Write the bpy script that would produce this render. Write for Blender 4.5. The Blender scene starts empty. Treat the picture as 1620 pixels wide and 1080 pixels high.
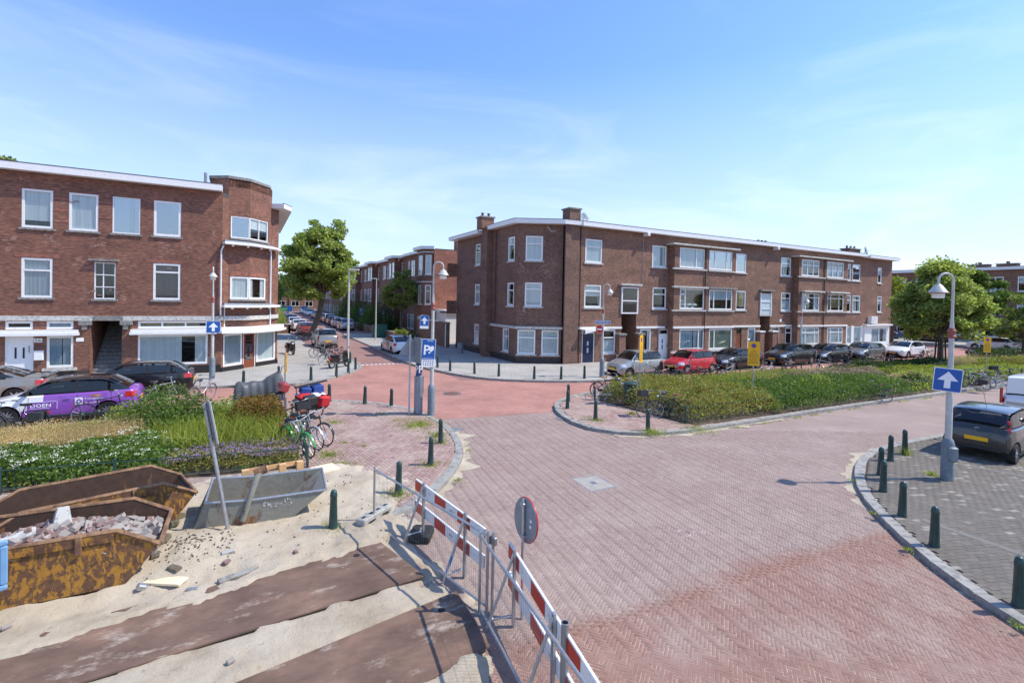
import bpy, math, random
import numpy as np
from mathutils import Vector, Matrix, noise
S = bpy.context.scene
COL = S.collection
rng = random.Random(11)
NR = np.random.default_rng(11)
PI = math.pi
rad = math.radians
# ---------------------------------------------------------------- camera
CAM_H = 4.5
FPX, CY = 778.42, 484.55            # focal length and principal row, for a 1620 px wide picture
YAW, PITCH, ROLL = 0.493403, -0.01373, 0.0205


def _cam(v):
    x, y, z = v
    c, s = math.cos(YAW), math.sin(YAW)
    x1, y1 = c * x - s * y, s * x + c * y
    y2 = math.cos(PITCH) * y1 + math.sin(PITCH) * z
    z2 = -math.sin(PITCH) * y1 + math.cos(PITCH) * z
    return (math.cos(ROLL) * x1 + math.sin(ROLL) * z2, math.sin(ROLL) * x1 - math.cos(ROLL) * z2, y2)


CM = np.array([_cam((1, 0, 0)), _cam((0, 1, 0)), _cam((0, 0, 1))]).T   # camera = CM @ world
cd = bpy.data.cameras.new('camera')
cd.sensor_width = 36
cd.lens = FPX / 1620 * 36
cd.shift_y = (CY - 540) / 1620
cd.clip_start, cd.clip_end = 0.1, 2000
cam = bpy.data.objects.new('camera', cd)
COL.objects.link(cam)
R3 = Matrix((tuple(CM[0]), tuple(-CM[1]), tuple(-CM[2]))).transposed()
cam.matrix_world = Matrix.Translation((0, 0, CAM_H)) @ R3.to_4x4()
S.camera = cam


def G(px, py, z=0.0):
    """point of the level plane z that the survey picture shows at (px, py)"""
    d = CM.T @ np.array([(px - 810) / FPX, (py - CY) / FPX, 1.0])
    t = (z - CAM_H) / d[2]
    return (d[0] * t, d[1] * t)


# ---------------------------------------------------------------- sky, sun, exposure
SUN_EL, SUN_AZ = rad(52), rad(-26)
W = bpy.data.worlds.new('World')
S.world = W
W.use_nodes = True
wn = W.node_tree
wn.nodes.clear()
SKY_STRENGTH, SUN_STRENGTH, EXPOSURE = 0.15, 2.3, 1.22


def node(nt, typ, props=None, **ins):
    n = nt.nodes.new(typ)
    for k, v in (props or {}).items():
        setattr(n, k, v)
    for k, v in ins.items():
        key = int(k[1:]) if k[0] == '_' and k[1:].isdigit() else k.replace('_', ' ')
        s = n.inputs[key]
        if isinstance(v, bpy.types.NodeSocket):
            nt.links.new(v, s)
        else:
            s.default_value = v
    return n


sky = node(wn, 'ShaderNodeTexSky', dict(sky_type='NISHITA', sun_disc=False, sun_elevation=SUN_EL, sun_rotation=PI / 2 - SUN_AZ, altitude=0, air_density=1.0, dust_density=0.5, ozone_density=4.5))
tc = node(wn, 'ShaderNodeTexCoord')
mp = node(wn, 'ShaderNodeMapping', Vector=tc.outputs['Generated'], Rotation=(0, 0, 0.5), Scale=(1.0, 2.2, 6.0))
cl = node(wn, 'ShaderNodeTexNoise', Vector=mp.outputs[0], Scale=1.7, Detail=7.0, Roughness=0.6, Distortion=0.6)
cr = node(wn, 'ShaderNodeMapRange', Value=cl.outputs['Fac'], _1=0.48, _2=0.86, _3=0.0, _4=0.45)
sxyz = node(wn, 'ShaderNodeSeparateXYZ', Vector=tc.outputs['Generated'])
lowc = node(wn, 'ShaderNodeMapRange', Value=sxyz.outputs['Z'], _1=0.02, _2=0.55, _3=1.0, _4=0.06)
cm_ = node(wn, 'ShaderNodeMath', dict(operation='MULTIPLY'), _0=cr.outputs[0], _1=lowc.outputs[0])
veil = node(wn, 'ShaderNodeMapRange', Value=sxyz.outputs['Z'], _1=0.0, _2=0.42, _3=0.72, _4=0.05)
tint = node(wn, 'ShaderNodeMixRGB', dict(blend_type='MULTIPLY'), Fac=1.0, Color1=sky.outputs[0], Color2=(0.51, 0.655, 0.83, 1))
cmix = node(wn, 'ShaderNodeMixRGB', Fac=veil.outputs[0], Color1=tint.outputs[0], Color2=(2.6, 2.68, 2.95, 1))
wisp = node(wn, 'ShaderNodeMixRGB', Fac=cm_.outputs[0], Color1=cmix.outputs[0], Color2=(4.4, 4.4, 4.5, 1))
bg = node(wn, 'ShaderNodeBackground', Color=wisp.outputs[0], Strength=SKY_STRENGTH)
wo = node(wn, 'ShaderNodeOutputWorld', Surface=bg.outputs[0])
sd = bpy.data.lights.new('sun', 'SUN')
sd.energy, sd.angle, sd.color = SUN_STRENGTH, rad(0.53), (1.0, 0.925, 0.80)
sun = bpy.data.objects.new('sun', sd)
COL.objects.link(sun)
SUN_DIR = Vector((math.cos(SUN_EL) * math.cos(SUN_AZ), math.cos(SUN_EL) * math.sin(SUN_AZ), math.sin(SUN_EL)))
sun.rotation_euler = SUN_DIR.to_track_quat('Z', 'Y').to_euler()
sun.location = SUN_DIR * 60
S.view_settings.view_transform = 'Standard'
S.view_settings.look = 'None'
S.view_settings.gamma = 1
S.view_settings.exposure = EXPOSURE
S.view_settings.use_curve_mapping = False
S.render.engine = 'CYCLES'
S.cycles.max_bounces = 6
S.cycles.transparent_max_bounces = 12
S.cycles.use_denoising = True

# ---------------------------------------------------------------- materials
MATS = {}


def newmat(name):
    m = bpy.data.materials.new(name)
    m.use_nodes = True
    MATS[name] = m
    return m, m.node_tree, m.node_tree.nodes['Principled BSDF']


def c4(c):
    return (c[0], c[1], c[2], 1)


def L(a, b):
    a.id_data.links.new(a, b)


def mixc(nt, fac, a, b, mode='MIX'):
    n = nt.nodes.new('ShaderNodeMixRGB')
    n.blend_type = mode
    for i, v in ((0, fac), (1, a), (2, b)):
        if isinstance(v, bpy.types.NodeSocket):
            nt.links.new(v, n.inputs[i])
        else:
            n.inputs[i].default_value = v if i == 0 else c4(v)
    return n.outputs[0]


def ramp(nt, fac, stops, interp='LINEAR'):
    r = nt.nodes.new('ShaderNodeValToRGB')
    r.color_ramp.interpolation = interp
    el = r.color_ramp.elements
    while len(el) < len(stops):
        el.new(0.5)
    for e, (p, c) in zip(el, stops):
        e.position = p
        e.color = c4(c) if not isinstance(c, (int, float)) else (c, c, c, 1)
    nt.links.new(fac, r.inputs[0])
    return r.outputs[0]


def geo_pos(nt):
    return node(nt, 'ShaderNodeNewGeometry').outputs['Position']


def obj_pos(nt):
    return node(nt, 'ShaderNodeTexCoord').outputs['Object']


def noise_f(nt, vec, scale, detail=3.0, rough=0.55, dist=0.0):
    return node(nt, 'ShaderNodeTexNoise', Vector=vec, Scale=scale, Detail=detail, Roughness=rough, Distortion=dist).outputs['Fac']


def mapv(nt, vec, scale=(1, 1, 1), loc=(0, 0, 0), rot=(0, 0, 0)):
    return node(nt, 'ShaderNodeMapping', Vector=vec, Scale=scale, Location=loc, Rotation=rot).outputs[0]


def bump(nt, b, h, strength=0.3, dist=0.02):
    n = node(nt, 'ShaderNodeBump', Strength=strength, Distance=dist, Height=h)
    L(n.outputs[0], b.inputs['Normal'])


def simple(name, col, rough=0.6, metal=0.0, var=0.12, scale=5.0, col2=None, amt=0.0, bmp=0.0, coat=0.0, spec=0.5):
    """colour with a little wear; col2 shows in patches whose share is amt"""
    m, nt, b = newmat(name)
    P = obj_pos(nt)
    f = noise_f(nt, P, scale, 4.0)
    lo = tuple(max(0, x * (1 - var)) for x in col)
    hi = tuple(min(1, x * (1 + var)) for x in col)
    c = ramp(nt, f, [(0.3, lo), (0.7, hi)])
    if col2 is not None and amt > 0:
        f2 = noise_f(nt, P, scale * 1.9, 6.0, 0.65)
        k = node(nt, 'ShaderNodeMapRange', Value=f2, _1=0.64 - amt * 0.4, _2=0.72 - amt * 0.4, _3=0.0, _4=1.0).outputs[0]
        c = mixc(nt, k, c, col2)
    L(c, b.inputs['Base Color'])
    b.inputs['Roughness'].default_value = rough
    b.inputs['Metallic'].default_value = metal
    b.inputs['Coat Weight'].default_value = coat
    b.inputs['Coat Roughness'].default_value = 0.04
    b.inputs['Specular IOR Level'].default_value = spec
    if bmp:
        bump(nt, b, noise_f(nt, P, scale * 6, 4.0), bmp, 0.01)
    return m


def brickwall(name, c1, c2, mortar, streak, bw=0.22, bh=0.066, patch=None):
    m, nt, b = newmat(name)
    uv = node(nt, 'ShaderNodeUVMap').outputs[0]
    br = node(nt, 'ShaderNodeTexBrick', dict(offset=0.5, squash=1.0), Vector=uv, Color1=c4(c1), Color2=c4(c2), Mortar=c4(mortar), Scale=1.0, Mortar_Size=0.008, Mortar_Smooth=0.3, Bias=0.0, Brick_Width=bw, Row_Height=bh)
    c = br.outputs['Color']
    f = noise_f(nt, mapv(nt, uv, (0.9, 11.0, 1)), 1.6, 5.0, 0.7)
    c = mixc(nt, node(nt, 'ShaderNodeMapRange', Value=f, _1=0.5, _2=0.75, _3=0.0, _4=0.75).outputs[0], c, streak)
    f2 = noise_f(nt, mapv(nt, uv, (1.0, 2.2, 1)), 0.55, 5.0, 0.6)
    c = mixc(nt, 1.0, c, ramp(nt, f2, [(0.25, (0.66, 0.64, 0.64)), (0.7, (1.22, 1.16, 1.12))]), 'MULTIPLY')
    f4 = noise_f(nt, mapv(nt, uv, (4.5, 15.0, 1)), 1.0, 2.0, 0.5)
    c = mixc(nt, 1.0, c, ramp(nt, f4, [(0.3, (0.60, 0.60, 0.62)), (0.7, (1.38, 1.30, 1.22))]), 'MULTIPLY')
    if patch:   # pale repointed joints and lime bloom
        f3 = noise_f(nt, mapv(nt, uv, (0.8, 0.55, 1), (3.1, 1.7, 0)), 1.1, 6.0, 0.72)
        k = node(nt, 'ShaderNodeMapRange', Value=f3, _1=0.635, _2=0.675, _3=0.0, _4=0.62).outputs[0]
        c = mixc(nt, k, c, patch)
    L(c, b.inputs['Base Color'])
    b.inputs['Roughness'].default_value = 0.85
    bump(nt, b, br.outputs['Fac'], -0.35, 0.01)
    return m


def leafmat(name, cols, trans=0.35, rough=0.5):
    m, nt, b = newmat(name)
    r = node(nt, 'ShaderNodeNewGeometry').outputs['Random Per Island']
    n = len(cols)
    c = ramp(nt, r, [(i / max(1, n - 1), k) for i, k in enumerate(cols)])
    big = noise_f(nt, geo_pos(nt), 0.9, 2.0)
    c = mixc(nt, 1.0, c, ramp(nt, big, [(0.3, (0.8, 0.8, 0.75)), (0.7, (1.2, 1.18, 1.1))]), 'MULTIPLY')
    L(c, b.inputs['Base Color'])
    b.inputs['Roughness'].default_value = rough
    b.inputs['Specular IOR Level'].default_value = 0.3
    tr = node(nt, 'ShaderNodeBsdfTranslucent', Color=mixc(nt, 1.0, c, (1.25, 1.3, 0.7), 'MULTIPLY'))
    mx = node(nt, 'ShaderNodeMixShader', _0=trans, _1=b.outputs[0], _2=tr.outputs[0])
    L(mx.outputs[0], nt.nodes['Material Output'].inputs['Surface'])
    return m


def glassmat(name, tint, refl=0.12, rough=0.02):
    m, nt, b = newmat(name)
    t = node(nt, 'ShaderNodeBsdfTransparent', Color=c4(tint))
    g = node(nt, 'ShaderNodeBsdfGlossy', Color=(0.95, 0.97, 1, 1), Roughness=rough)
    fc = node(nt, 'ShaderNodeLayerWeight', Blend=0.5).outputs['Facing']      # 1 - |cos|, the same from both sides of the pane
    p5 = node(nt, 'ShaderNodeMath', dict(operation='POWER'), _0=fc, _1=4.0)
    a = node(nt, 'ShaderNodeMath', dict(operation='MULTIPLY_ADD', use_clamp=True), _0=p5.outputs[0], _1=0.9, _2=0.02 + refl)
    mx = node(nt, 'ShaderNodeMixShader', _0=a.outputs[0], _1=t.outputs[0], _2=g.outputs[0])
    L(mx.outputs[0], nt.nodes['Material Output'].inputs['Surface'])
    return m


# ---------------------------------------------------------------- mesh helpers
class MB:
    def __init__(s):
        s.v, s.f, s.m = [], [], []

    def add(s, vs, fs, mi=0):
        n = len(s.v)
        s.v += [tuple(map(float, p)) for p in vs]
        s.f += [tuple(i + n for i in f) for f in fs]
        s.m += [mi] * len(fs)
        return s

    def box(s, x0, x1, y0, y1, z0, z1, mi=0, T=None, bev=0.0):
        x0, x1, y0, y1, z0, z1 = min(x0, x1), max(x0, x1), min(y0, y1), max(y0, y1), min(z0, z1), max(z0, z1)
        if bev:
            b = bev
            vs = []
            for z, i in ((z0, b), (z0 + b, 0), (z1 - b, 0), (z1, b)):
                c = b
                vs += [(x0 + i + c, y0 + i, z), (x1 - i - c, y0 + i, z), (x1 - i, y0 + i + c, z), (x1 - i, y1 - i - c, z), (x1 - i - c, y1 - i, z), (x0 + i + c, y1 - i, z), (x0 + i, y1 - i - c, z), (x0 + i, y0 + i + c, z)]
            fs = [tuple(range(7, -1, -1)), tuple(range(24, 32))]
            for k in range(3):
                for j in range(8):
                    fs.append((k * 8 + j, k * 8 + (j + 1) % 8, k * 8 + 8 + (j + 1) % 8, k * 8 + 8 + j))
        else:
            vs = [(x0, y0, z0), (x1, y0, z0), (x1, y1, z0), (x0, y1, z0), (x0, y0, z1), (x1, y0, z1), (x1, y1, z1), (x0, y1, z1)]
            fs = [(3, 2, 1, 0), (4, 5, 6, 7), (0, 1, 5, 4), (1, 2, 6, 5), (2, 3, 7, 6), (3, 0, 4, 7)]
        if T is not None:
            vs = [T @ Vector(p) for p in vs]
        return s.add(vs, fs, mi)

    def prism(s, poly, z0, z1, mi=0, T=None, bottom=True):
        n = len(poly)
        a = sum(poly[i][0] * poly[(i + 1) % n][1] - poly[(i + 1) % n][0] * poly[i][1] for i in range(n))
        if a < 0:
            poly = poly[::-1]
        vs = [(x, y, z0) for x, y in poly] + [(x, y, z1) for x, y in poly]
        fs = [tuple(range(n, 2 * n))] + [(i, (i + 1) % n, n + (i + 1) % n, n + i) for i in range(n)]
        if bottom:
            fs.append(tuple(range(n - 1, -1, -1)))
        if T is not None:
            vs = [T @ Vector(p) for p in vs]
        return s.add(vs, fs, mi)

    def tube(s, pts, r, n=8, mi=0, caps=True):
        """tube along points; r a number or one per point"""
        pts = [Vector(p) for p in pts]
        rs = r if isinstance(r, (list, tuple)) else [r] * len(pts)
        vs, fs = [], []
        up = None
        for i, p in enumerate(pts):
            d = (pts[min(i + 1, len(pts) - 1)] - pts[max(i - 1, 0)])
            d = d.normalized() if d.length > 1e-9 else Vector((0, 0, 1))
            if up is None:
                up = Vector((0, 0, 1)) if abs(d.z) < 0.9 else Vector((1, 0, 0))
            a = d.cross(up)
            a = a.normalized() if a.length > 1e-6 else d.orthogonal().normalized()
            b = a.cross(d)
            up = b
            for k in range(n):
                t = 2 * PI * k / n
                vs.append(p + (a * math.cos(t) + b * math.sin(t)) * rs[i])
        for i in range(len(pts) - 1):
            for k in range(n):
                fs.append((i * n + k, i * n + (k + 1) % n, (i + 1) * n + (k + 1) % n, (i + 1) * n + k))
        if caps:
            fs.append(tuple(range(n - 1, -1, -1)))
            fs.append(tuple(range((len(pts) - 1) * n, len(pts) * n)))
        return s.add(vs, fs, mi)

    def lathe(s, prof, n=16, mi=0, T=None):
        vs = [(r * math.cos(2 * PI * k / n), r * math.sin(2 * PI * k / n), z) for r, z in prof for k in range(n)]
        fs = [(i * n + k, i * n + (k + 1) % n, (i + 1) * n + (k + 1) % n, (i + 1) * n + k) for i in range(len(prof) - 1) for k in range(n)]
        fs.append(tuple(range(n - 1, -1, -1)))
        fs.append(tuple(range((len(prof) - 1) * n, len(prof) * n)))
        if T is not None:
            vs = [T @ Vector(p) for p in vs]
        return s.add(vs, fs, mi)

    def ring(s, R, r, n=24, k=6, mi=0, T=None):
        vs, fs = [], []
        for i in range(n):
            a = 2 * PI * i / n
            for j in range(k):
                b = 2 * PI * j / k
                vs.append(((R + r * math.cos(b)) * math.cos(a), (R + r * math.cos(b)) * math.sin(a), r * math.sin(b)))
        for i in range(n):
            for j in range(k):
                fs.append((i * k + j, ((i + 1) % n) * k + j, ((i + 1) % n) * k + (j + 1) % k, i * k + (j + 1) % k))
        if T is not None:
            vs = [T @ Vector(p) for p in vs]
        return s.add(vs, fs, mi)

    def grid(s, P, mi=0, flip=False):
        """P: rows of points"""
        r, c = len(P), len(P[0])
        vs = [p for row in P for p in row]
        fs = [(i * c + j, i * c + j + 1, (i + 1) * c + j + 1, (i + 1) * c + j) for i in range(r - 1) for j in range(c - 1)]
        if flip:
            fs = [f[::-1] for f in fs]
        return s.add(vs, fs, mi)

    def build(s, name, mats, parent=None, smooth=None, kind=None):
        return mesh_obj(name, s.v, s.f, mats, parent, smooth, s.m, kind)


def mesh_obj(name, v, f, mats, parent=None, smooth=None, mi=None, kind=None):
    me = bpy.data.meshes.new(name)
    me.from_pydata(v, [], f)
    for m in (mats if isinstance(mats, (list, tuple)) else [mats]):
        me.materials.append(MATS[m] if isinstance(m, str) else m)
    if mi is not None and len(mi) == len(me.polygons) and any(mi):
        me.polygons.foreach_set('material_index', mi)
    box_uv(me)
    if smooth is not None:
        me.shade_smooth()
        me.set_sharp_from_angle(angle=rad(smooth))
    return link(name, me, parent, kind)


def box_uv(me):
    nl = len(me.loops)
    if not nl:
        return
    co = np.empty(len(me.vertices) * 3)
    me.vertices.foreach_get('co', co)
    co = co.reshape(-1, 3)
    li = np.empty(nl, dtype=np.int32)
    me.loops.foreach_get('vertex_index', li)
    npoly = len(me.polygons)
    nor = np.empty(npoly * 3)
    me.polygons.foreach_get('normal', nor)
    nor = nor.reshape(-1, 3)
    tot = np.empty(npoly, dtype=np.int32)
    me.polygons.foreach_get('loop_total', tot)
    pn = np.repeat(nor, tot, axis=0)
    p = co[li]
    hl = np.hypot(pn[:, 0], pn[:, 1])
    flat = np.abs(pn[:, 2]) > 0.7
    hs = np.maximum(hl, 1e-6)
    tx, ty = -pn[:, 1] / hs, pn[:, 0] / hs
    u = np.where(flat, p[:, 0], p[:, 0] * tx + p[:, 1] * ty)
    v = np.where(flat, p[:, 1], p[:, 2])
    uvl = me.uv_layers.new(name='UVMap')
    uvl.data.foreach_set('uv', np.stack([u, v], 1).astype(np.float32).ravel())


def link(name, me, parent=None, kind=None):
    o = bpy.data.objects.new(name, me)
    COL.objects.link(o)
    if parent is not None:
        o.parent = parent
    if kind:
        o['kind'] = kind
    return o


def tag(o, label, cat, group=None):
    o['label'] = label
    o['category'] = cat
    if group:
        o['group'] = group
    return o


def thing(name, label, cat, loc=(0, 0, 0), rz=0.0, group=None, rot=None):
    o = bpy.data.objects.new(name, None)
    COL.objects.link(o)
    o.empty_display_size = 0.2
    o.location = loc if len(loc) == 3 else (loc[0], loc[1], 0)
    o.rotation_euler = rot if rot else (0, 0, rz)
    return tag(o, label, cat, group)


def dup(root, loc=None, rz=None, label=None, rot=None, scale=None, group=None):
    kids = {}
    for o in COL.objects:
        if o.parent is not None:
            kids.setdefault(o.parent.name, []).append(o)

    def cp(o, par):
        c = o.copy()
        COL.objects.link(c)
        if par is not None:
            c.parent = par
        for ch in kids.get(o.name, []):
            cp(ch, c)
        return c
    r = cp(root, None)
    if loc is not None:
        r.location = loc if len(loc) == 3 else (loc[0], loc[1], 0)
    if rot is not None:
        r.rotation_euler = rot
    elif rz is not None:
        r.rotation_euler = (0, 0, rz)
    if scale:
        r.scale = scale
    if label:
        r['label'] = label
    if group:
        r['group'] = group
    return r


def np_mesh(name, V, F, mat, parent=None, kind=None, smooth=False):
    """quads from numpy arrays"""
    me = bpy.data.meshes.new(name)
    V = np.asarray(V, dtype=np.float32)
    F = np.asarray(F, dtype=np.int32)
    k = F.shape[1]
    me.vertices.add(len(V))
    me.vertices.foreach_set('co', V.ravel())
    me.loops.add(F.size)
    me.loops.foreach_set('vertex_index', F.ravel())
    me.polygons.add(len(F))
    me.polygons.foreach_set('loop_start', np.arange(0, F.size, k, dtype=np.int32))
    me.polygons.foreach_set('loop_total', np.full(len(F), k, dtype=np.int32))
    me.update(calc_edges=True)
    for m in (mat if isinstance(mat, (list, tuple)) else [mat]):
        me.materials.append(MATS[m])
    return link(name, me, parent, kind)


def in_poly(P, poly):
    x, y = P[:, 0], P[:, 1]
    r = np.zeros(len(P), dtype=bool)
    n = len(poly)
    for i in range(n):
        x1, y1 = poly[i]
        x2, y2 = poly[(i + 1) % n]
        if y1 == y2:
            continue
        c = ((y1 > y) != (y2 > y)) & (x < (x2 - x1) * (y - y1) / (y2 - y1) + x1)
        r ^= c
    return r


def scatter(poly, n):
    xs = [p[0] for p in poly]
    ys = [p[1] for p in poly]
    out = np.zeros((0, 2))
    while len(out) < n:
        P = np.stack([NR.uniform(min(xs), max(xs), n * 2), NR.uniform(min(ys), max(ys), n * 2)], 1)
        out = np.concatenate([out, P[in_poly(P, poly)]])
    return out[:n]


def to_px(P):
    """image position (1620 px frame) of world points, and depth"""
    c = (np.asarray(P) - np.array([0, 0, CAM_H])) @ CM.T
    d = np.maximum(c[:, 2], 1e-3)
    return 810 + FPX * c[:, 0] / d, CY + FPX * c[:, 1] / d, c[:, 2]
# ---------------------------------------------------------------- material library
brickwall('brick_brown', (0.27, 0.138, 0.088), (0.18, 0.094, 0.064), (0.22, 0.165, 0.135), (0.10, 0.058, 0.048), patch=(0.36, 0.21, 0.17))
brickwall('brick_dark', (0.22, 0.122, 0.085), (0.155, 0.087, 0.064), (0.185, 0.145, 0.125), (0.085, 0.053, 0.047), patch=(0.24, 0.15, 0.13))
brickwall('brick_red', (0.25, 0.108, 0.07), (0.165, 0.072, 0.05), (0.22, 0.15, 0.12), (0.105, 0.057, 0.045), patch=(0.42, 0.22, 0.17))
brickwall('brick_orange', (0.34, 0.13, 0.085), (0.26, 0.096, 0.063), (0.30, 0.19, 0.15), (0.17, 0.075, 0.056))
brickwall('brick_plinth', (0.06, 0.045, 0.042), (0.045, 0.036, 0.034), (0.07, 0.06, 0.055), (0.03, 0.026, 0.025))
simple('white_paint', (0.80, 0.80, 0.79), 0.4, var=0.03, col2=(0.62, 0.60, 0.56), amt=0.12)
simple('white_render', (0.78, 0.77, 0.74), 0.7, var=0.04, col2=(0.6, 0.58, 0.53), amt=0.15)
simple('stone_pale', (0.56, 0.55, 0.51), 0.75, var=0.08, col2=(0.36, 0.35, 0.32), amt=0.35)
simple('stone_grey', (0.27, 0.26, 0.24), 0.85, var=0.15, col2=(0.17, 0.165, 0.15), amt=0.4)
simple('chalk', (0.50, 0.36, 0.34), 0.9)
simple('slab_grey', (0.165, 0.153, 0.138), 0.9, var=0.12, scale=5)
simple('stone_weathered', (0.32, 0.30, 0.265), 0.9, var=0.15, scale=6)
simple('concrete', (0.40, 0.39, 0.36), 0.9, var=0.12, scale=4, col2=(0.25, 0.24, 0.22), amt=0.3, bmp=0.15)
simple('black_paint', (0.018, 0.018, 0.02), 0.45)
simple('navy_paint', (0.012, 0.022, 0.06), 0.3)
simple('brown_wood', (0.20, 0.055, 0.025), 0.45)
simple('dark_wood', (0.06, 0.035, 0.028), 0.6)
simple('roof_felt', (0.07, 0.07, 0.072), 0.9)
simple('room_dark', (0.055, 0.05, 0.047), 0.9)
simple('clay_pot', (0.16, 0.075, 0.05), 0.8)
simple('zinc', (0.34, 0.37, 0.39), 0.45, metal=0.6)
glassmat('glass', (0.90, 0.94, 0.94), 0.03)
glassmat('glass_sky', (0.62, 0.70, 0.74), 0.30)
simple('frosted_glass', (0.52, 0.60, 0.62), 0.25)


def curtain_mat(name, c, rough=0.9):
    m, nt, b = newmat(name)
    uv = node(nt, 'ShaderNodeUVMap').outputs[0]
    f = noise_f(nt, mapv(nt, uv, (9, 0.15, 1)), 1.0, 3.0)
    L(ramp(nt, f, [(0.3, tuple(x * 0.72 for x in c)), (0.7, c)]), b.inputs['Base Color'])
    b.inputs['Roughness'].default_value = rough
    tr = node(nt, 'ShaderNodeBsdfTranslucent', Color=c4(c))
    mx = node(nt, 'ShaderNodeMixShader', _0=0.25, _1=b.outputs[0], _2=tr.outputs[0])
    L(mx.outputs[0], nt.nodes['Material Output'].inputs['Surface'])


curtain_mat('net_curtain', (0.93, 0.94, 0.95))
curtain_mat('grey_curtain', (0.56, 0.60, 0.65))
curtain_mat('blue_curtain', (0.42, 0.52, 0.60))
curtain_mat('plum_curtain', (0.10, 0.06, 0.075))
curtain_mat('tan_curtain', (0.52, 0.35, 0.18))
curtain_mat('white_blind', (0.88, 0.88, 0.87))
curtain_mat('olive_blind', (0.34, 0.36, 0.27))


def tile_mat(name, c1, c2, mortar, bw, bh, ms, off=0.5, rough=0.9, stain=None, rz=0.0, var=(0.8, 1.2), bmp=-0.3):
    m, nt, b = newmat(name)
    P = mapv(nt, geo_pos(nt), rot=(0, 0, rz))
    br = node(nt, 'ShaderNodeTexBrick', dict(offset=off), Vector=P, Color1=c4(c1), Color2=c4(c2), Mortar=c4(mortar), Scale=1.0, Mortar_Size=ms, Mortar_Smooth=0.2, Bias=0.0, Brick_Width=bw, Row_Height=bh)
    c = br.outputs['Color']
    big = noise_f(nt, P, 0.45, 6.0, 0.62)
    c = mixc(nt, 1.0, c, ramp(nt, big, [(0.28, (var[0],) * 3), (0.72, (var[1],) * 3)]), 'MULTIPLY')
    if stain:
        f = noise_f(nt, P, 0.9, 6.0, 0.7)
        k = node(nt, 'ShaderNodeMapRange', Value=f, _1=0.56, _2=0.74, _3=0.0, _4=0.7).outputs[0]
        c = mixc(nt, k, c, stain)
    L(c, b.inputs['Base Color'])
    b.inputs['Roughness'].default_value = rough
    bump(nt, b, br.outputs['Fac'], bmp, 0.01)


tile_mat('paving_tile', (0.385, 0.365, 0.33), (0.335, 0.318, 0.29), (0.20, 0.195, 0.185), 0.3, 0.3, 0.008, stain=(0.25, 0.245, 0.235))
tile_mat('road_far', (0.288, 0.21, 0.18), (0.258, 0.186, 0.16), (0.33, 0.258, 0.228), 0.2, 0.05, 0.007, stain=(0.365, 0.293, 0.26), rz=0.78, var=(0.84, 1.16))
tile_mat('red_road', (0.41, 0.195, 0.155), (0.33, 0.15, 0.12), (0.40, 0.235, 0.19), 0.2, 0.1, 0.008, stain=(0.36, 0.21, 0.175), rz=0.78, var=(0.74, 1.2))
tile_mat('street_road', (0.29, 0.155, 0.13), (0.24, 0.13, 0.115), (0.32, 0.21, 0.18), 0.2, 0.08, 0.005, stain=(0.22, 0.14, 0.12))
simple('soil', (0.10, 0.075, 0.05), 0.95, var=0.3, bmp=0.5)
simple('earth', (0.17, 0.15, 0.12), 0.95, var=0.2, scale=0.1)


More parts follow.
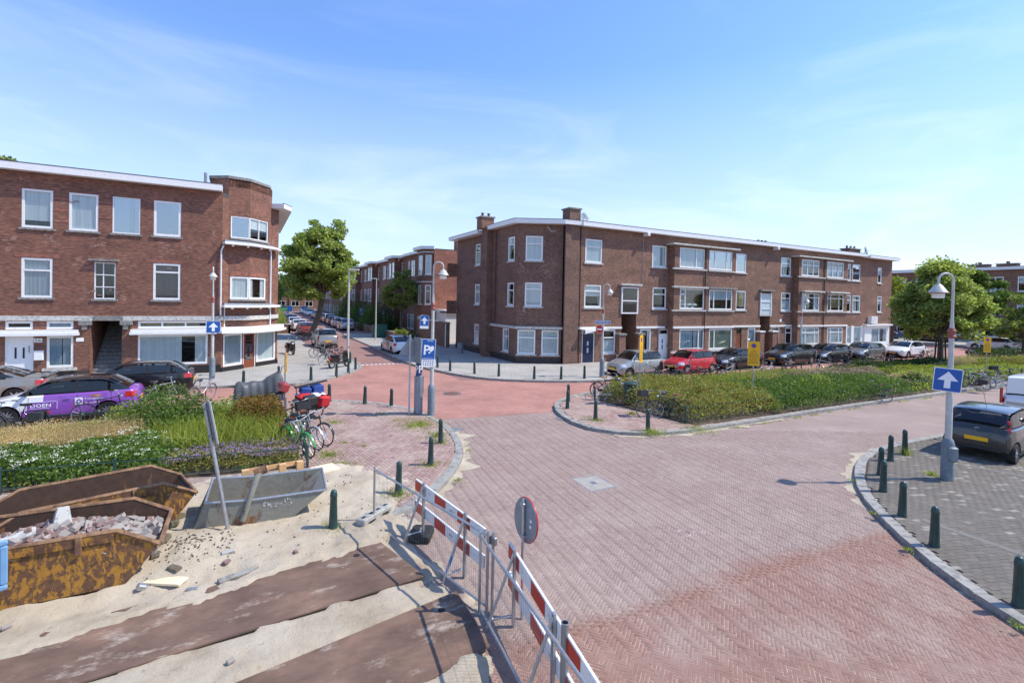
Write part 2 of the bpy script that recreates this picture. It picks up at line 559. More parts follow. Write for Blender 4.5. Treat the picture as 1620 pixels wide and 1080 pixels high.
def brick_piece_mat(name, stops, dust, dustc, macro=None, speck=None):
    """single paving bricks: a tone for each brick, dirt over all of them"""
    m, nt, b = newmat(name)
    r1 = node(nt, 'ShaderNodeNewGeometry')
    r2 = node(nt, 'ShaderNodeObjectInfo').outputs['Random']
    s = node(nt, 'ShaderNodeMath', dict(operation='ADD'), _0=r1.outputs['Random Per Island'], _1=r2)
    fr = node(nt, 'ShaderNodeMath', dict(operation='FRACT'), _0=s.outputs[0]).outputs[0]
    c = ramp(nt, fr, stops)
    P = r1.outputs['Position']
    if speck:       # paler stones in loose groups
        g = node(nt, 'ShaderNodeMath', dict(operation='ADD'), _0=fr, _1=noise_f(nt, P, 0.8, 3.0))
        c = mixc(nt, node(nt, 'ShaderNodeMapRange', Value=g.outputs[0], _1=1.43, _2=1.49, _3=0.0, _4=0.75).outputs[0], c, speck)
    f = noise_f(nt, P, 26.0, 4.0, 0.7)
    c = mixc(nt, 1.0, c, ramp(nt, f, [(0.3, (0.84,) * 3), (0.7, (1.14,) * 3)]), 'MULTIPLY')
    if macro:
        # patches relaid with redder stones, darker tyre tracks
        f1 = noise_f(nt, mapv(nt, P, (1, 1.2, 1), (2.2, 0.4, 0)), 0.33, 4.0, 0.5)
        k1 = node(nt, 'ShaderNodeMapRange', Value=f1, _1=0.47, _2=0.6, _3=0.0, _4=0.6).outputs[0]
        c = mixc(nt, k1, c, macro)
    if macro:
        # beyond an old trench seam the road was relaid with redder stones
        xy = node(nt, 'ShaderNodeSeparateXYZ', Vector=P)
        sx = node(nt, 'ShaderNodeMath', dict(operation='MULTIPLY'), _0=xy.outputs['X'], _1=SEAM[0])
        sy = node(nt, 'ShaderNodeMath', dict(operation='MULTIPLY_ADD'), _0=xy.outputs['Y'], _1=SEAM[1], _2=sx.outputs[0])
        nz = node(nt, 'ShaderNodeMath', dict(operation='MULTIPLY_ADD'), _0=f1, _1=1.6, _2=sy.outputs[0])
        k2 = node(nt, 'ShaderNodeMapRange', Value=nz.outputs[0], _1=SEAM[2] + .35, _2=SEAM[2] + .8, _3=0.0, _4=0.9).outputs[0]
        c = mixc(nt, k2, c, mixc(nt, 1.0, c, (.90, .66, .57), 'MULTIPLY'))
    f2 = noise_f(nt, P, 0.7, 6.0, 0.68)
    c = mixc(nt, node(nt, 'ShaderNodeMapRange', Value=f2, _1=0.45, _2=0.72, _3=0.0, _4=dust).outputs[0], c, dustc)
    f3 = noise_f(nt, mapv(nt, P, loc=(7, 3, 0)), 2.3, 5.0, 0.72)
    c = mixc(nt, node(nt, 'ShaderNodeMapRange', Value=f3, _1=0.66, _2=0.72, _3=0.0, _4=0.45).outputs[0], c, (0.10, 0.085, 0.082))
    f5 = noise_f(nt, mapv(nt, P, loc=(1, 9, 0)), 3.1, 6.0, 0.75)
    c = mixc(nt, node(nt, 'ShaderNodeMapRange', Value=f5, _1=0.69, _2=0.73, _3=0.0, _4=0.65).outputs[0], c, (0.52, 0.46, 0.40))
    L(c, b.inputs['Base Color'])
    b.inputs['Roughness'].default_value = 0.82
    bump(nt, b, noise_f(nt, P, 60.0, 3.0), 0.25, 0.004)


SEAM_A, SEAM_B = np.array(G(880, 1005)), np.array(G(1420, 838))
_d = (SEAM_B - SEAM_A) / np.linalg.norm(SEAM_B - SEAM_A)
SEAM = (_d[1], -_d[0], float(_d[1] * SEAM_A[0] - _d[0] * SEAM_A[1]))      # positive on the near side
brick_piece_mat('road_brick', [(0.0, (0.243, 0.174, 0.148)), (0.3, (0.268, 0.193, 0.164)), (0.75, (0.282, 0.204, 0.174)), (1.0, (0.308, 0.228, 0.195))], 0.6, (0.37, 0.293, 0.25), (0.275, 0.188, 0.162))
brick_piece_mat('pavement_brick', [(0.0, (0.27, 0.175, 0.15)), (0.5, (0.33, 0.215, 0.185)), (1.0, (0.38, 0.27, 0.235))], 0.7, (0.47, 0.39, 0.32))
brick_piece_mat('grey_brick', [(0.0, (0.112, 0.097, 0.078)), (0.6, (0.13, 0.113, 0.092)), (1.0, (0.148, 0.129, 0.106))], 0.5, (0.17, 0.147, 0.12), None, (0.32, 0.29, 0.25))
simple('joint_sand', (0.27, 0.205, 0.18), 0.95, var=0.25, scale=2, col2=(0.44, 0.37, 0.30), amt=0.36)
simple('kerb_concrete', (0.30, 0.29, 0.265), 0.85, var=0.12, scale=3, col2=(0.2, 0.195, 0.18), amt=0.3, bmp=0.2)


def sand_material():
    m, nt, b = newmat('sand')
    P = geo_pos(nt)
    c = ramp(nt, noise_f(nt, P, 1.1, 7.0, 0.66), [(0.28, (0.33, 0.265, 0.185)), (0.5, (0.47, 0.40, 0.30)), (0.75, (0.56, 0.49, 0.385))])
    c = mixc(nt, node(nt, 'ShaderNodeMapRange', Value=noise_f(nt, P, 5.0, 6.0, 0.75), _1=0.58, _2=0.68, _3=0, _4=0.6).outputs[0], c, (0.22, 0.17, 0.12))
    L(c, b.inputs['Base Color'])
    b.inputs['Roughness'].default_value = 0.95
    bump(nt, b, noise_f(nt, P, 14.0, 8.0, 0.8), 0.8, 0.04)


sand_material()


def steel_material():
    m, nt, b = newmat('rusty_plate')
    P = geo_pos(nt)
    a = mapv(nt, P, (0.9, 1.5, 1), rot=(0, 0, -0.1))
    c = ramp(nt, noise_f(nt, a, 1.3, 8.0, 0.68), [(0.25, (0.085, 0.054, 0.04)), (0.5, (0.155, 0.099, 0.074)), (0.72, (0.25, 0.155, 0.11))])
    c = mixc(nt, node(nt, 'ShaderNodeMapRange', Value=noise_f(nt, mapv(nt, P, (0.8, 1.6, 1), (3, 1, 0)), 1.5, 8.0, 0.72), _1=0.55, _2=0.66, _3=0, _4=0.8).outputs[0], c, (0.42, 0.355, 0.29))
    L(c, b.inputs['Base Color'])
    b.inputs['Roughness'].default_value = 0.8
    b.inputs['Specular IOR Level'].default_value = 0.25
    bump(nt, b, noise_f(nt, P, 30, 4), 0.12, 0.005)


steel_material()


def rust_paint(name, paint, rust1, rust2, share, scale=2.3):
    m, nt, b = newmat(name)
    P = obj_pos(nt)
    r = ramp(nt, noise_f(nt, P, 9.0, 6.0, 0.7), [(0.3, rust1), (0.7, rust2)])
    f = noise_f(nt, mapv(nt, P, (1, 1, .6)), scale, 9.0, 0.74, 0.4)
    k = node(nt, 'ShaderNodeMapRange', Value=f, _1=share - 0.015, _2=share + 0.015, _3=0.0, _4=1.0).outputs[0]
    pc = ramp(nt, noise_f(nt, P, 14, 4), [(0.3, tuple(x * 0.75 for x in paint)), (0.7, paint)])
    L(mixc(nt, k, r, pc), b.inputs['Base Color'])
    b.inputs['Roughness'].default_value = 0.75
    bump(nt, b, f, 0.2, 0.01)


rust_paint('skip_yellow', (0.42, 0.20, 0.028), (0.065, 0.032, 0.018), (0.19, 0.09, 0.04), 0.512, 9.0)
rust_paint('skip_inside', (0.16, 0.085, 0.045), (0.04, 0.022, 0.015), (0.085, 0.045, 0.028), 0.62)
rust_paint('skip_rim', (0.30, 0.17, 0.085), (0.11, 0.055, 0.03), (0.22, 0.12, 0.065), 0.5, 5)
rust_paint('skip_grey', (0.265, 0.258, 0.215), (0.13, 0.08, 0.05), (0.2, 0.16, 0.12), 0.42, 2.4)
simple('galv', (0.42, 0.43, 0.44), 0.4, metal=0.7, var=0.15, scale=20)
simple('galv_dark', (0.25, 0.26, 0.27), 0.45, metal=0.6)
simple('lamp_white', (0.50, 0.50, 0.465), 0.4, col2=(0.45, 0.42, 0.36), amt=0.15)
simple('lamp_grey', (0.17, 0.21, 0.235), 0.55, col2=(0.28, 0.3, 0.3), amt=0.2)
simple('lamp_red', (0.28, 0.08, 0.06), 0.55)
simple('opal', (0.82, 0.81, 0.74), 0.3)
simple('bollard_green', (0.018, 0.055, 0.05), 0.38, var=0.2, col2=(0.05, 0.08, 0.075), amt=0.15)
simple('sign_blue', (0.01, 0.095, 0.37), 0.35, var=0.03)
simple('sign_white', (0.84, 0.85, 0.86), 0.35, var=0.02)
simple('sign_red', (0.52, 0.02, 0.015), 0.35, var=0.04)
simple('sign_yellow', (0.90, 0.47, 0.005), 0.4, var=0.03)
simple('sign_back', (0.25, 0.275, 0.30), 0.5, metal=0.3)
simple('board_red', (0.50, 0.035, 0.018), 0.45, var=0.06)
simple('board_white', (0.76, 0.78, 0.79), 0.45, var=0.04, col2=(0.5, 0.5, 0.48), amt=0.12)
simple('rubber', (0.014, 0.014, 0.015), 0.8)
simple('plastic_black', (0.016, 0.016, 0.017), 0.5)
simple('chrome', (0.7, 0.7, 0.7), 0.15, metal=1.0, var=0.02)
simple('alloy', (0.52, 0.53, 0.55), 0.28, metal=0.8, var=0.05)
simple('meter_grey', (0.27, 0.30, 0.34), 0.4, metal=0.3)
simple('box_green', (0.012, 0.10, 0.075), 0.45)
simple('ink_blue', (0.02, 0.05, 0.18), 0.5)
simple('ink_black', (0.02, 0.02, 0.025), 0.6)
simple('pine', (0.60, 0.37, 0.17), 0.7, var=0.2)
simple('bark', (0.13, 0.105, 0.08), 0.9, var=0.3, scale=9, col2=(0.16, 0.17, 0.07), amt=0.25, bmp=0.6)
simple('tarp_grey', (0.085, 0.093, 0.10), 0.5, var=0.1)
simple('cloth_red', (0.48, 0.015, 0.022), 0.7)
simple('cloth_blue', (0.02, 0.06, 0.25), 0.6)
simple('cloth_white', (0.72, 0.72, 0.68), 0.8)
simple('foam_cream', (0.78, 0.66, 0.43), 0.8)
leafmat('leaf_linden', [(0.11, 0.155, 0.045), (0.17, 0.225, 0.06), (0.25, 0.305, 0.085), (0.34, 0.38, 0.14)], .48)
leafmat('leaf_dark', [(0.022, 0.045, 0.014), (0.04, 0.075, 0.02), (0.07, 0.12, 0.03)])
leafmat('leaf_mid', [(0.07, 0.13, 0.025), (0.11, 0.185, 0.037), (0.165, 0.245, 0.055)])
leafmat('leaf_light', [(0.15, 0.21, 0.04), (0.23, 0.30, 0.06), (0.33, 0.39, 0.09), (0.42, 0.43, 0.13)], .48)
leafmat('leaf_tree', [(0.15, 0.205, 0.06), (0.24, 0.31, 0.085), (0.35, 0.42, 0.13), (0.48, 0.52, 0.21)], .52)
leafmat('leaf_lime', [(0.16, 0.22, 0.03), (0.26, 0.31, 0.045), (0.36, 0.37, 0.08)])
leafmat('leaf_rust', [(0.17, 0.065, 0.02), (0.24, 0.115, 0.035), (0.14, 0.14, 0.03), (0.30, 0.17, 0.06), (0.17, 0.18, 0.04)])
leafmat('leaf_hedge', [(0.14, 0.20, 0.045), (0.26, 0.30, 0.065), (0.33, 0.24, 0.085), (0.19, 0.27, 0.055), (0.30, 0.135, 0.06), (0.38, 0.39, 0.11), (0.17, 0.24, 0.05)])
leafmat('straw', [(0.44, 0.31, 0.15), (0.56, 0.42, 0.22), (0.64, 0.51, 0.29)], 0.3)
leafmat('pale_straw', [(0.42, 0.36, 0.20), (0.5, 0.42, 0.27), (0.38, 0.36, 0.16)], 0.3)
leafmat('petal_white', [(0.62, 0.64, 0.55), (0.76, 0.77, 0.7)], 0.2)
leafmat('petal_violet', [(0.22, 0.15, 0.42), (0.34, 0.26, 0.52), (0.42, 0.34, 0.55)], 0.2)
leafmat('petal_mauve', [(0.30, 0.20, 0.24), (0.36, 0.26, 0.3), (0.26, 0.2, 0.16), (0.2, 0.17, 0.08)], 0.2)

# ---------------------------------------------------------------- ground, roads, pavements
gb = MB()
gb.add([(-900, -900, -0.3), (900, -900, -0.3), (900, 900, -0.3), (-900, 900, -0.3)], [(0, 1, 2, 3)])
gb.build('ground', 'earth', kind='structure')
rb = MB()
rb.add([(-70, -12, -0.014), (125, -12, -0.014), (125, 19.0, -0.014), (-70, 19.0, -0.014)], [(0, 1, 2, 3)])
rb.add([(-70, 19.0, -0.014), (125, 19.0, -0.014), (125, 170, -0.014), (-70, 170, -0.014)], [(0, 1, 2, 3)], 1)
road = rb.build('road', ['road_far', 'street_road'], kind='structure')
RED = [(-30, 20.2), (3.2, 22.0), (5.8, 19.4), (6.2, 17.3), (8.4, 17.0), (10.9, 16.7), (11.9, 18.1), (14.2, 19.3), (18, 20.0), (70, 18.6), (70, 25), (10.4, 25), (10.4, 33.0), (6.1, 33.0), (-30, 27.5)]
rj = MB()
rj.add([(x, y, -0.009) for x, y in RED], [tuple(range(len(RED)))])
rj.build('junction_road', 'red_road', kind='structure')
ws = MB()   # white stop strip across the mouth of the side street
for k in range(14):
    x = 6.35 + k * 0.29
    ws.add([(x, 33.02, -0.004), (x + 0.2, 33.02, -0.004), (x + 0.2, 33.32, -0.004), (x, 33.32, -0.004)], [(0, 1, 2, 3)])
ws.build('road_marking', 'sign_white', kind='structure')


def resample(pts, step):
    P = [np.array(p, float) for p in pts]
    seg = [np.linalg.norm(b - a) for a, b in zip(P, P[1:])]
    tot = sum(seg)
    n = max(1, round(tot / step))
    out = []
    for i in range(n + 1):
        d = tot * i / n
        for a, b, l in zip(P, P[1:], seg):
            if d <= l + 1e-9:
                out.append(a + (b - a) * d / l)
                break
            d -= l
        else:
            out.append(P[-1])
    return out


def smooth_line(pts, it=2):
    for _ in range(it):
        q = [pts[0]]
        for a, b in zip(pts, pts[1:]):
            q += [(a[0] * .75 + b[0] * .25, a[1] * .75 + b[1] * .25), (a[0] * .25 + b[0] * .75, a[1] * .25 + b[1] * .75)]
        q.append(pts[-1])
        pts = q
    return pts


def offset_line(P, d):
    out = []
    for i, p in enumerate(P):
        a = P[max(i - 1, 0)]
        b = P[min(i + 1, len(P) - 1)]
        t = np.array(b, float) - np.array(a, float)
        t /= max(1e-9, np.linalg.norm(t))
        out.append((p[0] - t[1] * d, p[1] + t[0] * d))
    return out


def kerb(parent, pts, w=0.22, z=0.11, step=0.95, side=1, mat='kerb_concrete', single=True):
    """kerb stones along the outer line pts; the pavement lies on the left for side=1"""
    O = resample(pts, step)
    I = offset_line(O, w * side)
    joined = MB()
    for a, b, c, d in zip(O, O[1:], I[1:], I):
        q = [np.array(x, float) for x in (a, b, c, d)]
        ctr = sum(q) / 4
        q = [ctr + (x - ctr) * (1 - 0.012 / max(.3, step)) for x in q]
        zz = z + rng.uniform(-0.006, 0.006)
        m = MB() if single else joined
        top = [tuple(x + (ctr - x) * 0.04) for x in q]
        k = [0, 1, 2, 3] if side > 0 else [3, 2, 1, 0]
        vs = [(*q[i], -0.05) for i in k] + [(*q[i], zz - 0.015) for i in k] + [(*top[i], zz) for i in k]
        m.add(vs, [(8, 9, 10, 11)] + [(j * 4 + i, j * 4 + (i + 1) % 4, j * 4 + 4 + (i + 1) % 4, j * 4 + 4 + i) for j in (0, 1) for i in range(4)])
        if single:
            m.build('kerb_stone', mat, parent)
    if not single:
        joined.build('kerb_edge', mat, parent, kind='stuff')
    return I


def sheet(name, poly, z, mat, depth=0.16):
    return MB().prism([tuple(p) for p in poly], z - depth, z, bottom=False).build(name, mat, kind='structure')


# middle tongue of pavement (between the camera's street and the junction)
K_MID = smooth_line([(-8.0, 20.6), (-3.0, 21.6), (1.5, 22.3), (3.1, 22.1), (4.5, 21.1), (5.7, 19.6), (6.3, 16.9), (5.97, 14.2), (5.4, 12.7), (4.2, 10.95), (2.95, 9.85), (1.9, 9.4), (0.0, 9.35), (-8.0, 9.4)], 2)
tongue = sheet('tongue_pavement', offset_line(K_MID, -0.2) + [(-8, 9)], 0.075, 'joint_sand')
kerb(tongue, K_MID[::-1], side=1)
# tip of the planted island on the right
K_ISL = smooth_line([(62, 19.3), (30, 19.9), (18.5, 20.3), (14.6, 19.2), (13.1, 18.75), (11.7, 17.85), (10.8, 16.3), (10.35, 14.2), (10.9, 12.9), (12.2, 12.2), (13.9, 11.95), (22, 12.1), (41, 11.7), (62, 11.4)], 2)
island = sheet('island_pavement', offset_line(K_ISL, 0.2), 0.075, 'joint_sand')
kerb(island, K_ISL, side=1)
# pavement on the right in front
K_RF = smooth_line([(60, 7.3), (30, 7.75), (21, 8.0), (18.5, 8.15), (16.9, 8.05), (15.5, 7.7), (13.9, 6.97), (12.5, 6.05), (11.3, 4.9), (10.4, 3.9), (9.75, 2.9), (9.3, 1.9), (8.7, -3), (8.6, -8)], 2)
frontp = sheet('front_pavement', offset_line(K_RF, 0.2) + [(60, -8)], 0.075, 'joint_sand')
kerb(frontp, [p for p in K_RF if p[0] < 26], side=1)
# pavement round the building on the right
K_RB = smooth_line([(9.6, 60), (9.6, 41), (9.4, 34), (10.0, 29), (11.3, 25.2), (12.6, 23.85), (14.2, 22.85), (16.6, 21.85), (18.3, 21.75), (18.9, 22.2), (19.2, 24.2), (21, 24.45), (66, 24.45)], 2)
rbp = sheet('corner_pavement', offset_line(K_RB, 0.2) + [(66, 60)], 0.1, 'paving_tile')
kerb(rbp, [p for p in K_RB if p[1] < 45], side=1, w=0.16)
# pavement round the building on the left
K_LB = smooth_line([(-40, 28.0), (-6, 27.6), (-1.0, 27.2), (1.7, 26.5), (3.2, 27.0), (4.4, 28.35), (5.7, 30.0), (6.5, 31.6), (6.65, 34.5), (6.2, 37.0), (4.9, 38.5), (4.9, 70), (4.9, 150)], 2)
lbp = sheet('shop_pavement', offset_line(K_LB, 0.2) + [(-40, 150)], 0.1, 'paving_tile')
kerb(lbp, [p for p in K_LB if p[0] > -12 and p[1] < 45], side=1, w=0.16)
# far pavement across the end of the street
farp = sheet('far_pavement', [(75.5, -20), (130, -20), (130, 90), (75.5, 90)], 0.1, 'paving_tile')


# ---------------------------------------------------------------- paving bricks as pieces
def herring(poly, bl, n, gap, ang, org):
    """centres, angle (0 or 90 degrees from ang) of a herringbone of bricks of length bl = n widths"""
    w = bl / n
    xs = [p[0] for p in poly]
    ys = [p[1] for p in poly]
    R = max(max(xs) - min(xs), max(ys) - min(ys)) * 0.75
    N = int(R / w) + 2 * n
    Y, J = np.meshgrid(np.arange(-N, N), np.arange(-N // (2 * n) * 2, N // (2 * n) * 2), indexing='ij')
    Y, J = Y.ravel(), J.ravel()
    hx, hy = Y + 2 * n * J + n / 2, Y + 0.5
    vx, vy = Y + 0.5, Y + 1 + 2 * n * J + n / 2
    C = np.concatenate([np.stack([hx, hy], 1), np.stack([vx, vy], 1)]) * w
    A = np.concatenate([np.zeros(len(hx)), np.full(len(vx), PI / 2)]) + ang
    c, s = math.cos(ang), math.sin(ang)
    cx, cy = (min(xs) + max(xs)) / 2 + org[0], (min(ys) + max(ys)) / 2 + org[1]
    P = np.stack([C[:, 0] * c - C[:, 1] * s + cx, C[:, 0] * s + C[:, 1] * c + cy], 1)
    k = in_poly(P, poly)
    return P[k], A[k], bl - gap, w - gap


def bond(poly, bl, bw, gap, ang):
    xs = [p[0] for p in poly]
    ys = [p[1] for p in poly]
    R = max(max(xs) - min(xs), max(ys) - min(ys)) * 0.8
    nx, ny = int(R / bl) + 1, int(R / bw) + 1
    I, J = np.meshgrid(np.arange(-nx, nx), np.arange(-ny, ny), indexing='ij')
    I, J = I.ravel(), J.ravel()
    x, y = (I + 0.5 * (J % 2)) * bl, J * bw
    c, s = math.cos(ang), math.sin(ang)
    P = np.stack([x * c - y * s + (min(xs) + max(xs)) / 2, x * s + y * c + (min(ys) + max(ys)) / 2], 1)
    k = in_poly(P, poly)
    return P[k], np.full(k.sum(), ang), bl - gap, bw - gap


def lay(parent, P, A, l, w, z, mat, keep_out=(), single=300, name='brick'):
    """pieces in view; the largest in the picture as objects, the rest joined"""
    P3 = np.concatenate([P, np.full((len(P), 1), z)], 1)
    px, py, d = to_px(P3)
    k = (d > 0.5) & (px > -120) & (px < 1740) & (py < 1200)
    for po in keep_out:
        k &= ~in_poly(P, po)
    P, A, d, px, py = P[k], A[k], d[k], px[k], py[k]
    inn = (px > 5) & (px < 1615) & (py < 1075)
    o = np.argsort(np.where(inn, d, d + 1000))
    P, A = P[o], A[o]
    zz = z + NR.uniform(-0.0012, 0.002, len(P))
    tx, ty = NR.normal(0, 0.005, len(P)), NR.normal(0, 0.005, len(P))
    A = A + NR.normal(0, 0.012, len(P))
    b = 0.003
    bv = np.array([(-l / 2, -w / 2, -0.03), (l / 2, -w / 2, -0.03), (l / 2, w / 2, -0.03), (-l / 2, w / 2, -0.03),
                   (-l / 2, -w / 2, -b * .7), (l / 2, -w / 2, -b * .7), (l / 2, w / 2, -b * .7), (-l / 2, w / 2, -b * .7),
                   (-l / 2 + b, -w / 2 + b, 0), (l / 2 - b, -w / 2 + b, 0), (l / 2 - b, w / 2 - b, 0), (-l / 2 + b, w / 2 - b, 0)])
    bf = [(8, 9, 10, 11)] + [(j * 4 + i, j * 4 + (i + 1) % 4, j * 4 + 4 + (i + 1) % 4, j * 4 + 4 + i) for j in (0, 1) for i in range(4)]
    me = bpy.data.meshes.new(name)
    me.from_pydata([tuple(v) for v in bv], [], bf)
    me.materials.append(MATS[mat])
    for i in range(min(single, len(P))):
        q = link(name, me, parent)
        q.location = (P[i, 0], P[i, 1], zz[i])
        q.rotation_euler = (tx[i], ty[i], A[i])
    P, A, zz, tx, ty = P[single:], A[single:], zz[single:], tx[single:], ty[single:]
    n = len(P)
    if n:
        c, s = np.cos(A)[:, None], np.sin(A)[:, None]
        X = bv[None, :, 0] * c - bv[None, :, 1] * s + P[:, 0:1]
        Y = bv[None, :, 0] * s + bv[None, :, 1] * c + P[:, 1:2]
        Z = bv[None, :, 2] + zz[:, None] + bv[None, :, 0] * tx[:, None] + bv[None, :, 1] * ty[:, None]
        V = np.stack([X, Y, Z], 2).reshape(-1, 3)
        F = (np.array(bf)[None] + (np.arange(n) * 12)[:, None, None]).reshape(-1, 4)
        np_mesh('laid_bricks', V, F, mat, parent, 'stuff')


NEAR = [(1.9, 9.6), (1.9, 2.0), (20.5, 2.0), (20.5, 9.0), (15, 11.9), (10.9, 12.7), (10.3, 14.2), (10.6, 16.3), (6.2, 16.9), (5.95, 14.2), (5.4, 12.7), (4.2, 10.95), (2.95, 9.85)]
front_out = [tuple(p) for p in K_RF if p[0] < 40] + [(40, -8)]
isl_out = [tuple(p) for p in K_ISL]
tongue_out = [tuple(p) for p in K_MID] + [(-8, 9)]
P, A, l, w = herring(NEAR, 0.204, 4, 0.0055, rad(38), (0, 0))
plate_hole = [G(905, 757), G(935, 776.5), G(973, 769.5), G(943, 752.5)]
_js = MB()
_js.add([(x, y, -0.0022) for x, y in NEAR], [tuple(range(len(NEAR)))])
_js.build('joint_filling', 'joint_sand', road)
_n = np.array([-_d[1], _d[0]])
strip = [tuple(SEAM_A - _d * .6 + _n * .098), tuple(SEAM_B + _d * 1.5 + _n * .098), tuple(SEAM_B + _d * 1.5 - _n * .098), tuple(SEAM_A - _d * .6 - _n * .098)]
lay(road, P, A, l, w, 0.0, 'road_brick', (front_out, isl_out, tongue_out, plate_hole))
n_ = int(np.linalg.norm(SEAM_B - SEAM_A) / .207) + 8
Ps = np.concatenate([SEAM_A - _d * .5 + np.outer(np.arange(n_) * .207 + .1 * k, _d) + _n * (.051 * k - .0765) for k in range(4)])
lay(road, Ps, np.full(len(Ps), math.atan2(_d[1], _d[0])), l, w, 0.0055, 'road_brick', (front_out,), 0)
P, A, l, w = herring([(x, y) for x, y in offset_line(K_MID, -0.24)] + [(1.2, 9), (1.2, 13.2), (1.5, 20.5)], 0.2, 2, 0.009, rad(10), (0, 0))
lay(tongue, P, A, l, w, 0.1, 'pavement_brick')
TIP = [tuple(p) for p in offset_line(K_ISL, 0.24) if p[0] < 15.5] + [(15.2, 12.4), (14.1, 12.8), (13.8, 17.7), (14.4, 18.8)]
P, A, l, w = herring(TIP, 0.2, 2, 0.01, rad(20), (0, 0))
lay(island, P, A, l, w, 0.1, 'pavement_brick')
RFP = [tuple(p) for p in offset_line(K_RF, 0.24) if p[0] < 25] + [(8.9, -2), (25, -2)]
P, A, l, w = bond(RFP, 0.205, 0.1, 0.004, rad(-20))
lay(frontp, P, A, l, w, 0.1, 'grey_brick')

# covers let into the road
pc = MB()
a, b_, c_, d_ = [np.array(q) for q in plate_hole]
pc.prism([tuple(a), tuple(b_), tuple(c_), tuple(d_)], -0.02, 0.004)
cen = (a + b_ + c_ + d_) / 4
plate = tag(pc.build('chamber_cover', 'stone_weathered'), 'square pale concrete chamber cover let into the brick road', 'manhole cover')
MB().prism([tuple(cen + (q - cen) * 0.2) for q in (a, b_, c_, d_)], 0.004, 0.007).build('lifting_plate', 'galv_dark', plate)
MB().prism([tuple(cen + (q - cen) * 1.1) for q in (a, b_, c_, d_)], -0.02, 0.001).build('frame', 'galv', plate)
gx, gy = G(715, 622)
man = thing('manhole_cover', 'round iron manhole cover in the red brick junction', 'manhole cover', (gx, gy, -0.005))
MB().lathe([(0.42, 0), (0.42, 0.012), (0.34, 0.012)], 24).build('ring_frame', 'galv_dark', man)
MB().lathe([(0.32, 0), (0.32, 0.016), (0.0, 0.018)], 24).build('lid', 'clay_pot', man)
for px, py, lab in ((722, 679, 'iron street gully by the kerb below the parking meter'), (888, 662, 'iron street gully by the kerb at the tip of the island')):
    gx, gy = G(px, py)
    gu = thing('street_gully', lab, 'drain', (gx, gy, -0.004), rad(20))
    MB().box(-.2, .2, -.2, .2, 0, 0.012).build('frame', 'galv_dark', gu)
    for k in range(5):
        MB().box(-.16, .16, -.15 + k * .065, -.12 + k * .065, 0.012, 0.02).build('grate_bar', 'galv', gu)

# ---------------------------------------------------------------- sand of the works site
def sand_field():
    nx, ny = 190, 170
    X, Y = np.meshgrid(np.linspace(-9.5, 4.6, nx), np.linspace(2.0, 14.2, ny), indexing='ij')
    n1 = np.array([[noise.fractal(Vector((x * 0.9, y * 0.9, 3.3)), 0.8, 2.1, 5) for y in Y[0]] for x in X[:, 0]])
    n2 = np.array([[noise.fractal(Vector((x * 3.1, y * 3.1, 9.1)), 0.7, 2.0, 3) for y in Y[0]] for x in X[:, 0]])
    n3 = np.array([[-max(0.0, noise.noise(Vector((x * 4.6, y * 4.6, 4.4))) - .18) for y in Y[0]] for x in X[:, 0]]) * 2.2
    edge = np.interp(Y[0], [2, 4.9, 6.0, 7.4, 8.6, 9.8, 10.6, 12, 13.2, 14.2], [2.75, 2.8, 3.05, 2.75, 3.0, 2.7, 3.5, 3.3, 2.6, 1.6])[None, :]
    m = (edge + n1 * 0.45 + n2 * 0.16 - X) / 0.5
    m = np.minimum(m, (13.55 + n1 * 0.5 - Y + 0.9 * (X < 1.2) * 0) / 0.35)
    m = np.clip(m, -0.2, 1)
    on_p = np.clip((Y - (8.7 + 0.0 * X)) / 0.5, 0, 1)          # lies on the pavement there
    z = 0.062 + 0.09 * on_p + 0.036 * n1 + 0.028 * n2 + 0.02 * n3
    z += 0.14 * np.exp(-(((X + 0.9) / 0.7) ** 2 + ((Y - 9.75) / 0.75) ** 2))
    z -= 0.02 * np.exp(-((Y - (9.0 + 0.05 * X)) / 0.5) ** 2) * (Y < 9.4)
    # drifted over the upper edge of the first plate, swept off the plates
    top = np.interp(X, [-9, -2.6, 0.0, 1.2, 2.2], [9.0, 8.0, 8.35, 8.62, 8.88]) + n1 * 0.22 + n2 * .04
    z = z + 0.045 * np.exp(-((Y - top) / .55) ** 4) * (Y > top) * (X < 2.4)
    low = np.interp(X, [-9, 0.0, 2.55], [6.9, 7.25, 7.48]) + n2 * 0.01
    z = np.where((Y < top) & (Y > low) & (X < 2.6), 0.02, z)
    z = np.where((Y < low - 0.03) & (Y > low - 0.62), np.minimum(z, np.where(Y > low - .15, .045, .058) + 0.005 * n2), z)
    t2 = np.interp(X, [-9, 0.0, 2.9], [5.9, 6.45, 6.9]) + n2 * 0.01
    z = np.where((Y < t2) & (Y > 5.5 + 0.08 * (X - 2.8) + n1 * 0.16) & (X < 2.92), 0.02, z)
    z = np.where(m < 1, z * np.clip(m, 0, 1) - 0.03 * (1 - np.clip(m, 0, 1)) + 0.1 * on_p * (1 - np.clip(m, 0, 1)) * 0.9, z)
    V = np.stack([X, Y, z], 2).reshape(-1, 3)
    I, J = np.meshgrid(np.arange(nx - 1), np.arange(ny - 1), indexing='ij')
    a = (I * ny + J).ravel()
    F = np.stack([a, a + ny, a + ny + 1, a + 1], 1)
    keep = (m.reshape(-1)[F] > -0.05).any(axis=1)
    global SAND
    SAND = (X[:, 0], Y[0], z)
    o = np_mesh('sand', V, F[keep], 'sand', None, 'structure')
    o.data.shade_smooth()


sand_field()


def sand_z(x, y):
    i, j = np.searchsorted(SAND[0], x), np.searchsorted(SAND[1], y)
    i, j = min(max(i, 1), len(SAND[0]) - 1), min(max(j, 1), len(SAND[1]) - 1)
    return max(0.0, float(SAND[2][i - 1:i + 1, j - 1:j + 1].mean()))


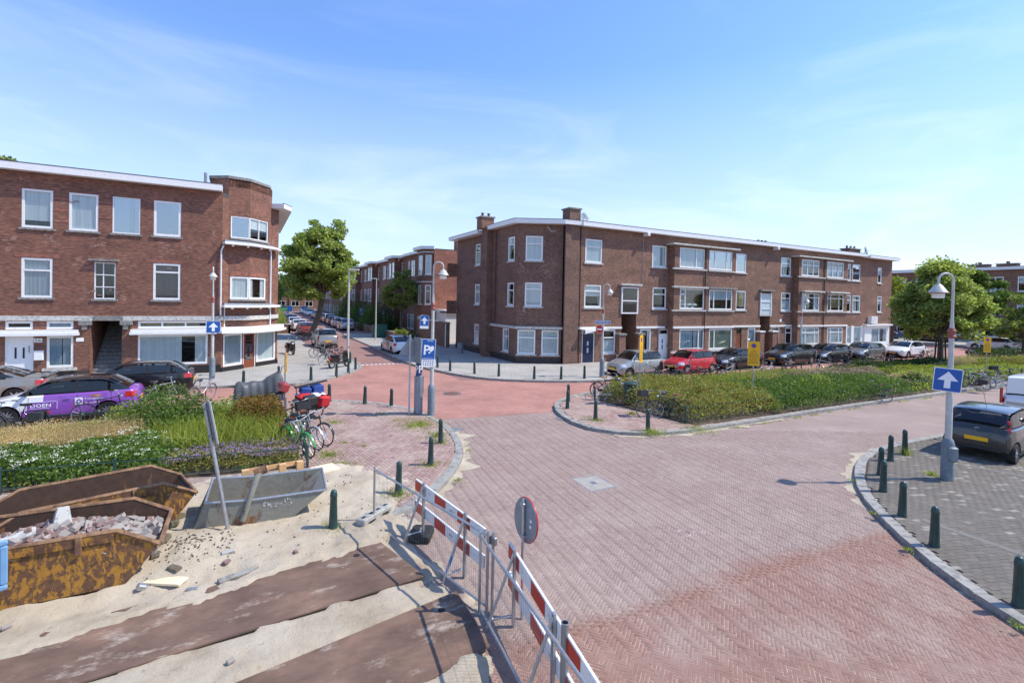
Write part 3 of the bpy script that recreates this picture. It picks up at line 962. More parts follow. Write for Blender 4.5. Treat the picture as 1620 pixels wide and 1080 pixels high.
for nm, lab, poly, zt in (('steel_plate', 'long rusty steel road plate half buried in sand below the skips', [G(600, 862), G(672, 918), (-4.2, 6.9), (-4.6, 8.2)], 0.078),
                          ('steel_plate', 'rusty steel road plate at the bottom edge beside the low fence', [G(722, 942), G(775, 1030), (-1.6, 4.6), (-2.2, 5.95)], 0.076)):
    p = tag(MB().prism(poly, zt - 0.022, zt).build(nm, 'rusty_plate'), lab, 'steel plate', 'steel plates on the sand')
    c = np.array(poly[0]) * 0.8 + np.array(poly[2]) * 0.08 + np.array(poly[1]) * 0.12
    MB().lathe([(0.055, zt), (0.055, zt + 0.004)], 12, T=Matrix.Translation((c[0], c[1], 0))).build('lifting_hole', 'rubber', p)

# sand swept against the kerbs, and a row of pale slabs let into the front pavement
def drift(line, w, seed):
    Q = resample(line, .12)
    k = [max(.03, w * (.55 + 1.3 * noise.noise(Vector((i * .21, seed, 0))) + .35 * noise.noise(Vector((i * .9, seed, 3))))) * min(1, i / 6, (len(Q) - 1 - i) / 6) + .01 for i in range(len(Q))]
    A, m = Q, MB()
    B = [offset_line(Q, -q)[i] for i, q in enumerate(k)]
    m.grid([[(p[0], p[1], .006) for p in A], [(p[0], p[1], .004) for p in B]], flip=False)
    m.build('sand_drift', 'sand', kind='structure')


drift([p for p in K_RF if 12 < p[0] < 18], .35, 1.0)
drift([p for p in K_MID[::-1] if p[0] > 3.4 and p[1] < 17], .42, 5.0)
drift([p for p in K_ISL if p[1] < 13.6 and p[0] < 20], .25, 9.0)
for (a, b) in (((1458, 821), (1640, 884)), ((1535, 737), (1640, 757))):
    a, b = np.array(G(*a, .1)), np.array(G(*b, .1))
    v = (b - a) / np.linalg.norm(b - a)
    for k in range(int(np.linalg.norm(b - a) / .3) + 1):
        q = MB().box(-.148, .148, -.09, .09, -.03, 0, bev=.004).build('paving_slab', 'slab_grey', frontp)
        q.location, q.rotation_euler = (*(a + v * (.15 + .3 * k)), .1065), (0, 0, math.atan2(v[1], v[0]))

cx_, cy_ = G(1082, 843)
ck = MB().ring(.12, .012, 26, 4, T=Matrix.Translation((cx_, cy_, .002)))
for k, (u, v) in enumerate(((.22, .05), (.3, -.03), (.36, .04), (.44, -.02))):
    ck.box(cx_ + u - .012, cx_ + u + .012, cy_ - u * .5 + v - .05, cy_ - u * .5 + v + .05, -.005, .006, T=None)
ck.build('road_marking', 'chalk', kind='structure')
# ---------------------------------------------------------------- buildings
class Wall:
    """a straight stretch of wall: u runs along it, d outwards, z up; meshes land in the frame of root"""

    def __init__(s, root, p0, p1):
        s.root = root
        s.o = np.array([root.location.x, root.location.y])
        s.p0 = np.array(p0, float)
        v = np.array(p1, float) - s.p0
        s.len = float(np.linalg.norm(v))
        s.t = v / s.len
        s.n = np.array([s.t[1], -s.t[0]])

    def pt(s, u, d, z):
        q = s.p0 + s.t * u + s.n * d - s.o
        return (q[0], q[1], z)

    def T(s):
        q = s.p0 - s.o
        return Matrix(((s.t[0], s.n[0], 0, q[0]), (s.t[1], s.n[1], 0, q[1]), (0, 0, 1, 0), (0, 0, 0, 1)))

    def box(s, mb, u0, u1, d0, d1, z0, z1, mi=0, bev=0.0):
        vs_before = len(mb.v)
        mb.box(u0, u1, d0, d1, z0, z1, mi, None, bev)
        T = s.T()
        for i in range(vs_before, len(mb.v)):
            mb.v[i] = tuple(T @ Vector(mb.v[i]))
        # the frame is mirrored (t, n, z is left handed): turn the new faces round
        k = 2 * 4 + 18 if bev else 6
        for i in range(len(mb.f) - k, len(mb.f)):
            mb.f[i] = mb.f[i][::-1]
        return mb

    def part(s, name, mat, u0, u1, d0, d1, z0, z1, parent=None, bev=0.0):
        return s.box(MB(), u0, u1, d0, d1, z0, z1, 0, bev).build(name, mat, parent or s.root)

    def build(s, z0, z1, mat, ops=(), depth=0.13, name='wall', u0=0.0, u1=None):
        """wall face with real openings (u0, u1, za, zb) and their reveals"""
        u1 = s.len if u1 is None else u1
        us = sorted({u0, u1} | {max(u0, min(u1, k)) for o in ops for k in o[:2]})
        zs = sorted({z0, z1} | {max(z0, min(z1, k)) for o in ops for k in o[2:4]})
        mb = MB()
        for a, b in zip(us, us[1:]):
            run = None
            for c, d in list(zip(zs, zs[1:])) + [(None, None)]:
                hole = c is None or any(o[0] < (a + b) / 2 < o[1] and o[2] < (c + d) / 2 < o[3] for o in ops)
                if hole:
                    if run:
                        mb.add([s.pt(a, 0, run[0]), s.pt(b, 0, run[0]), s.pt(b, 0, run[1]), s.pt(a, 0, run[1])], [(0, 1, 2, 3)])
                    run = None
                else:
                    run = (run[0], d) if run else (c, d)
        for a, b, c, d in [o[:4] for o in ops]:
            D = -depth
            a_, b_ = max(a, u0), min(b, u1)
            mb.add([s.pt(a_, 0, c), s.pt(a_, 0, d), s.pt(a_, D, d), s.pt(a_, D, c)], [(0, 1, 2, 3)])
            mb.add([s.pt(b_, 0, d), s.pt(b_, 0, c), s.pt(b_, D, c), s.pt(b_, D, d)], [(0, 1, 2, 3)])
            mb.add([s.pt(a_, 0, d), s.pt(b_, 0, d), s.pt(b_, D, d), s.pt(a_, D, d)], [(0, 1, 2, 3)])
            mb.add([s.pt(b_, 0, c), s.pt(a_, 0, c), s.pt(a_, D, c), s.pt(b_, D, c)], [(0, 1, 2, 3)])
        return mb.build(name, mat, s.root)

    def window(s, u0, u1, z0, z1, v=(), h=(), cur='net', sill='stone_pale', fw=0.1, glass='glass', frame='white_paint', tilt=None, sub=None, sillw=0.1, silld=0.07, cell=None):
        """frame, panes, curtain and sill in an opening; v, h: where the bars stand (0..1)"""
        d0, d1 = -0.085, -0.015
        fr = MB()
        s.box(fr, u0, u0 + fw, d0, d1, z0, z1)
        s.box(fr, u1 - fw, u1, d0, d1, z0, z1)
        s.box(fr, u0 + fw, u1 - fw, d0, d1, z1 - fw, z1)
        s.box(fr, u0 + fw, u1 - fw, d0, d1, z0, z0 + fw * 1.15)
        bw = fw * 0.8
        vu = [u0 + (u1 - u0) * k for k in v]
        hz = [z0 + (z1 - z0) * k for k in h]
        for k in vu:
            s.box(fr, k - bw / 2, k + bw / 2, d0 + 0.002, d1 - 0.002, z0 + fw * 1.15, z1 - fw)
        ue = [u0 + fw] + [x for k in vu for x in (k - bw / 2, k + bw / 2)] + [u1 - fw]
        cols = list(zip(ue[::2], ue[1::2]))
        for k in hz:
            for ci, (a, b) in enumerate(cols):
                if cell and ci in cell:
                    continue
                s.box(fr, a, b, d0 + 0.004, d1 + 0.012, k - bw / 2, k + bw / 2)
        w = fr.build('window', frame, s.root)
        ze = [z0 + fw] + [x for k in hz for x in (k - bw / 2, k + bw / 2)] + [z1 - fw]
        rows = list(zip(ze[::2], ze[1::2]))
        for ci, (a, b) in enumerate(cols):
            rr = [(rows[0][0], rows[-1][1])] if (cell and ci in cell) else rows
            for c, d in rr:
                s.part('pane', glass, a, b, -0.06, -0.052, c, d, w)
        if sub:   # an opened sash, tilted inwards
            a, b, c, d = sub
            ua, ub, za, zb = u0 + (u1 - u0) * a, u0 + (u1 - u0) * b, z0 + (z1 - z0) * c, z0 + (z1 - z0) * d
            m = MB()
            for x0, x1, y0, y1 in ((ua, ua + .05, za, zb), (ub - .05, ub, za, zb), (ua + .05, ub - .05, za, za + .05), (ua + .05, ub - .05, zb - .05, zb)):
                s.box(m, x0, x1, -0.06, -0.02, y0, y1)
            T = s.T()
            Ti = T.inverted()
            for i, p in enumerate(m.v):
                q = Ti @ Vector(p)
                q.y -= (q.z - za) * 0.2 + 0.05
                m.v[i] = tuple(T @ q)
            m.build('sash', frame, w)
        s.curtain(w, u0 + fw, u1 - fw, z0 + fw, z1 - fw, cur)
        if sill:
            s.part('sill', sill, u0 - sillw, u1 + sillw, -0.10, silld, z0 - 0.10, z0 - 0.002, w)
        return w

    def curtain(s, par, a, b, c, d, cur):
        def wavy(x0, x1, y0, y1, mat, dep=-0.095, amp=0.012):
            if x1 - x0 < 0.03:
                return
            n = max(4, int((x1 - x0) / 0.05))
            P = []
            for z in (y0, y1):
                P.append([s.pt(x0 + (x1 - x0) * i / n, dep + amp * math.sin(i * 2.1 + 0.7 * math.sin(i * 0.9 + a)), z) for i in range(n + 1)])
            MB().grid(P).build('curtain', mat, par, 60)
        if cur == 'net':
            wavy(a, b, c, d, 'net_curtain')
        elif cur == 'gap':
            m = a + (b - a) * 0.62
            wavy(a, m, c, d, 'net_curtain')
            wavy(m + (b - m) * 0.55, b, c, d, 'net_curtain')
        elif cur == 'grey':
            wavy(a, b, c, d, 'grey_curtain')
        elif cur == 'blue':
            wavy(a, a + (b - a) * .55, c, d, 'blue_curtain', -.11, amp=.02)
            wavy(a + (b - a) * .6, b, c, d, 'grey_curtain', -.12, amp=.02)
        elif cur == 'plum':
            wavy(a, b, c, d, 'plum_curtain')
        elif cur == 'tan':
            wavy(a, b - (b - a) * .1, c + (d - c) * .15, d, 'tan_curtain')
        elif cur == 'sides':
            wavy(a, a + (b - a) * 0.24, c, d, 'net_curtain')
            wavy(b - (b - a) * 0.24, b, c, d, 'net_curtain')
        elif cur == 'blind':
            s.part('roller_blind', 'white_blind', a, b, -0.095, -0.09, c, d, par)
        elif cur == 'blind_up':
            s.part('roller_blind', 'white_blind', a, b, -0.095, -0.09, c + (d - c) * 0.16, d, par)
        elif cur == 'half':
            s.part('roller_blind', 'white_blind', a, b, -0.095, -0.09, c + (d - c) * 0.5, d, par)
        elif cur == 'olive':
            s.part('roller_blind', 'olive_blind', a, b, -0.095, -0.09, c, d, par)
        elif cur == 'low':
            wavy(a, b, c, c + (d - c) * 0.6, 'net_curtain')
        if cur in ('dark', 'sides', 'half', 'gap', 'low', 'blind_up') and b - a > 0.5:
            T = s.T()      # plants and pots on the window board
            for k in range(rng.randint(1, 3)):
                u = a + (b - a) * rng.uniform(.15, .85)
                q = T @ Vector((u, -0.2, c + 0.02))
                MB().lathe([(0.05, 0), (0.06, 0.1), (0.03, 0.11), (0.075, 0.19), (0.05, 0.27), (0.0, 0.31)], 7, T=Matrix.Translation(q)).build('window_plant', 'leaf_dark', par)

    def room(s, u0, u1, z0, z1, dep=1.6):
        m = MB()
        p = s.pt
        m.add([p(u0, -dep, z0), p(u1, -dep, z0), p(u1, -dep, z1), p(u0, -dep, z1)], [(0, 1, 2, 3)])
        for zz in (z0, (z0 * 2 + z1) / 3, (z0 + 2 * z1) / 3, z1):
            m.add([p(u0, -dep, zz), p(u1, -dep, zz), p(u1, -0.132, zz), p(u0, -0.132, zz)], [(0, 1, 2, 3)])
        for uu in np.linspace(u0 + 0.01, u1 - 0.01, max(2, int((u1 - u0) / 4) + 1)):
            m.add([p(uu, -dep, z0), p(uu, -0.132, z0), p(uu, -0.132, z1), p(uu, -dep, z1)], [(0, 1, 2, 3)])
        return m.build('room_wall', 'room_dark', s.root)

    def door(s, u0, u1, z0, z1, mat, top=0.0, lights=(), frame='white_paint', handle=True):
        m = MB()
        f = 0.06
        s.box(m, u0, u0 + f, -0.12, -0.02, z0, z1)
        s.box(m, u1 - f, u1, -0.12, -0.02, z0, z1)
        s.box(m, u0 + f, u1 - f, -0.12, -0.02, z1 - f, z1)
        zt = z1 - f - top
        if top:
            s.box(m, u0 + f, u1 - f, -0.12, -0.02, zt - f, zt)
        fr = m.build('door_frame', frame, s.root)
        if top:
            s.part('pane', 'glass', u0 + f, u1 - f, -0.09, -0.08, zt, z1 - f, fr)
            zt -= f
        dm = MB()
        s.box(dm, u0 + f, u1 - f, -0.10, -0.05, z0 + 0.02, zt)
        dr = dm.build('door', mat, s.root)
        for a, b, c, d in lights:
            U0, U1 = u0 + f + (u1 - u0 - 2 * f) * a, u0 + f + (u1 - u0 - 2 * f) * b
            Z0, Z1 = z0 + (zt - z0) * c, z0 + (zt - z0) * d
            s.part('door_light', 'frosted_glass' if mat == 'navy_paint' else 'black_paint', U0, U1, -0.05, -0.04, Z0, Z1, dr)
        if handle:
            q = u1 - f - 0.1
            MB().tube([s.pt(q, -0.05, z0 + 1.0), s.pt(q, 0.01, z0 + 1.02), s.pt(q, 0.01, z0 + 1.3), s.pt(q, -0.05, z0 + 1.32)], 0.014, 6).build('door_handle', 'black_paint', dr)
        s.part('threshold', 'stone_grey', u0, u1, -0.12, 0.05, z0 - 0.1, z0 + 0.005, dr)
        return dr


def roof_edge(root, pts, zb, zt, over, mat='white_paint', name='roof_fascia', back=0.25):
    """boxed fascia along the wall line pts (outside on the right)"""
    o = np.array([root.location.x, root.location.y])
    P = [np.array(p, float) - o for p in pts]
    out = [np.array(q) for q in offset_line(P, -over)]
    inn = [np.array(q) for q in offset_line(P, back)]
    mb = MB()
    n = len(P)
    vs = []
    for a, b in zip(out, inn):
        vs += [(*a, zb), (*a, zt), (*b, zt), (*b, zb)]
    fs = []
    for i in range(n - 1):
        for k in range(4):
            fs.append((i * 4 + k, (i + 1) * 4 + k, (i + 1) * 4 + (k + 1) % 4, i * 4 + (k + 1) % 4))
    fs += [(0, 1, 2, 3), ((n - 1) * 4 + 3, (n - 1) * 4 + 2, (n - 1) * 4 + 1, (n - 1) * 4)]
    mb.add(vs, fs)
    mb.build(name, mat, root)
    lead = MB()      # dark flashing on top of the fascia
    vs = []
    for a, b in zip(offset_line(P, -over - 0.012), offset_line(P, -over + 0.09)):
        vs += [(*a, zt + 0.001), (*a, zt + 0.035), (*b, zt + 0.035), (*b, zt + 0.001)]
    lead.add(vs, fs)
    lead.build('roof_flashing', 'roof_felt', root)


def band(root, pts, z0, z1, out, mat, name, back=0.0):
    o = np.array([root.location.x, root.location.y])
    P = [np.array(p, float) - o for p in pts]
    A, B = offset_line(P, -out), offset_line(P, back)
    vs = []
    for a, b in zip(A, B):
        vs += [(*a, z0), (*a, z1), (*b, z1), (*b, z0)]
    n = len(P)
    fs = [(i * 4 + k, (i + 1) * 4 + k, (i + 1) * 4 + (k + 1) % 4, i * 4 + (k + 1) % 4) for i in range(n - 1) for k in range(4)]
    fs += [(0, 1, 2, 3), ((n - 1) * 4 + 3, (n - 1) * 4 + 2, (n - 1) * 4 + 1, (n - 1) * 4)]
    return MB().add(vs, fs).build(name, mat, root)


def chimney(root, x, y, w, d, z0, z1, mat, pots=0, cap='stone_grey'):
    o = root.location
    x, y = x - o.x, y - o.y
    c = MB().box(x - w / 2, x + w / 2, y - d / 2, y + d / 2, z0, z1).build('chimney', mat, root)
    MB().box(x - w / 2 - .08, x + w / 2 + .08, y - d / 2 - .08, y + d / 2 + .08, z1, z1 + .1).build('chimney_cap', cap, c)
    for k in range(pots):
        T = Matrix.Translation((x - w / 2 + (k + .5) * w / pots, y, z1 + .1))
        MB().lathe([(0.11, 0), (0.09, 0.22), (0.12, 0.24), (0.12, 0.3), (0.08, 0.3)], 10, T=T).build('chimney_pot', 'clay_pot', c)
    return c


def pipe(root, pts, r, mat, name='drainpipe'):
    o = root.location
    return MB().tube([(x - o.x, y - o.y, z) for x, y, z in pts], r, 8).build(name, mat, root, 40)


def dish(name, label, x, y, z, aim):
    t = thing(name, label, 'satellite dish', (x, y, z), aim)
    MB().lathe([(0.0, 0.0), (0.2, 0.02), (0.36, 0.07), (0.44, 0.12), (0.44, 0.135), (0.0, 0.03)], 20, T=Matrix.Translation((0, 0, 0.55)) @ Matrix.Rotation(rad(75), 4, 'Y')).build('reflector', 'sign_back', t, 40)
    MB().tube([(0, 0, 0), (0, 0, .5), (.05, 0, .55)], 0.025).build('mast', 'galv', t)
    MB().tube([(0.03, 0, .2), (.5, 0, .62)], 0.014).build('feed_arm', 'galv', t)
    return t


# ================= apartment building on the right =================
YF, YB = 28.4, 27.85
RBLD = thing('apartment_building', 'long dark brown brick apartment block with white roof edge behind the row of parked cars', 'building', (30, 34, 0))
TOPZ = 9.9
OUT_R = [(16.5, 41.2), (16.5, 30.0), (19.35, 28.62), (19.35, YF), (63.4, YF)]
# openings per wall: (u0,u1,z0,z1) + window arguments
wl = Wall(RBLD, (16.5, 41.2), (16.5, 30.0))          # along the side street
wc = Wall(RBLD, (16.5, 30.0), (19.35, 28.62))        # the canted corner
wm = Wall(RBLD, (19.35, YF), (63.4, YF))             # main front
NS = 'stone_pale'
side = [(4.0, 4.95, 7.25, 8.95, dict(h=(.62,), cur='low')), (4.0, 4.95, 4.05, 5.7, dict(h=(.62,), cur='net')), (4.0, 4.95, .85, 2.45, dict(h=(.62,), cur='gap')),
        (9.75, 10.75, 7.25, 8.95, dict(h=(.68,), cur='sides', sub=(.1, .9, .05, .64))), (9.75, 10.75, 4.05, 5.7, dict(h=(.68,), cur='sides', sub=(.1, .9, .05, .64))), (9.15, 10.1, .75, 2.42, dict(h=(.66,), cur='gap'))]
cant = [(.55, 1.75, 7.25, 8.95, dict(h=(.68,), cur='net')), (.55, 1.75, 4.05, 5.72, dict(h=(.72,), cur='net')), (.1, 1.35, .72, 2.42, dict(h=(.68,), cur='blind')), (1.78, 2.98, .7, 2.42, dict(h=(.68,), cur='blind'))]
X0 = 19.35
front = [(21.1, 22.6, 7.25, 8.93, dict(h=(.68,), cur='blind', sub=(.08, .92, .05, .64))), (27.48, 28.97, 7.25, 8.92, dict(cur='gap')),
         (21.1, 22.6, 4.05, 5.68, dict(h=(.72,), cur='half', sub=(.08, .92, .05, .66))), (27.6, 29.03, 4.02, 5.68, dict(h=(.68,), cur='dark')),
         (22.78, 24.0, .72, 2.44, dict(h=(.66,), cur='low')), (26.42, 27.52, .7, 2.44, dict(cur='sides')),
         (37.2, 38.55, 7.25, 8.9, dict(cur='dark', glass='glass_sky')), (37.3, 38.6, 4.0, 5.68, dict(cur='tan')), (39.0, 40.05, .7, 2.42, dict(cur='grey')),
         (43.45, 44.95, 7.2, 8.93, dict(h=(.68,), cur='half', sub=(.4, .95, .05, .64))), (43.6, 45.0, 3.97, 5.67, dict(h=(.68,), cur='low')), (44.35, 45.38, .75, 2.42, dict(h=(.7,), cur='dark')),
         (54.3, 55.12, 7.2, 8.88, dict(cur='gap')), (55.42, 56.92, 7.2, 8.9, dict(cur='low', glass='glass_sky')), (54.45, 55.25, 3.92, 5.68, dict(h=(.7,), cur='half')), (55.58, 57.05, 3.92, 5.67, dict(h=(.7,), cur='gap')),
         (60.4, 61.18, 7.1, 8.8, dict(cur='half')), (60.5, 61.35, 3.95, 5.69, dict(h=(.7,), cur='half'))]
doors = [(20.98, 22.08, 0.02, 2.25), (28.35, 29.4, .02, 2.42), (37.45, 38.15, .3, 2.42), (42.3, 43.5, .1, 2.45)]
stairs = [(24.55, 25.98, 0.05, 5.62), (40.62, 42.0, 0.05, 5.5)]
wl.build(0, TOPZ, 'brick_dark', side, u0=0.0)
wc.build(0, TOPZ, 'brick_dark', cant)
sh = lambda o: (o[0] - X0, o[1] - X0) + tuple(o[2:4])
wm.build(0, TOPZ, 'brick_brown', [sh(o) for o in front] + [sh(o) for o in doors] + [sh(o) for o in stairs])
for wv, ops, dx in ((wl, side, 0), (wc, cant, 0), (wm, front, X0)):
    for o in ops:
        wv.window(o[0] - dx, o[1] - dx, o[2], o[3], sill=NS, **o[4])
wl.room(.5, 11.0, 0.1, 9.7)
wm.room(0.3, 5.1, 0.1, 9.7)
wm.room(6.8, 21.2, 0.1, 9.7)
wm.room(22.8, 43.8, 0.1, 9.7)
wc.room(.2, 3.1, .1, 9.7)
bb = MB()
bb.add([(16.5 - 30, 41.2 - 34, 0), (16.5 - 30, 41.2 - 34, TOPZ), (63.4 - 30, 41.2 - 34, TOPZ), (63.4 - 30, 41.2 - 34, 0), (63.4 - 30, YF - 34, 0), (63.4 - 30, YF - 34, TOPZ)], [(0, 1, 2, 3), (3, 2, 5, 4)])
bb.build('back_wall', 'brick_brown', RBLD)
rp = [(x - 30, y - 34) for x, y in OUT_R] + [(63.4 - 30, 41.2 - 34)]
MB().prism(rp, TOPZ - 0.02, TOPZ + 0.1).build('roof', 'roof_felt', RBLD)
roof_edge(RBLD, [(16.5, 41.5), (16.5, 35.2)], 9.62, 9.87, 0.75)
roof_edge(RBLD, [(16.5, 34.3), (16.5, 30.0), (19.35, 28.62), (20.6, 28.5)], 9.78, 10.08, 0.5)
roof_edge(RBLD, [(20.55, YF), (42.6, YF)], 9.76, 10.06, 0.48)
roof_edge(RBLD, [(42.6, YF), (57.4, YF)], 9.76, 10.05, 0.46)
roof_edge(RBLD, [(57.4, YF), (63.4, YF), (63.4, YF + 4)], 9.66, 9.92, 0.72)
for x in (26.6, 42.3):    # white brackets under the eaves
    wm.part('eaves_bracket', 'white_paint', x - X0 - .12, x - X0 + .12, 0.0, .55, 9.5, 9.75, bev=.02)
wl.part('chimney_breast', 'brick_dark', 6.35, 7.25, 0.002, .5, 0.0, 10.02)
wm.part('pilaster', 'brick_dark', -.02, 1.15, 0.002, .12, 0, 9.77)
pipe(RBLD, [(19.3, 28.3, 9.7), (19.3, 28.3, .1)], .05, 'dark_wood')
pipe(RBLD, [(20.62, 28.3, 9.7), (20.62, 28.3, .1)], .045, 'dark_wood')
pipe(RBLD, [(16.38, 33.2, 9.6), (16.38, 33.2, 2.8)], .045, 'dark_wood')
wl.part('plinth', 'brick_plinth', 0, 11.2, 0.002, .03, 0, .52)
wc.part('plinth', 'brick_plinth', 0, 3.16, 0.003, .035, 0, .5)
band(RBLD, [(16.5, 34.0), (16.5, 30.0), (19.35, 28.58), (20.5, 28.52)], 2.48, 2.66, .16, 'stone_pale', 'stone_band')
for a, b in ((20.5, 24.55), (25.98, 28.9), (36.1, 40.6), (42.0, 45.2), (53.2, 54.4)):
    wm.part('stone_band', 'white_render', a - X0, b - X0, 0.002, .09, 2.5, 2.66)
wm.door(doors[0][0] - X0, doors[0][1] - X0, .02, 2.25, 'navy_paint', 0, ((.42, .56, .36, .52), (.42, .56, .6, .74)))
wm.door(doors[1][0] - X0, doors[1][1] - X0, .02, 2.42, 'white_paint', .3, ((.34, .46, .42, .6), (.34, .46, .66, .82)))
wm.door(doors[2][0] - X0, doors[2][1] - X0, .3, 2.42, 'brown_wood', .35, frame='dark_wood')
wm.door(doors[3][0] - X0, doors[3][1] - X0, .1, 2.45, 'brown_wood', .3)
wm.part('house_number', 'sign_white', 43.45 - X0, 43.75 - X0, .002, .02, 2.95, 3.2)
wm.part('house_number', 'sign_white', 40.55 - X0, 40.8 - X0, .122, .135, 1.9, 2.05)
# bowed canopy over the blue door
cv = MB()
P = [[wm.pt(1.5 + 2.2 * k / 10, dd, 2.48 - (.28 * (1 - (k / 10.0)) ** 2 if e else 0)) for k in range(11)] for e, dd in ((1, .1), (1, .55), (0, .55), (0, .1))]
P.append(P[0])
cv.grid(P, flip=True).build('door_canopy', 'white_render', RBLD)
for i, (a, b, z0, z1) in enumerate(stairs):
    ua, ub = a - X0, b - X0
    m = MB()
    p = wm.pt
    for u, fl in ((ua, 0), (ub, 1)):
        q = [p(u, -.13, 0), p(u, -5, 0), p(u, -5, 5.7), p(u, -.13, 5.7)]
        m.add(q if fl else q[::-1], [(0, 1, 2, 3)])
    m.add([p(ua, -5, 0), p(ub, -5, 0), p(ub, -5, 5.7), p(ua, -5, 5.7)], [(0, 1, 2, 3)])
    m.add([p(ua, -.13, 5.6), p(ub, -.13, 5.6), p(ub, -5, 5.6), p(ua, -5, 5.6)], [(0, 1, 2, 3)])
    st = m.build('stairwell', 'brick_brown', RBLD)
    for k in range(15):
        wm.part('step', 'stone_grey', ua + .01, ub - .01, -.45 - .29 * k - .29, -.45 - .29 * k, 0, .18 * (k + 1), st)
    # glazed box that hangs over the stairs
    za = 3.62 if i == 0 else 3.5
    g = MB()
    gm = [(ua - .1, ua), (ub, ub + .1)]
    for x0, x1 in gm:
        wm.box(g, x0, x1, 0.004, .1, za, 5.62)
    for zz in ((za, za + .1), (4.55, 4.63), (5.52, 5.62)) if i == 0 else ((za, za + .06), (4.1, 4.14), (4.75, 4.79), (5.44, 5.5)):
        wm.box(g, ua, ub, 0.004, .1, *zz)
    gw = g.build('stair_window', 'white_paint', RBLD)
    wm.part('pane', 'glass' if i == 0 else 'frosted_glass', ua, ub, .03, .045, za + .1, 5.5, gw)
    wm.part('window_hood', 'stone_pale' if i == 0 else 'stone_grey', ua - .3, ub + .3, .002, .3, 5.72, 5.86)
    for u in (ua - .3, ub + .1):
        pr = wm.part('stair_pier', 'brick_brown', u - .2, u + .4, .05, .42, 0, 2.05)
        wm.part('pier_cap', 'stone_grey' if i == 0 else 'white_render', u - .26, u + .46, .0, .48, 2.05, 2.17, pr)
    MB().tube([wm.pt(ub - .1, -.3, 1.0), wm.pt(ub - .1, -3.6, 3.1)], .025).build('handrail', 'galv', st)
# two bays with bands of windows
for bi, (xa, xb) in enumerate(((29.3, 36.25), (45.35, 53.5))):
    wf = Wall(RBLD, (xa, YB), (xb, YB))
    wsd = Wall(RBLD, (xa, YF), (xa, YB))
    wse = Wall(RBLD, (xb, YB), (xb, YF))
    if bi == 0:
        ops = [(29.85, 32.65, 7.3, 8.88, dict(v=(.66,), cur='net')), (33.2, 36.0, 7.3, 8.88, dict(v=(.25, .76), cur='dark', glass='glass_sky', sub=(.02, .24, .06, .94))),
               (29.95, 32.7, 4.02, 5.66, dict(v=(.22,), h=(.72,), cell=(1,), cur='dark')), (33.3, 36.12, 4.0, 5.66, dict(v=(.2, .75), cur='half')),
               (30.02, 32.8, .8, 2.44, dict(v=(.77,), cur='blue')), (33.38, 36.2, .74, 2.42, dict(v=(.23,), cur='olive'))]
    else:
        ops = [(45.75, 48.55, 7.3, 8.85, dict(v=(.33, .66), h=(.66,), cur='dark')), (49.88, 52.75, 7.3, 8.85, dict(v=(.33, .66), h=(.66,), cur='low')),
               (45.9, 48.7, 4.0, 5.7, dict(v=(.22, .72), h=(.74,), cur='sides')), (50.05, 52.9, 4.0, 5.7, dict(v=(.22, .72), h=(.74,), cur='tan')),
               (46.0, 48.8, .8, 2.42, dict(v=(.22, .74), h=(.7,), cur='net')), (50.2, 52.9, .78, 2.4, dict(v=(.2, .72), h=(.7,), cur='net'))]
    wf.build(0, 9.02, 'brick_brown', [(o[0] - xa, o[1] - xa) + tuple(o[2:4]) for o in ops], name='bay_wall')
    wsd.build(0, 9.02, 'brick_brown', name='bay_wall')
    wse.build(0, 9.02, 'brick_brown', name='bay_wall')
    for o in ops:
        wf.window(o[0] - xa, o[1] - xa, o[2], o[3], sill=None, **o[4])
    wf.part('bay_roof', 'stone_pale', -.45, xb - xa + .4, -.55, .32, 9.02, 9.14, bev=.02)
    for z0, z1 in ((7.14, 7.26), (3.86, 3.97), (.58, .72)):
        for a, b in ((-.25, (xb - xa) * .51), ((xb - xa) * .54, xb - xa + .05)):
            wf.part('sill_band', 'stone_pale', a, b, .002, .13, z0, z1)
    if bi == 0:
        wf.part('lintel_band', 'stone_pale', -.25, 3.7, .002, .2, 5.7, 5.84)
        wf.part('lintel_band', 'stone_grey', 3.85, 7.2, .002, .2, 5.72, 5.86)
    else:
        for a, b in ((.3, 3.6), (4.5, 7.9)):     # folded grey awnings
            k = wf.part('awning', 'stone_pale', a, b, .002, .42, 5.76, 5.9, bev=.03)
            for u in (a + .05, b - .08):
                MB().tube([wf.pt(u, .05, 4.7), wf.pt(u, .3, 5.75)], .02, 6).build('awning_arm', 'galv', k)
    wf.part('stone_band', 'white_render', -.05, xb - xa + .05, .002, .1, 2.5, 2.66)
    pipe(RBLD, [((xa + xb) / 2 - .05, YB - .07, 9.0), ((xa + xb) / 2 - .05, YB - .07, .1)], .045, 'dark_wood')
    wf.part('plinth', 'brick_plinth', 0, xb - xa, .002, .03, 0, .5)
    if bi == 0:      # heap of white sacks seen in a first floor window
        for k in range(7):
            q = wf.pt(1.1 + .62 * (k % 3) + .3 * (k // 3 % 2), -.45, 4.1 + .28 * (k // 3))
            MB().lathe([(0, -.13), (.25, -.1), (.34, 0), (.25, .1), (0, .13)], 10, T=Matrix.Translation(q)).build('sack', 'cloth_white', RBLD, 60)
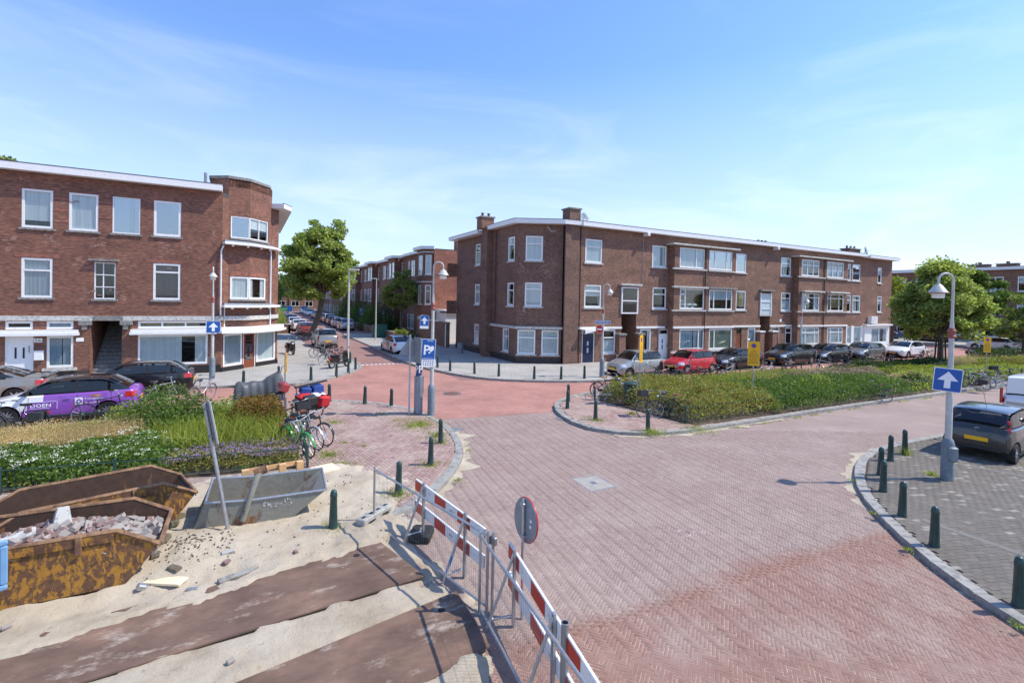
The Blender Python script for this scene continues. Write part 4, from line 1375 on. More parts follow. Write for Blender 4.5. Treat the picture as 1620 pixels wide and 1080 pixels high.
# white shop at the far end
wz = Wall(RBLD, (57.6, YF - .25), (62.6, YF - .25))
wz.build(0, 2.5, 'white_render', [(1.3, 4.5, .65, 2.25)], name='shop_wall')
Wall(RBLD, (57.6, YF), (57.6, YF - .25)).build(0, 2.5, 'white_render', name='shop_wall')
wz.window(1.3, 4.5, .65, 2.25, v=(.5,), cur='gap', sill=None)
wz.part('shop_roof', 'white_render', -.2, 5.1, -.24, .3, 2.5, 2.66)
wm.part('white_cladding', 'white_render', 54.0 - X0, 54.5 - X0, .002, .12, 0, 2.5)
wm.part('white_cladding', 'white_render', 55.3 - X0, 55.75 - X0, .002, .12, 0, 2.5)
wm.part('white_cladding', 'white_render', 57.1 - X0, 57.6 - X0, .002, .12, 0, 2.5)
for a, b in ((54.5, 55.3), (55.75, 57.1)):
    wm.part('shop_window_panel', 'net_curtain', a - X0, b - X0, .004, .02, .7, 2.4)
    wm.part('white_cladding', 'white_render', a - X0, b - X0, .003, .1, 0, .7)
    wm.part('pane', 'glass', a - X0 + .06, b - X0 - .06, .03, .04, .75, 2.36)
ac = wm.part('air_conditioner', 'white_paint', 58.5 - X0, 59.7 - X0, .05, .45, 2.75, 3.5)
MB().ring(.26, .012, 24, 6, T=Matrix.Translation(wm.pt(58.95 - X0, .455, 3.12)) @ Matrix.Rotation(PI / 2, 4, 'X')).build('fan_guard', 'galv', ac)
chimney(RBLD, 16.2, 34.75, 1.05, .9, 9.9, 10.75, 'brick_brown', 2)
chimney(RBLD, 20.9, 29.9, .95, .95, 9.9, 11.15, 'brick_dark', 0)
chimney(RBLD, 43.6, 30.5, 1.6, .9, 9.9, 10.3, 'brick_dark', 3)
chimney(RBLD, 58.4, 30.2, 2.2, .9, 9.9, 10.75, 'brick_brown', 3)
dish('satellite_dish', 'grey satellite dish beside the tall chimney of the right hand corner house', 21.75, 29.6, 10.0, rad(-70))
dish('satellite_dish', 'round grey satellite dish beside the wide low chimney at the far roof end', 59.5, 29.3, 10.1, rad(-75))
MB().tube([(18.2 - 30, 28.9 - 34, 9.6), (18.35 - 30, 28.6 - 34, 9.2), (18.6 - 30, 28.5 - 34, 9.3)], .012, 6).build('cable', 'sign_white', RBLD)
pipe(RBLD, [(26.5, YF - .02, 9.5), (26.5, YF - .02, 6.0)], .012, 'galv', 'cable')
# balconies of the back corner, seen edge on
for z in (3.3, 6.6):
    b = MB().box(15.6 - 30, 16.5 - 30, 41.2 - 34, 43 - 34, z - .15, z).build('balcony', 'brick_brown', RBLD)
    MB().box(15.6 - 30, 16.49 - 30, 41.2 - 34, 41.3 - 34, z, z + 1.0).build('balcony_wall', 'brick_brown', b)

# ================= apartment building on the left =================
LB = thing('apartment_building', 'red brown brick apartment block with a stepped corner turret behind the purple car', 'building', (-6, 36, 0))
YL = 32.05
wa = Wall(LB, (-16, YL), (-1.28, YL))
wch = Wall(LB, (-1.28, YL), (1.72, 35.1))
XA = -16
win = [(-9.6, -8.46, 7.5, 9.37, dict(cur='blind_up')), (-7.86, -6.72, 7.5, 9.37, dict(cur='net')), (-6.15, -5.0, 7.5, 9.37, dict(cur='gap', glass='glass_sky', fw=.05)), (-4.42, -3.22, 7.5, 9.37, dict(cur='dark', glass='glass_sky', fw=.11)),
       (-9.6, -8.46, 4.12, 6.05, dict(h=(.69,), cur='grey')), (-6.86, -6.0, 4.1, 5.97, dict(v=(.42,), h=(.33, .66), cur='dark', fw=.05)), (-4.42, -3.22, 4.1, 6.05, dict(h=(.76,), cur='plum')),
       (-13.2, -12.0, 7.5, 9.37, dict(cur='net')), (-13.2, -12.0, 4.12, 6.05, dict(h=(.69,), cur='net')),
       (-8.66, -7.65, .68, 2.24, dict(cur='blue')), (-8.67, -7.66, 2.58, 2.97, dict(cur='grey')), (-10.15, -9.17, 2.58, 2.97, dict(cur='dark')),
       (-5.05, -1.92, .6, 2.24, dict(cur='gap')), (-5.05, -1.92, 2.58, 2.97, dict(v=(.333, .667), cur='tan'))]
so = (-6.98, -5.72, .0, 2.98)
dl = (-10.16, -9.14, .45, 2.25)
s2 = lambda o: (o[0] - XA, o[1] - XA) + tuple(o[2:4])
wa.build(0, 10.15, 'brick_red', [s2(o) for o in win] + [s2(so), s2(dl)])
for o in win:
    big = o[2] < 3
    wa.window(o[0] - XA, o[1] - XA, o[2], o[3], sill=None if big else 'stone_grey', **o[4])
wa.part('sill', 'stone_pale', -8.8 - XA, -7.5 - XA, .002, .12, .52, .66)
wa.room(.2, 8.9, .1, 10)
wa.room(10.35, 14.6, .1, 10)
wa.part('plinth', 'brick_plinth', 7.1, 9.0, .002, .03, 0, .5)
wa.part('plinth', 'black_paint', 10.7, 14.72, .002, .05, 0, .52)
d = wa.door(dl[0] - XA, dl[1] - XA, .45, 2.25, 'white_paint', 0, ((.3, .38, .42, .72), (.62, .70, .42, .72)))
wa.part('door_step', 'stone_grey', 5.7, 7.0, .0, .5, 0, .4)
mbx = wa.part('letter_box', 'white_paint', -9.1 - XA, -8.75 - XA, .003, .14, 1.08, 1.55, bev=.015)
nb = wa.part('number_plate', 'sign_white', -9.12 - XA, -8.82 - XA, .003, .02, 1.94, 2.14)


def lettering(name, text, parent, mat, origin, t, up, n, height, width=None, center=False, bold=0.0):
    """text as a mesh lying on a surface: origin lower left, t along, n outwards"""
    cu = bpy.data.curves.new(name, 'FONT')
    cu.body = text
    cu.size = 1.0
    cu.extrude = 0.0
    cu.offset = bold
    cu.resolution_u = 2
    tmp = bpy.data.objects.new(name, cu)
    COL.objects.link(tmp)
    dg = bpy.context.evaluated_depsgraph_get()
    me = bpy.data.meshes.new_from_object(tmp.evaluated_get(dg))
    bpy.data.objects.remove(tmp)
    bpy.data.curves.remove(cu)
    co = np.empty(len(me.vertices) * 3, dtype=np.float32)
    me.vertices.foreach_get('co', co)
    co = co.reshape(-1, 3)
    x0, x1, y0, y1 = co[:, 0].min(), co[:, 0].max(), co[:, 1].min(), co[:, 1].max()
    sy = height / (y1 - y0)
    sx = width / (x1 - x0) if width else sy
    X = (co[:, 0] - (x0 + x1) / 2 * center - x0 * (not center)) * sx
    Y = (co[:, 1] - y0) * sy
    o, t, up, n = (np.array(q, float) for q in (origin, t, up, n))
    co2 = o + X[:, None] * t + Y[:, None] * up + n * 0.004
    me.vertices.foreach_set('co', co2.astype(np.float32).ravel())
    me.materials.clear()
    me.materials.append(MATS[mat])
    me.update()
    return link(name, me, parent)


lettering('number', '56', nb, 'ink_black', wa.pt(-9.08 - XA, .02, 1.97), (1, 0, 0), (0, 0, 1), (0, -1, 0), .14, .22)
np2 = wa.part('number_plate', 'sign_white', -7.55 - XA, -7.25 - XA, .003, .02, 1.95, 2.14)
wa.part('number_plate', 'sign_white', -1.75 - XA, -1.6 - XA, .003, .02, 1.95, 2.1)
# stone bands, canopies and brackets
wa.part('stone_band', 'stone_pale', 0, -6.86 - XA, .002, .1, 3.0, 3.24)
wa.part('stone_lintel', 'stone_grey', -6.86 - XA, -5.66 - XA, .002, .12, 3.0, 3.24)
wa.part('stone_band', 'stone_pale', -5.66 - XA, -1.2 - XA, .002, .1, 3.0, 3.24)
for a, b in ((-7.35, -7.0), (-5.7, -5.35)):
    wa.part('stone_bracket', 'stone_grey', a - XA - .08, b - XA + .08, .002, .2, 2.78, 3.0)
    wa.part('stone_bracket', 'stone_grey', a - XA + .05, b - XA - .1, .002, .16, 2.55, 2.78)
for a, b in ((-14, -7.4), (-5.35, -1.5)):
    wa.part('canopy', 'white_paint', a - XA, b - XA, .002, .42, 2.28, 2.42)
    wa.part('canopy_lip', 'white_paint', a - XA + .04, b - XA - .04, .002, .38, 2.42, 2.55)
wa.part('window_hood', 'stone_grey', -7.05 - XA, -5.85 - XA, .002, .2, 6.03, 6.13)
m = MB()
p = wa.pt
ua, ub = so[0] - XA, so[1] - XA
m.add([p(ua, -.13, 0), p(ua, -.13, 3), p(ua, -5, 6), p(ua, -5, 0)], [(0, 1, 2, 3)])
m.add([p(ub, -.13, 0), p(ub, -5, 0), p(ub, -5, 6), p(ub, -.13, 3)], [(0, 1, 2, 3)])
m.add([p(ua, -.13, 2.99), p(ub, -.13, 2.99), p(ub, -5, 6), p(ua, -5, 6)], [(0, 1, 2, 3)])
m.add([p(ua, -5, 0), p(ua, -5, 6), p(ub, -5, 6), p(ub, -5, 0)], [(0, 1, 2, 3)])
st = m.build('stairwell', 'brick_red', LB)
for k in range(17):
    wa.part('step', 'stone_grey', ua + .01, ub - .01, -.1 - .27 * k - .29, -.1 - .27 * k, 0, .12 + .185 * (k + 1), st)
# soldier courses over the first floor windows
for a, b in ((-9.85, -8.2), (-4.65, -2.95)):
    wa.part('soldier_course', 'brick_orange', a - XA, b - XA, .001, .012, 6.07, 6.24)
for z in (7.85, 8.4, 8.95):
    wa.part('brick_course', 'brick_orange', -8.44 - XA, -7.9 - XA, .001, .012, z, z + .12)
for z in (8.2, 8.95):
    wa.part('brick_course', 'brick_orange', -6.7 - XA, -6.2 - XA, .001, .012, z, z + .1)
# canted corner: shop front below, bay and turret above
cho = [(.15, 1.48, .36, 2.2, dict(cur='grey')), (2.56, 4.1, .36, 2.2, dict(cur='net'))]
cd_ = (1.55, 2.5, .06, 2.2)
wch.build(0, 9.9, 'brick_red', cho + [cd_])
for o in cho:
    wch.window(*o[:4], sill=None, **o[4])
wch.room(.1, 4.2, .1, 9.8)
wch.part('plinth', 'black_paint', 0, 1.54, .002, .06, 0, .34)
wch.part('plinth', 'black_paint', 2.51, 4.27, .002, .06, 0, .34)
ddm = wch.door(*cd_, 'brown_wood', 0, (), frame='white_paint')
wch.part('door_pane', 'glass_sky', cd_[0] + .2, cd_[1] - .2, -.05, -.04, .55, 2.05, ddm)
for z in (.9, 1.3, 1.7):
    wch.part('glazing_bar', 'brown_wood', cd_[0] + .2, cd_[1] - .2, -.04, -.03, z, z + .03, ddm)
BAY = [(-1.0, 32.35), (.08, 32.6), (1.12, 33.95), (1.3, 34.6)]
CAN = [(-1.3, 31.9), (.1, 32.2), (1.55, 33.9), (1.9, 35.0)]
prev = (-1.28, YL)
for i, (a, b) in enumerate(zip(BAY, BAY[1:])):
    w = Wall(LB, a, b)
    if i < 2:
        if i == 0:
            ops = [(.12, w.len, 7.7, 8.95, dict(cur='dark', glass='glass_sky', fw=.06)), (.12, w.len, 4.2, 5.5, dict(cur='net'))]
        else:
            ops = [(.0, w.len - .1, 7.7, 8.95, dict(v=(.5,), cur='half', fw=.06)), (.0, w.len - .25, 4.2, 5.5, dict(cur='sides'))]
        w.build(2.6, 11.05, 'brick_red', ops, name='bay_wall')
        for o in ops:
            w.window(*o[:4], sill='stone_grey', sillw=.02, silld=.1, **o[4])
        w.room(.03, w.len - .03, 2.7, 10.5, .5)
        w.part('soldier_course', 'brick_orange', .1, w.len - .1, .001, .012, 5.52, 5.75)
    else:
        w.build(2.6, 11.05, 'brick_red', name='bay_wall')
Wall(LB, (-1.0, 34.5), (-1.0, 32.35)).build(2.6, 11.05, 'brick_red', name='bay_wall')
o = LB.location
MB().prism([(x - o.x, y - o.y) for x, y in BAY + [(1.3, 36), (-1.9, 36), (-1.9, 33.2), (-1.0, 33.2)]], 10.6, 11.05).build('turret', 'brick_red', LB)
band(LB, [(-1.95, 34), (-1.95, 33.0), (-1.0, 32.35), (.08, 32.6), (1.12, 33.95), (1.3, 36)], 11.05, 11.2, .06, 'stone_grey', 'turret_coping', .35)
Wall(LB, (-1.95, 33.0), (-1.0, 32.35)).build(9.8, 11.05, 'brick_red', name='turret_wall')
for z, nm in ((7.3, 'bay_ledge'), (3.75, 'bay_ledge')):
    lg = band(LB, [(-1.25, 32.0), (.09, 32.45), (1.2, 33.85), (1.5, 34.9)], z - .02, z + .11, .38, 'white_paint', nm, .3)
    band(LB, [(-1.2, 32.1), (.08, 32.56), (1.13, 33.93), (1.35, 34.8)], z + .11, z + .22, .16, 'zinc', 'lead_flashing', .2)
    for q in ((-.75, 31.98), (.0, 32.2), (.7, 33.05), (1.2, 33.7)):
        MB().box(q[0] - o.x - .06, q[0] - o.x + .06, q[1] - o.y - .06, q[1] - o.y + .3, z - .12, z - .021).build('ledge_bracket', 'white_paint', lg)
band(LB, [(-1.2, 32.1), (.08, 32.5), (1.15, 33.9), (1.72, 35.1)], 3.0, 3.24, .06, 'stone_pale', 'stone_band', .1)
band(LB, CAN, 2.28, 2.42, .35, 'white_paint', 'canopy', .9)
band(LB, CAN, 2.42, 2.62, .2, 'white_paint', 'canopy_roof', .9)
pipe(LB, [(-1.2, 31.93, 7.2), (-1.32, 31.95, 6.9), (-1.32, 31.95, 3.3)], .04, 'white_paint')
pipe(LB, [(1.25, 33.9, 7.2), (1.25, 33.9, 2.6)], .04, 'white_paint')
pipe(LB, [(-1.15, 32.2, 3.7), (-1.15, 32.2, 2.6)], .04, 'white_paint')
Wall(LB, (1.72, 35.1), (1.72, 48)).build(0, 9.9, 'brick_red', name='side_wall')
MB().prism([(x - o.x, y - o.y) for x, y in [(-16, YL + .01), (-1.28, YL + .01), (1.72, 35.1), (1.72, 48), (-16, 48)]], 9.88, 10.15).build('roof', 'roof_felt', LB)
Wall(LB, (-16, 48), (-16, YL)).build(0, 9.9, 'brick_red', name='side_wall')
Wall(LB, (1.72, 48), (-16, 48)).build(0, 9.9, 'brick_red', name='back_wall')
roof_edge(LB, [(-16, YL), (-1.3, YL)], 10.17, 10.5, .45, back=.4)
roof_edge(LB, [(1.3, 34.4), (1.72, 35.1), (1.72, 48)], 9.92, 10.2, .75, back=.4)
pipe(LB, [(-2.15, 32.6, 10.2), (-2.15, 32.6, 11.25)], .075, 'galv_dark', 'flue_pipe')


# ================= terrace in the side street =================
def terrace(name, label, x, y0, y1, h, mat, bays, gable=True, zf=9.6, group=None):
    t = thing(name, label, 'house', (x, y0, 0), group=group)
    w = Wall(t, (x, y1), (x, y0))            # faces the street (-X)
    n = len(bays)
    ops = []
    Ln = y1 - y0
    for a, b, kind in bays:
        for z0, z1 in ((7.1, 9.0), (3.85, 5.75), (.7, 2.5)):
            ops.append((a, b, z0, z1, dict(v=(.5,) if b - a > 1.3 else (), h=(.7,), cur=rng.choice(['net', 'dark', 'gap', 'half', 'sides']))))
    w.build(0, h, mat, ops)
    for q in ops:
        w.window(*q[:4], sill='stone_pale', **q[4])
    w.room(.1, Ln - .1, .1, h - .2)
    wg = Wall(t, (x, y0), (x + 10, y0))
    wg.build(0, h, 'brick_orange', name='gable_wall')
    Wall(t, (x + 10, y1), (x, y1)).build(0, h, mat, name='back_gable')
    Wall(t, (x + 10, y0), (x + 10, y1)).build(0, h, mat, name='back_wall')
    MB().box(0, 10, 0, Ln, h, h + .12).build('roof', 'roof_felt', t)
    return t, w, wg


HX = 17.6
T1, w1, wg1 = terrace('terraced_house', 'corner terraced house with bare orange brick gable wall at the mouth of the side street', HX, 50.6, 61, 9.7, 'brick_red',
                      [(.7, 1.4, 0), (1.9, 3.5, 0), (4.6, 5.3, 0), (5.8, 6.5, 0), (7.0, 7.7, 0)])
# its corner bay with a flat white roof
wb = Wall(T1, (16.6, 53.4), (16.6, 51.1))
wq = Wall(T1, (16.6, 51.1), (17.5, 50.6))
bo = [(.5, 1.9, 7.0, 9.1, dict(v=(.5,), h=(.68,), cur='net')), (.5, 1.9, 3.8, 5.9, dict(v=(.5,), h=(.68,), cur='sides')), (.5, 1.9, .7, 2.5, dict(v=(.5,), cur='net'))]
qo = [(.2, .85, 7.0, 9.1, dict(h=(.68,), cur='net')), (.2, .85, 3.8, 5.9, dict(h=(.68,), cur='dark'))]
wb.build(0, 9.75, 'brick_red', bo, name='bay_wall')
wq.build(0, 9.75, 'brick_red', qo, name='bay_wall')
Wall(T1, (HX, 53.4), (16.6, 53.4)).build(0, 9.75, 'brick_red', name='bay_wall')
for w, ops in ((wb, bo), (wq, qo)):
    for q in ops:
        w.window(*q[:4], sill='stone_pale', **q[4])
wb.room(.1, 2.2, .1, 9.5, .9)
for z in (6.15, 9.35):
    band(T1, [(16.6, 53.4), (16.6, 51.1), (17.5, 50.6)], z, z + .14, .1, 'stone_pale', 'stone_band', .1)
roof_edge(T1, [(17.4, 54.6), (16.6, 53.7), (16.6, 51.0), (17.6, 50.5)], 9.72, 9.98, .4, back=.9)
roof_edge(T1, [(HX, 61), (HX, 54.4)], 9.62, 9.85, .5)
MB().box(2.6, 4.3, -.02, .9, 9.7, 11.0).build('chimney', 'brick_orange', T1)
MB().box(2.5, 4.4, -.1, 1.0, 11.0, 11.12).build('chimney_cap', 'roof_felt', T1)
roof_edge(T1, [(HX + 4.4, 50.6), (HX + 10, 50.6)], 9.3, 9.7, .12)
chimney(T1, HX + 7.2, 51.6, .9, .9, 9.7, 10.6, 'brick_brown', 1)
wg1.part('lean_to_roof', 'white_paint', .2, 4.8, 0.002, 3.2, 2.95, 3.3)
wg1.part('lean_to', 'white_render', .3, 4.7, 0.002, 3.0, 0, 2.95)
y = 61.0
labs = ['terraced house with paired tall white windows, second from the side street corner', 'terraced house with paired tall white windows, third from the side street corner', 'terraced house half behind the big street tree, fourth from the side street corner', 'farthest terraced house seen under the crown of the big street tree']
for i, lab in enumerate(labs):
    y2 = y + (13 if i < 3 else 40)
    bays = []
    u = .8
    while u < y2 - y - 2:
        bays += [(u, u + 1.5, 0)] + ([(u + 2.6, u + 3.3, 0), (u + 3.9, u + 4.6, 0)] if u + 5 < y2 - y else [])
        u += 6.1
    t, w, g_ = terrace('terraced_house', lab, HX, y, y2, 9.55, 'brick_red', bays, group='terraced houses along the side street')
    bw = Wall(t, (16.7, y + 5.6), (16.7, y + 2.2))
    bo = [(.3, 1.4, z0, z1, dict(h=(.7,), cur='net')) for z0, z1 in ((7.0, 9.0), (3.8, 5.7))] + [(1.9, 3.0, z0, z1, dict(h=(.7,), cur='gap')) for z0, z1 in ((7.0, 9.0), (3.8, 5.7))]
    bw.build(0, 9.6, 'brick_red', bo, name='bay_wall')
    Wall(t, (16.7, y + 2.2), (HX, y + 2.2)).build(0, 9.6, 'brick_red', [], name='bay_wall')
    for q in bo:
        bw.window(*q[:4], sill='stone_pale', **q[4])
    bw.room(.1, 3.3, .1, 9.5, .8)
    roof_edge(t, [(HX, y2), (HX, y + 6.4), (16.7, y + 5.8), (16.7, y + 2.0), (HX, y + 1.6), (HX, y)], 9.55, 9.8, .5, back=.5)
    y = y2
# yard wall between the corner building and the terrace
YW = thing('garden_wall', 'brown brick yard wall with stone coping and a white downpipe beside the corner building', 'wall', (15.7, 45.5, 0))
wy = Wall(YW, (15.7, 50.0), (15.7, 41.3))
wy.part('masonry', 'brick_brown', 0, 8.7, -.25, 0, 0, 2.25)
wy.part('coping', 'stone_grey', -.05, 8.75, -.3, .06, 2.25, 2.36)
MB().tube([wy.pt(8.45, .06, 2.2), wy.pt(8.45, .06, .15)], .05).build('downpipe', 'white_paint', YW)
GW = thing('garden_wall', 'low brown brick wall along the front gardens of the terrace', 'wall', (13.2, 70, 0))
wy = Wall(GW, (13.3, 95), (13.3, 50.5))
wy.part('masonry', 'brick_brown', 0, 44.5, -.25, 0, 0, .85)
wy.part('coping', 'stone_grey', 0, 44.5, -.28, .03, .85, .92)
LW = thing('garden_wall', 'low brown brick wall with a rounded end beyond the shop corner', 'wall', (3.6, 66, 0))
wy = Wall(LW, (3.1, 61.8), (4.4, 61.8))
wy.part('masonry', 'brick_brown', 0, 1.3, -.25, 0, 0, 1.1)
wy.part('coping', 'stone_pale', -.05, 1.35, -.3, .05, 1.1, 1.2)
Wall(LW, (4.4, 61.8), (4.4, 90)).part('masonry', 'brick_brown', 0, 28, -.25, 0, 0, 1.0)

FE = thing('apartment_building', 'distant brown apartment block closing the far end of the side street', 'building', (10, 178, 0))
we = Wall(FE, (-40, 178), (60, 178))
eo = [(u, u + 2.4, z, z + 1.8, dict(v=(.5,), cur='dark', fw=.12)) for u in np.arange(36, 62, 4.2) for z in (.8, 3.9, 7.1)]
we.build(0, 10, 'brick_brown', eo)
for q in eo:
    we.window(*q[:4], sill=None, **q[4])
we.room(30, 64, .1, 9.8)
roof_edge(FE, [(-40, 178), (60, 178)], 9.8, 10.2, .4)
# ================= block across the far end =================
FX = 91.0
FB = thing('apartment_building', 'far brown brick apartment block with wide white windows behind the round green trees', 'building', (FX, 30, 0))
wf = Wall(FB, (FX, 80), (FX, 2))
ops = []
u = 1.0
while u < 77:
    for z0, z1 in ((7.0, 9.0), (3.8, 5.8), (.7, 2.6)):
        ops.append((u, u + 3.2, z0, z1, dict(v=(.16, .74), h=(.62,), cur=rng.choice(['dark', 'sides', 'low', 'half']), fw=.1)))
        ops.append((u + 4.6, u + 5.7, z0, z1, dict(h=(.62,), cur='half', fw=.1)))
    u += 6.9
wf.build(0, 10.0, 'brick_brown', ops)
for q in ops:
    wf.window(*q[:4], sill='stone_pale', **q[4])
wf.room(.1, 77.9, .1, 9.8)
MB().box(0, 9, 2 - 30, 50, 10, 10.1).build('roof', 'roof_felt', FB)
roof_edge(FB, [(FX, 80), (FX, 2)], 9.95, 10.35, .5)
for y in (9, 28, 31.0, 52, 70):
    chimney(FB, FX + 3, y, 1.0, 2.2, 10.1, 10.9, 'brick_brown', 3)
Wall(FB, (FX, 2), (FX + 9, 2)).build(0, 10, 'brick_brown', name='side_wall')


def repairs(w, spots, mat='repair_brick'):
    """clusters of paler replaced bricks, a hair proud of the wall"""
    m = MB()
    r = random.Random(4)
    for u, z, n in spots:
        for k in range(n):
            du, dz = r.choice([-.11, 0, .11]) + r.uniform(-.25, .25), -k * .066 * r.choice([1, 1, 2])
            l = r.choice([.1, .2, .2])
            w.box(m, u + du, u + du + l, .0, .004, z + dz, z + dz + .05)
    m.build('repaired_bricks', mat, w.root, kind='stuff')


simple('repair_brick', (0.32, 0.19, 0.15), 0.9, var=.25, scale=6)
repairs(wm, [(1.6, 6.9, 14), (3.4, 6.9, 16), (1.3, 3.6, 12), (3.6, 3.7, 10), (8.0, 6.9, 14), (9.9, 6.9, 8), (9.0, 3.5, 10), (6.0, 6.3, 5), (17.9, 7.0, 12), (19.3, 7.0, 8), (21.4, 6.2, 5), (25.0, 3.6, 6), (37.5, 9.0, 22), (37.6, 6.6, 14), (37.4, 3.4, 10)])
repairs(wc, [(.3, 7.0, 12), (1.9, 7.0, 16), (.6, 3.9, 8)])
for xa, xb in ((29.3, 36.25), (45.35, 53.5)):
    w = Wall(RBLD, (xa, YB), (xb, YB))
    repairs(w, [(.2, 3.7, 10), (3.4, 7.0, 12), (3.4, 3.7, 12), (5.0, 3.5, 14), (6.2, 6.8, 10), (6.5, 3.6, 12)])
repairs(wa, [(7.4, 7.2, 8), (9.3, 7.2, 10), (12.0, 7.1, 12), (8.6, 6.1, 8), (10.3, 6.1, 8), (12.9, 7.1, 6), (5.8, 7.0, 6), (10.1, 4.6, 8), (8.9, 4.6, 6), (8.1, 9.0, 4)])
# ---------------------------------------------------------------- cars
def paint(name, c, metal=0.0, rough=0.28):
    m, nt, b = newmat(name)
    b.inputs['Base Color'].default_value = c4(c)
    b.inputs['Metallic'].default_value = metal
    b.inputs['Roughness'].default_value = rough
    b.inputs['Coat Weight'].default_value = 0.8
    b.inputs['Coat Roughness'].default_value = 0.05
    f = noise_f(nt, obj_pos(nt), 3.0, 5.0)
    L(ramp(nt, f, [(0.3, (max(.08, rough - .08),) * 3), (0.8, (rough + .14,) * 3)]), b.inputs['Roughness'])


for nm, c, me_ in (('car_black', (0.008, 0.008, 0.009), 0), ('car_silver', (0.40, 0.41, 0.40), .55), ('car_red', (0.50, 0.018, 0.03), 0), ('car_white', (0.74, 0.75, 0.76), 0), ('car_grey', (0.17, 0.165, 0.165), .45), ('car_slate', (0.017, 0.017, 0.018), 0),
                  ('car_purple', (0.26, 0.085, 0.45), .1), ('car_bronze', (0.30, 0.285, 0.26), .5), ('car_blue', (0.02, 0.05, 0.14), .2), ('car_maroon', (0.06, 0.012, 0.015), .1), ('car_green', (0.05, 0.24, 0.08), 0), ('car_brick', (0.30, 0.05, 0.03), 0), ('car_orange', (0.6, 0.13, 0.03), 0)):
    paint(nm, c, me_)
glassmat('car_glass', (0.20, 0.23, 0.235), 0.05, 0.015)
glassmat('car_glass_dark', (0.08, 0.09, 0.095), 0.04, 0.015)
simple('tyre', (0.018, 0.018, 0.019), 0.85)
simple('car_inside', (0.03, 0.03, 0.032), 0.8)
simple('seat_cloth', (0.06, 0.06, 0.065), 0.9)
simple('lamp_clear', (0.62, 0.65, 0.68), 0.12, var=0.2, scale=14, coat=1.0)
simple('lamp_tail', (0.42, 0.012, 0.012), 0.15, var=0.25, scale=14, coat=1.0)
simple('lamp_amber', (0.6, 0.2, 0.02), 0.2)
simple('seam', (0.006, 0.006, 0.006), 0.8)

_wheel = {}


def wheel(par, x, y, r, w, rim='alloy', spokes=6):
    key = (round(r, 3), round(w, 3), rim, spokes)
    s = 1 if y > 0 else -1
    if key not in _wheel:
        T = Matrix.Rotation(PI / 2, 4, 'X')
        ty = MB().lathe([(r * .64, -w / 2 + .01), (r * .93, -w / 2), (r, -w / 2 + .03), (r, w / 2 - .03), (r * .93, w / 2), (r * .64, w / 2 - .01)], 28, T=T)
        ty.f = ty.f[:-2]
        rm = MB()
        rm.lathe([(r * .655, -w / 2), (r * .655, w / 2 - .005), (r * .60, w / 2 - .01), (r * .58, w / 2 - .06), (r * .02, w / 2 - .07)], 28, 1, T=T)
        for k in range(spokes):
            a = 2 * PI * k / spokes
            A = T @ Matrix.Rotation(a, 4, 'Z')
            rm.prism([(r * .08, -r * .085), (r * .60, -r * .06), (r * .60, r * .06), (r * .08, r * .085)], w / 2 - .07, w / 2 - .012, 0, A)
        rm.lathe([(r * .15, w / 2 - .07), (r * .15, w / 2 - .006), (r * .06, w / 2)], 12, 0, T=T)
        a = ty.build('tyre', 'tyre', None, 40)
        b = rm.build('rim', [rim, 'car_inside'], None, 40)
        hub = MB().lathe([(r * .1, -w / 2 + .02), (r * .1, w / 2 - .03)], 8, T=T).build('wheel', 'car_inside', None)
        _wheel[key] = (hub.data, a.data, b.data)
        for q in (a, b, hub):
            bpy.data.objects.remove(q)
    dh, dt, dr = _wheel[key]
    h = link('wheel', dh, par)
    h.location = (x, y, r)
    if s > 0:
        h.rotation_euler = (0, 0, PI)
    link('tyre', dt, h)
    link('rim', dr, h)
    return h


def lerp_pts(pts, x):
    return float(np.interp(x, [p[0] for p in pts], [p[1] for p in pts]))


def smooth_pts(pts, x):
    """soft interpolation of a profile"""
    e = 0.05
    return (lerp_pts(pts, x - e) + 2 * lerp_pts(pts, x) + lerp_pts(pts, x + e)) / 4


CARS = {
    # L, W, H, wheelbase, front overhang, wheel radius, nose z, cowl (x,z), roof front x, roof rear x, rear window foot (x,z), tail top (x,z), belt rear z
    'mini': dict(L=3.42, W=1.63, H=1.46, wb=2.34, fo=.67, r=.285, nose=.74, cowl=(.82, .95), rf=1.42, rr=3.04, rb=(3.35, .99), tail=(3.39, .95)),
    'mpv': dict(L=3.55, W=1.6, H=1.55, wb=2.3, fo=.68, r=.29, nose=.80, cowl=(.86, 1.03), rf=1.42, rr=3.1, rb=(3.43, 1.05), tail=(3.48, 1.0)),
    'hatch': dict(L=4.3, W=1.79, H=1.46, wb=2.62, fo=.86, r=.315, nose=.72, cowl=(1.12, .97), rf=1.86, rr=3.45, rb=(4.08, 1.03), tail=(4.2, 1.0)),
    'suv': dict(L=4.45, W=1.85, H=1.6, wb=2.66, fo=.88, r=.35, nose=.86, cowl=(1.15, 1.1), rf=1.8, rr=3.6, rb=(4.22, 1.14), tail=(4.34, 1.1)),
    'sedan': dict(L=4.5, W=1.8, H=1.43, wb=2.68, fo=.88, r=.32, nose=.72, cowl=(1.22, .96), rf=1.98, rr=3.0, rb=(3.8, 1.03), tail=(4.38, .98)),
    'coupe': dict(L=4.45, W=1.8, H=1.41, wb=2.7, fo=.9, r=.325, nose=.70, cowl=(1.22, .95), rf=2.0, rr=3.1, rb=(4.05, 1.0), tail=(4.36, .97)),
    'van': dict(L=4.4, W=1.83, H=1.84, wb=2.72, fo=.9, r=.32, nose=.86, cowl=(.95, 1.12), rf=1.6, rr=4.28, rb=(4.34, 1.15), tail=(4.37, 1.05)),
}


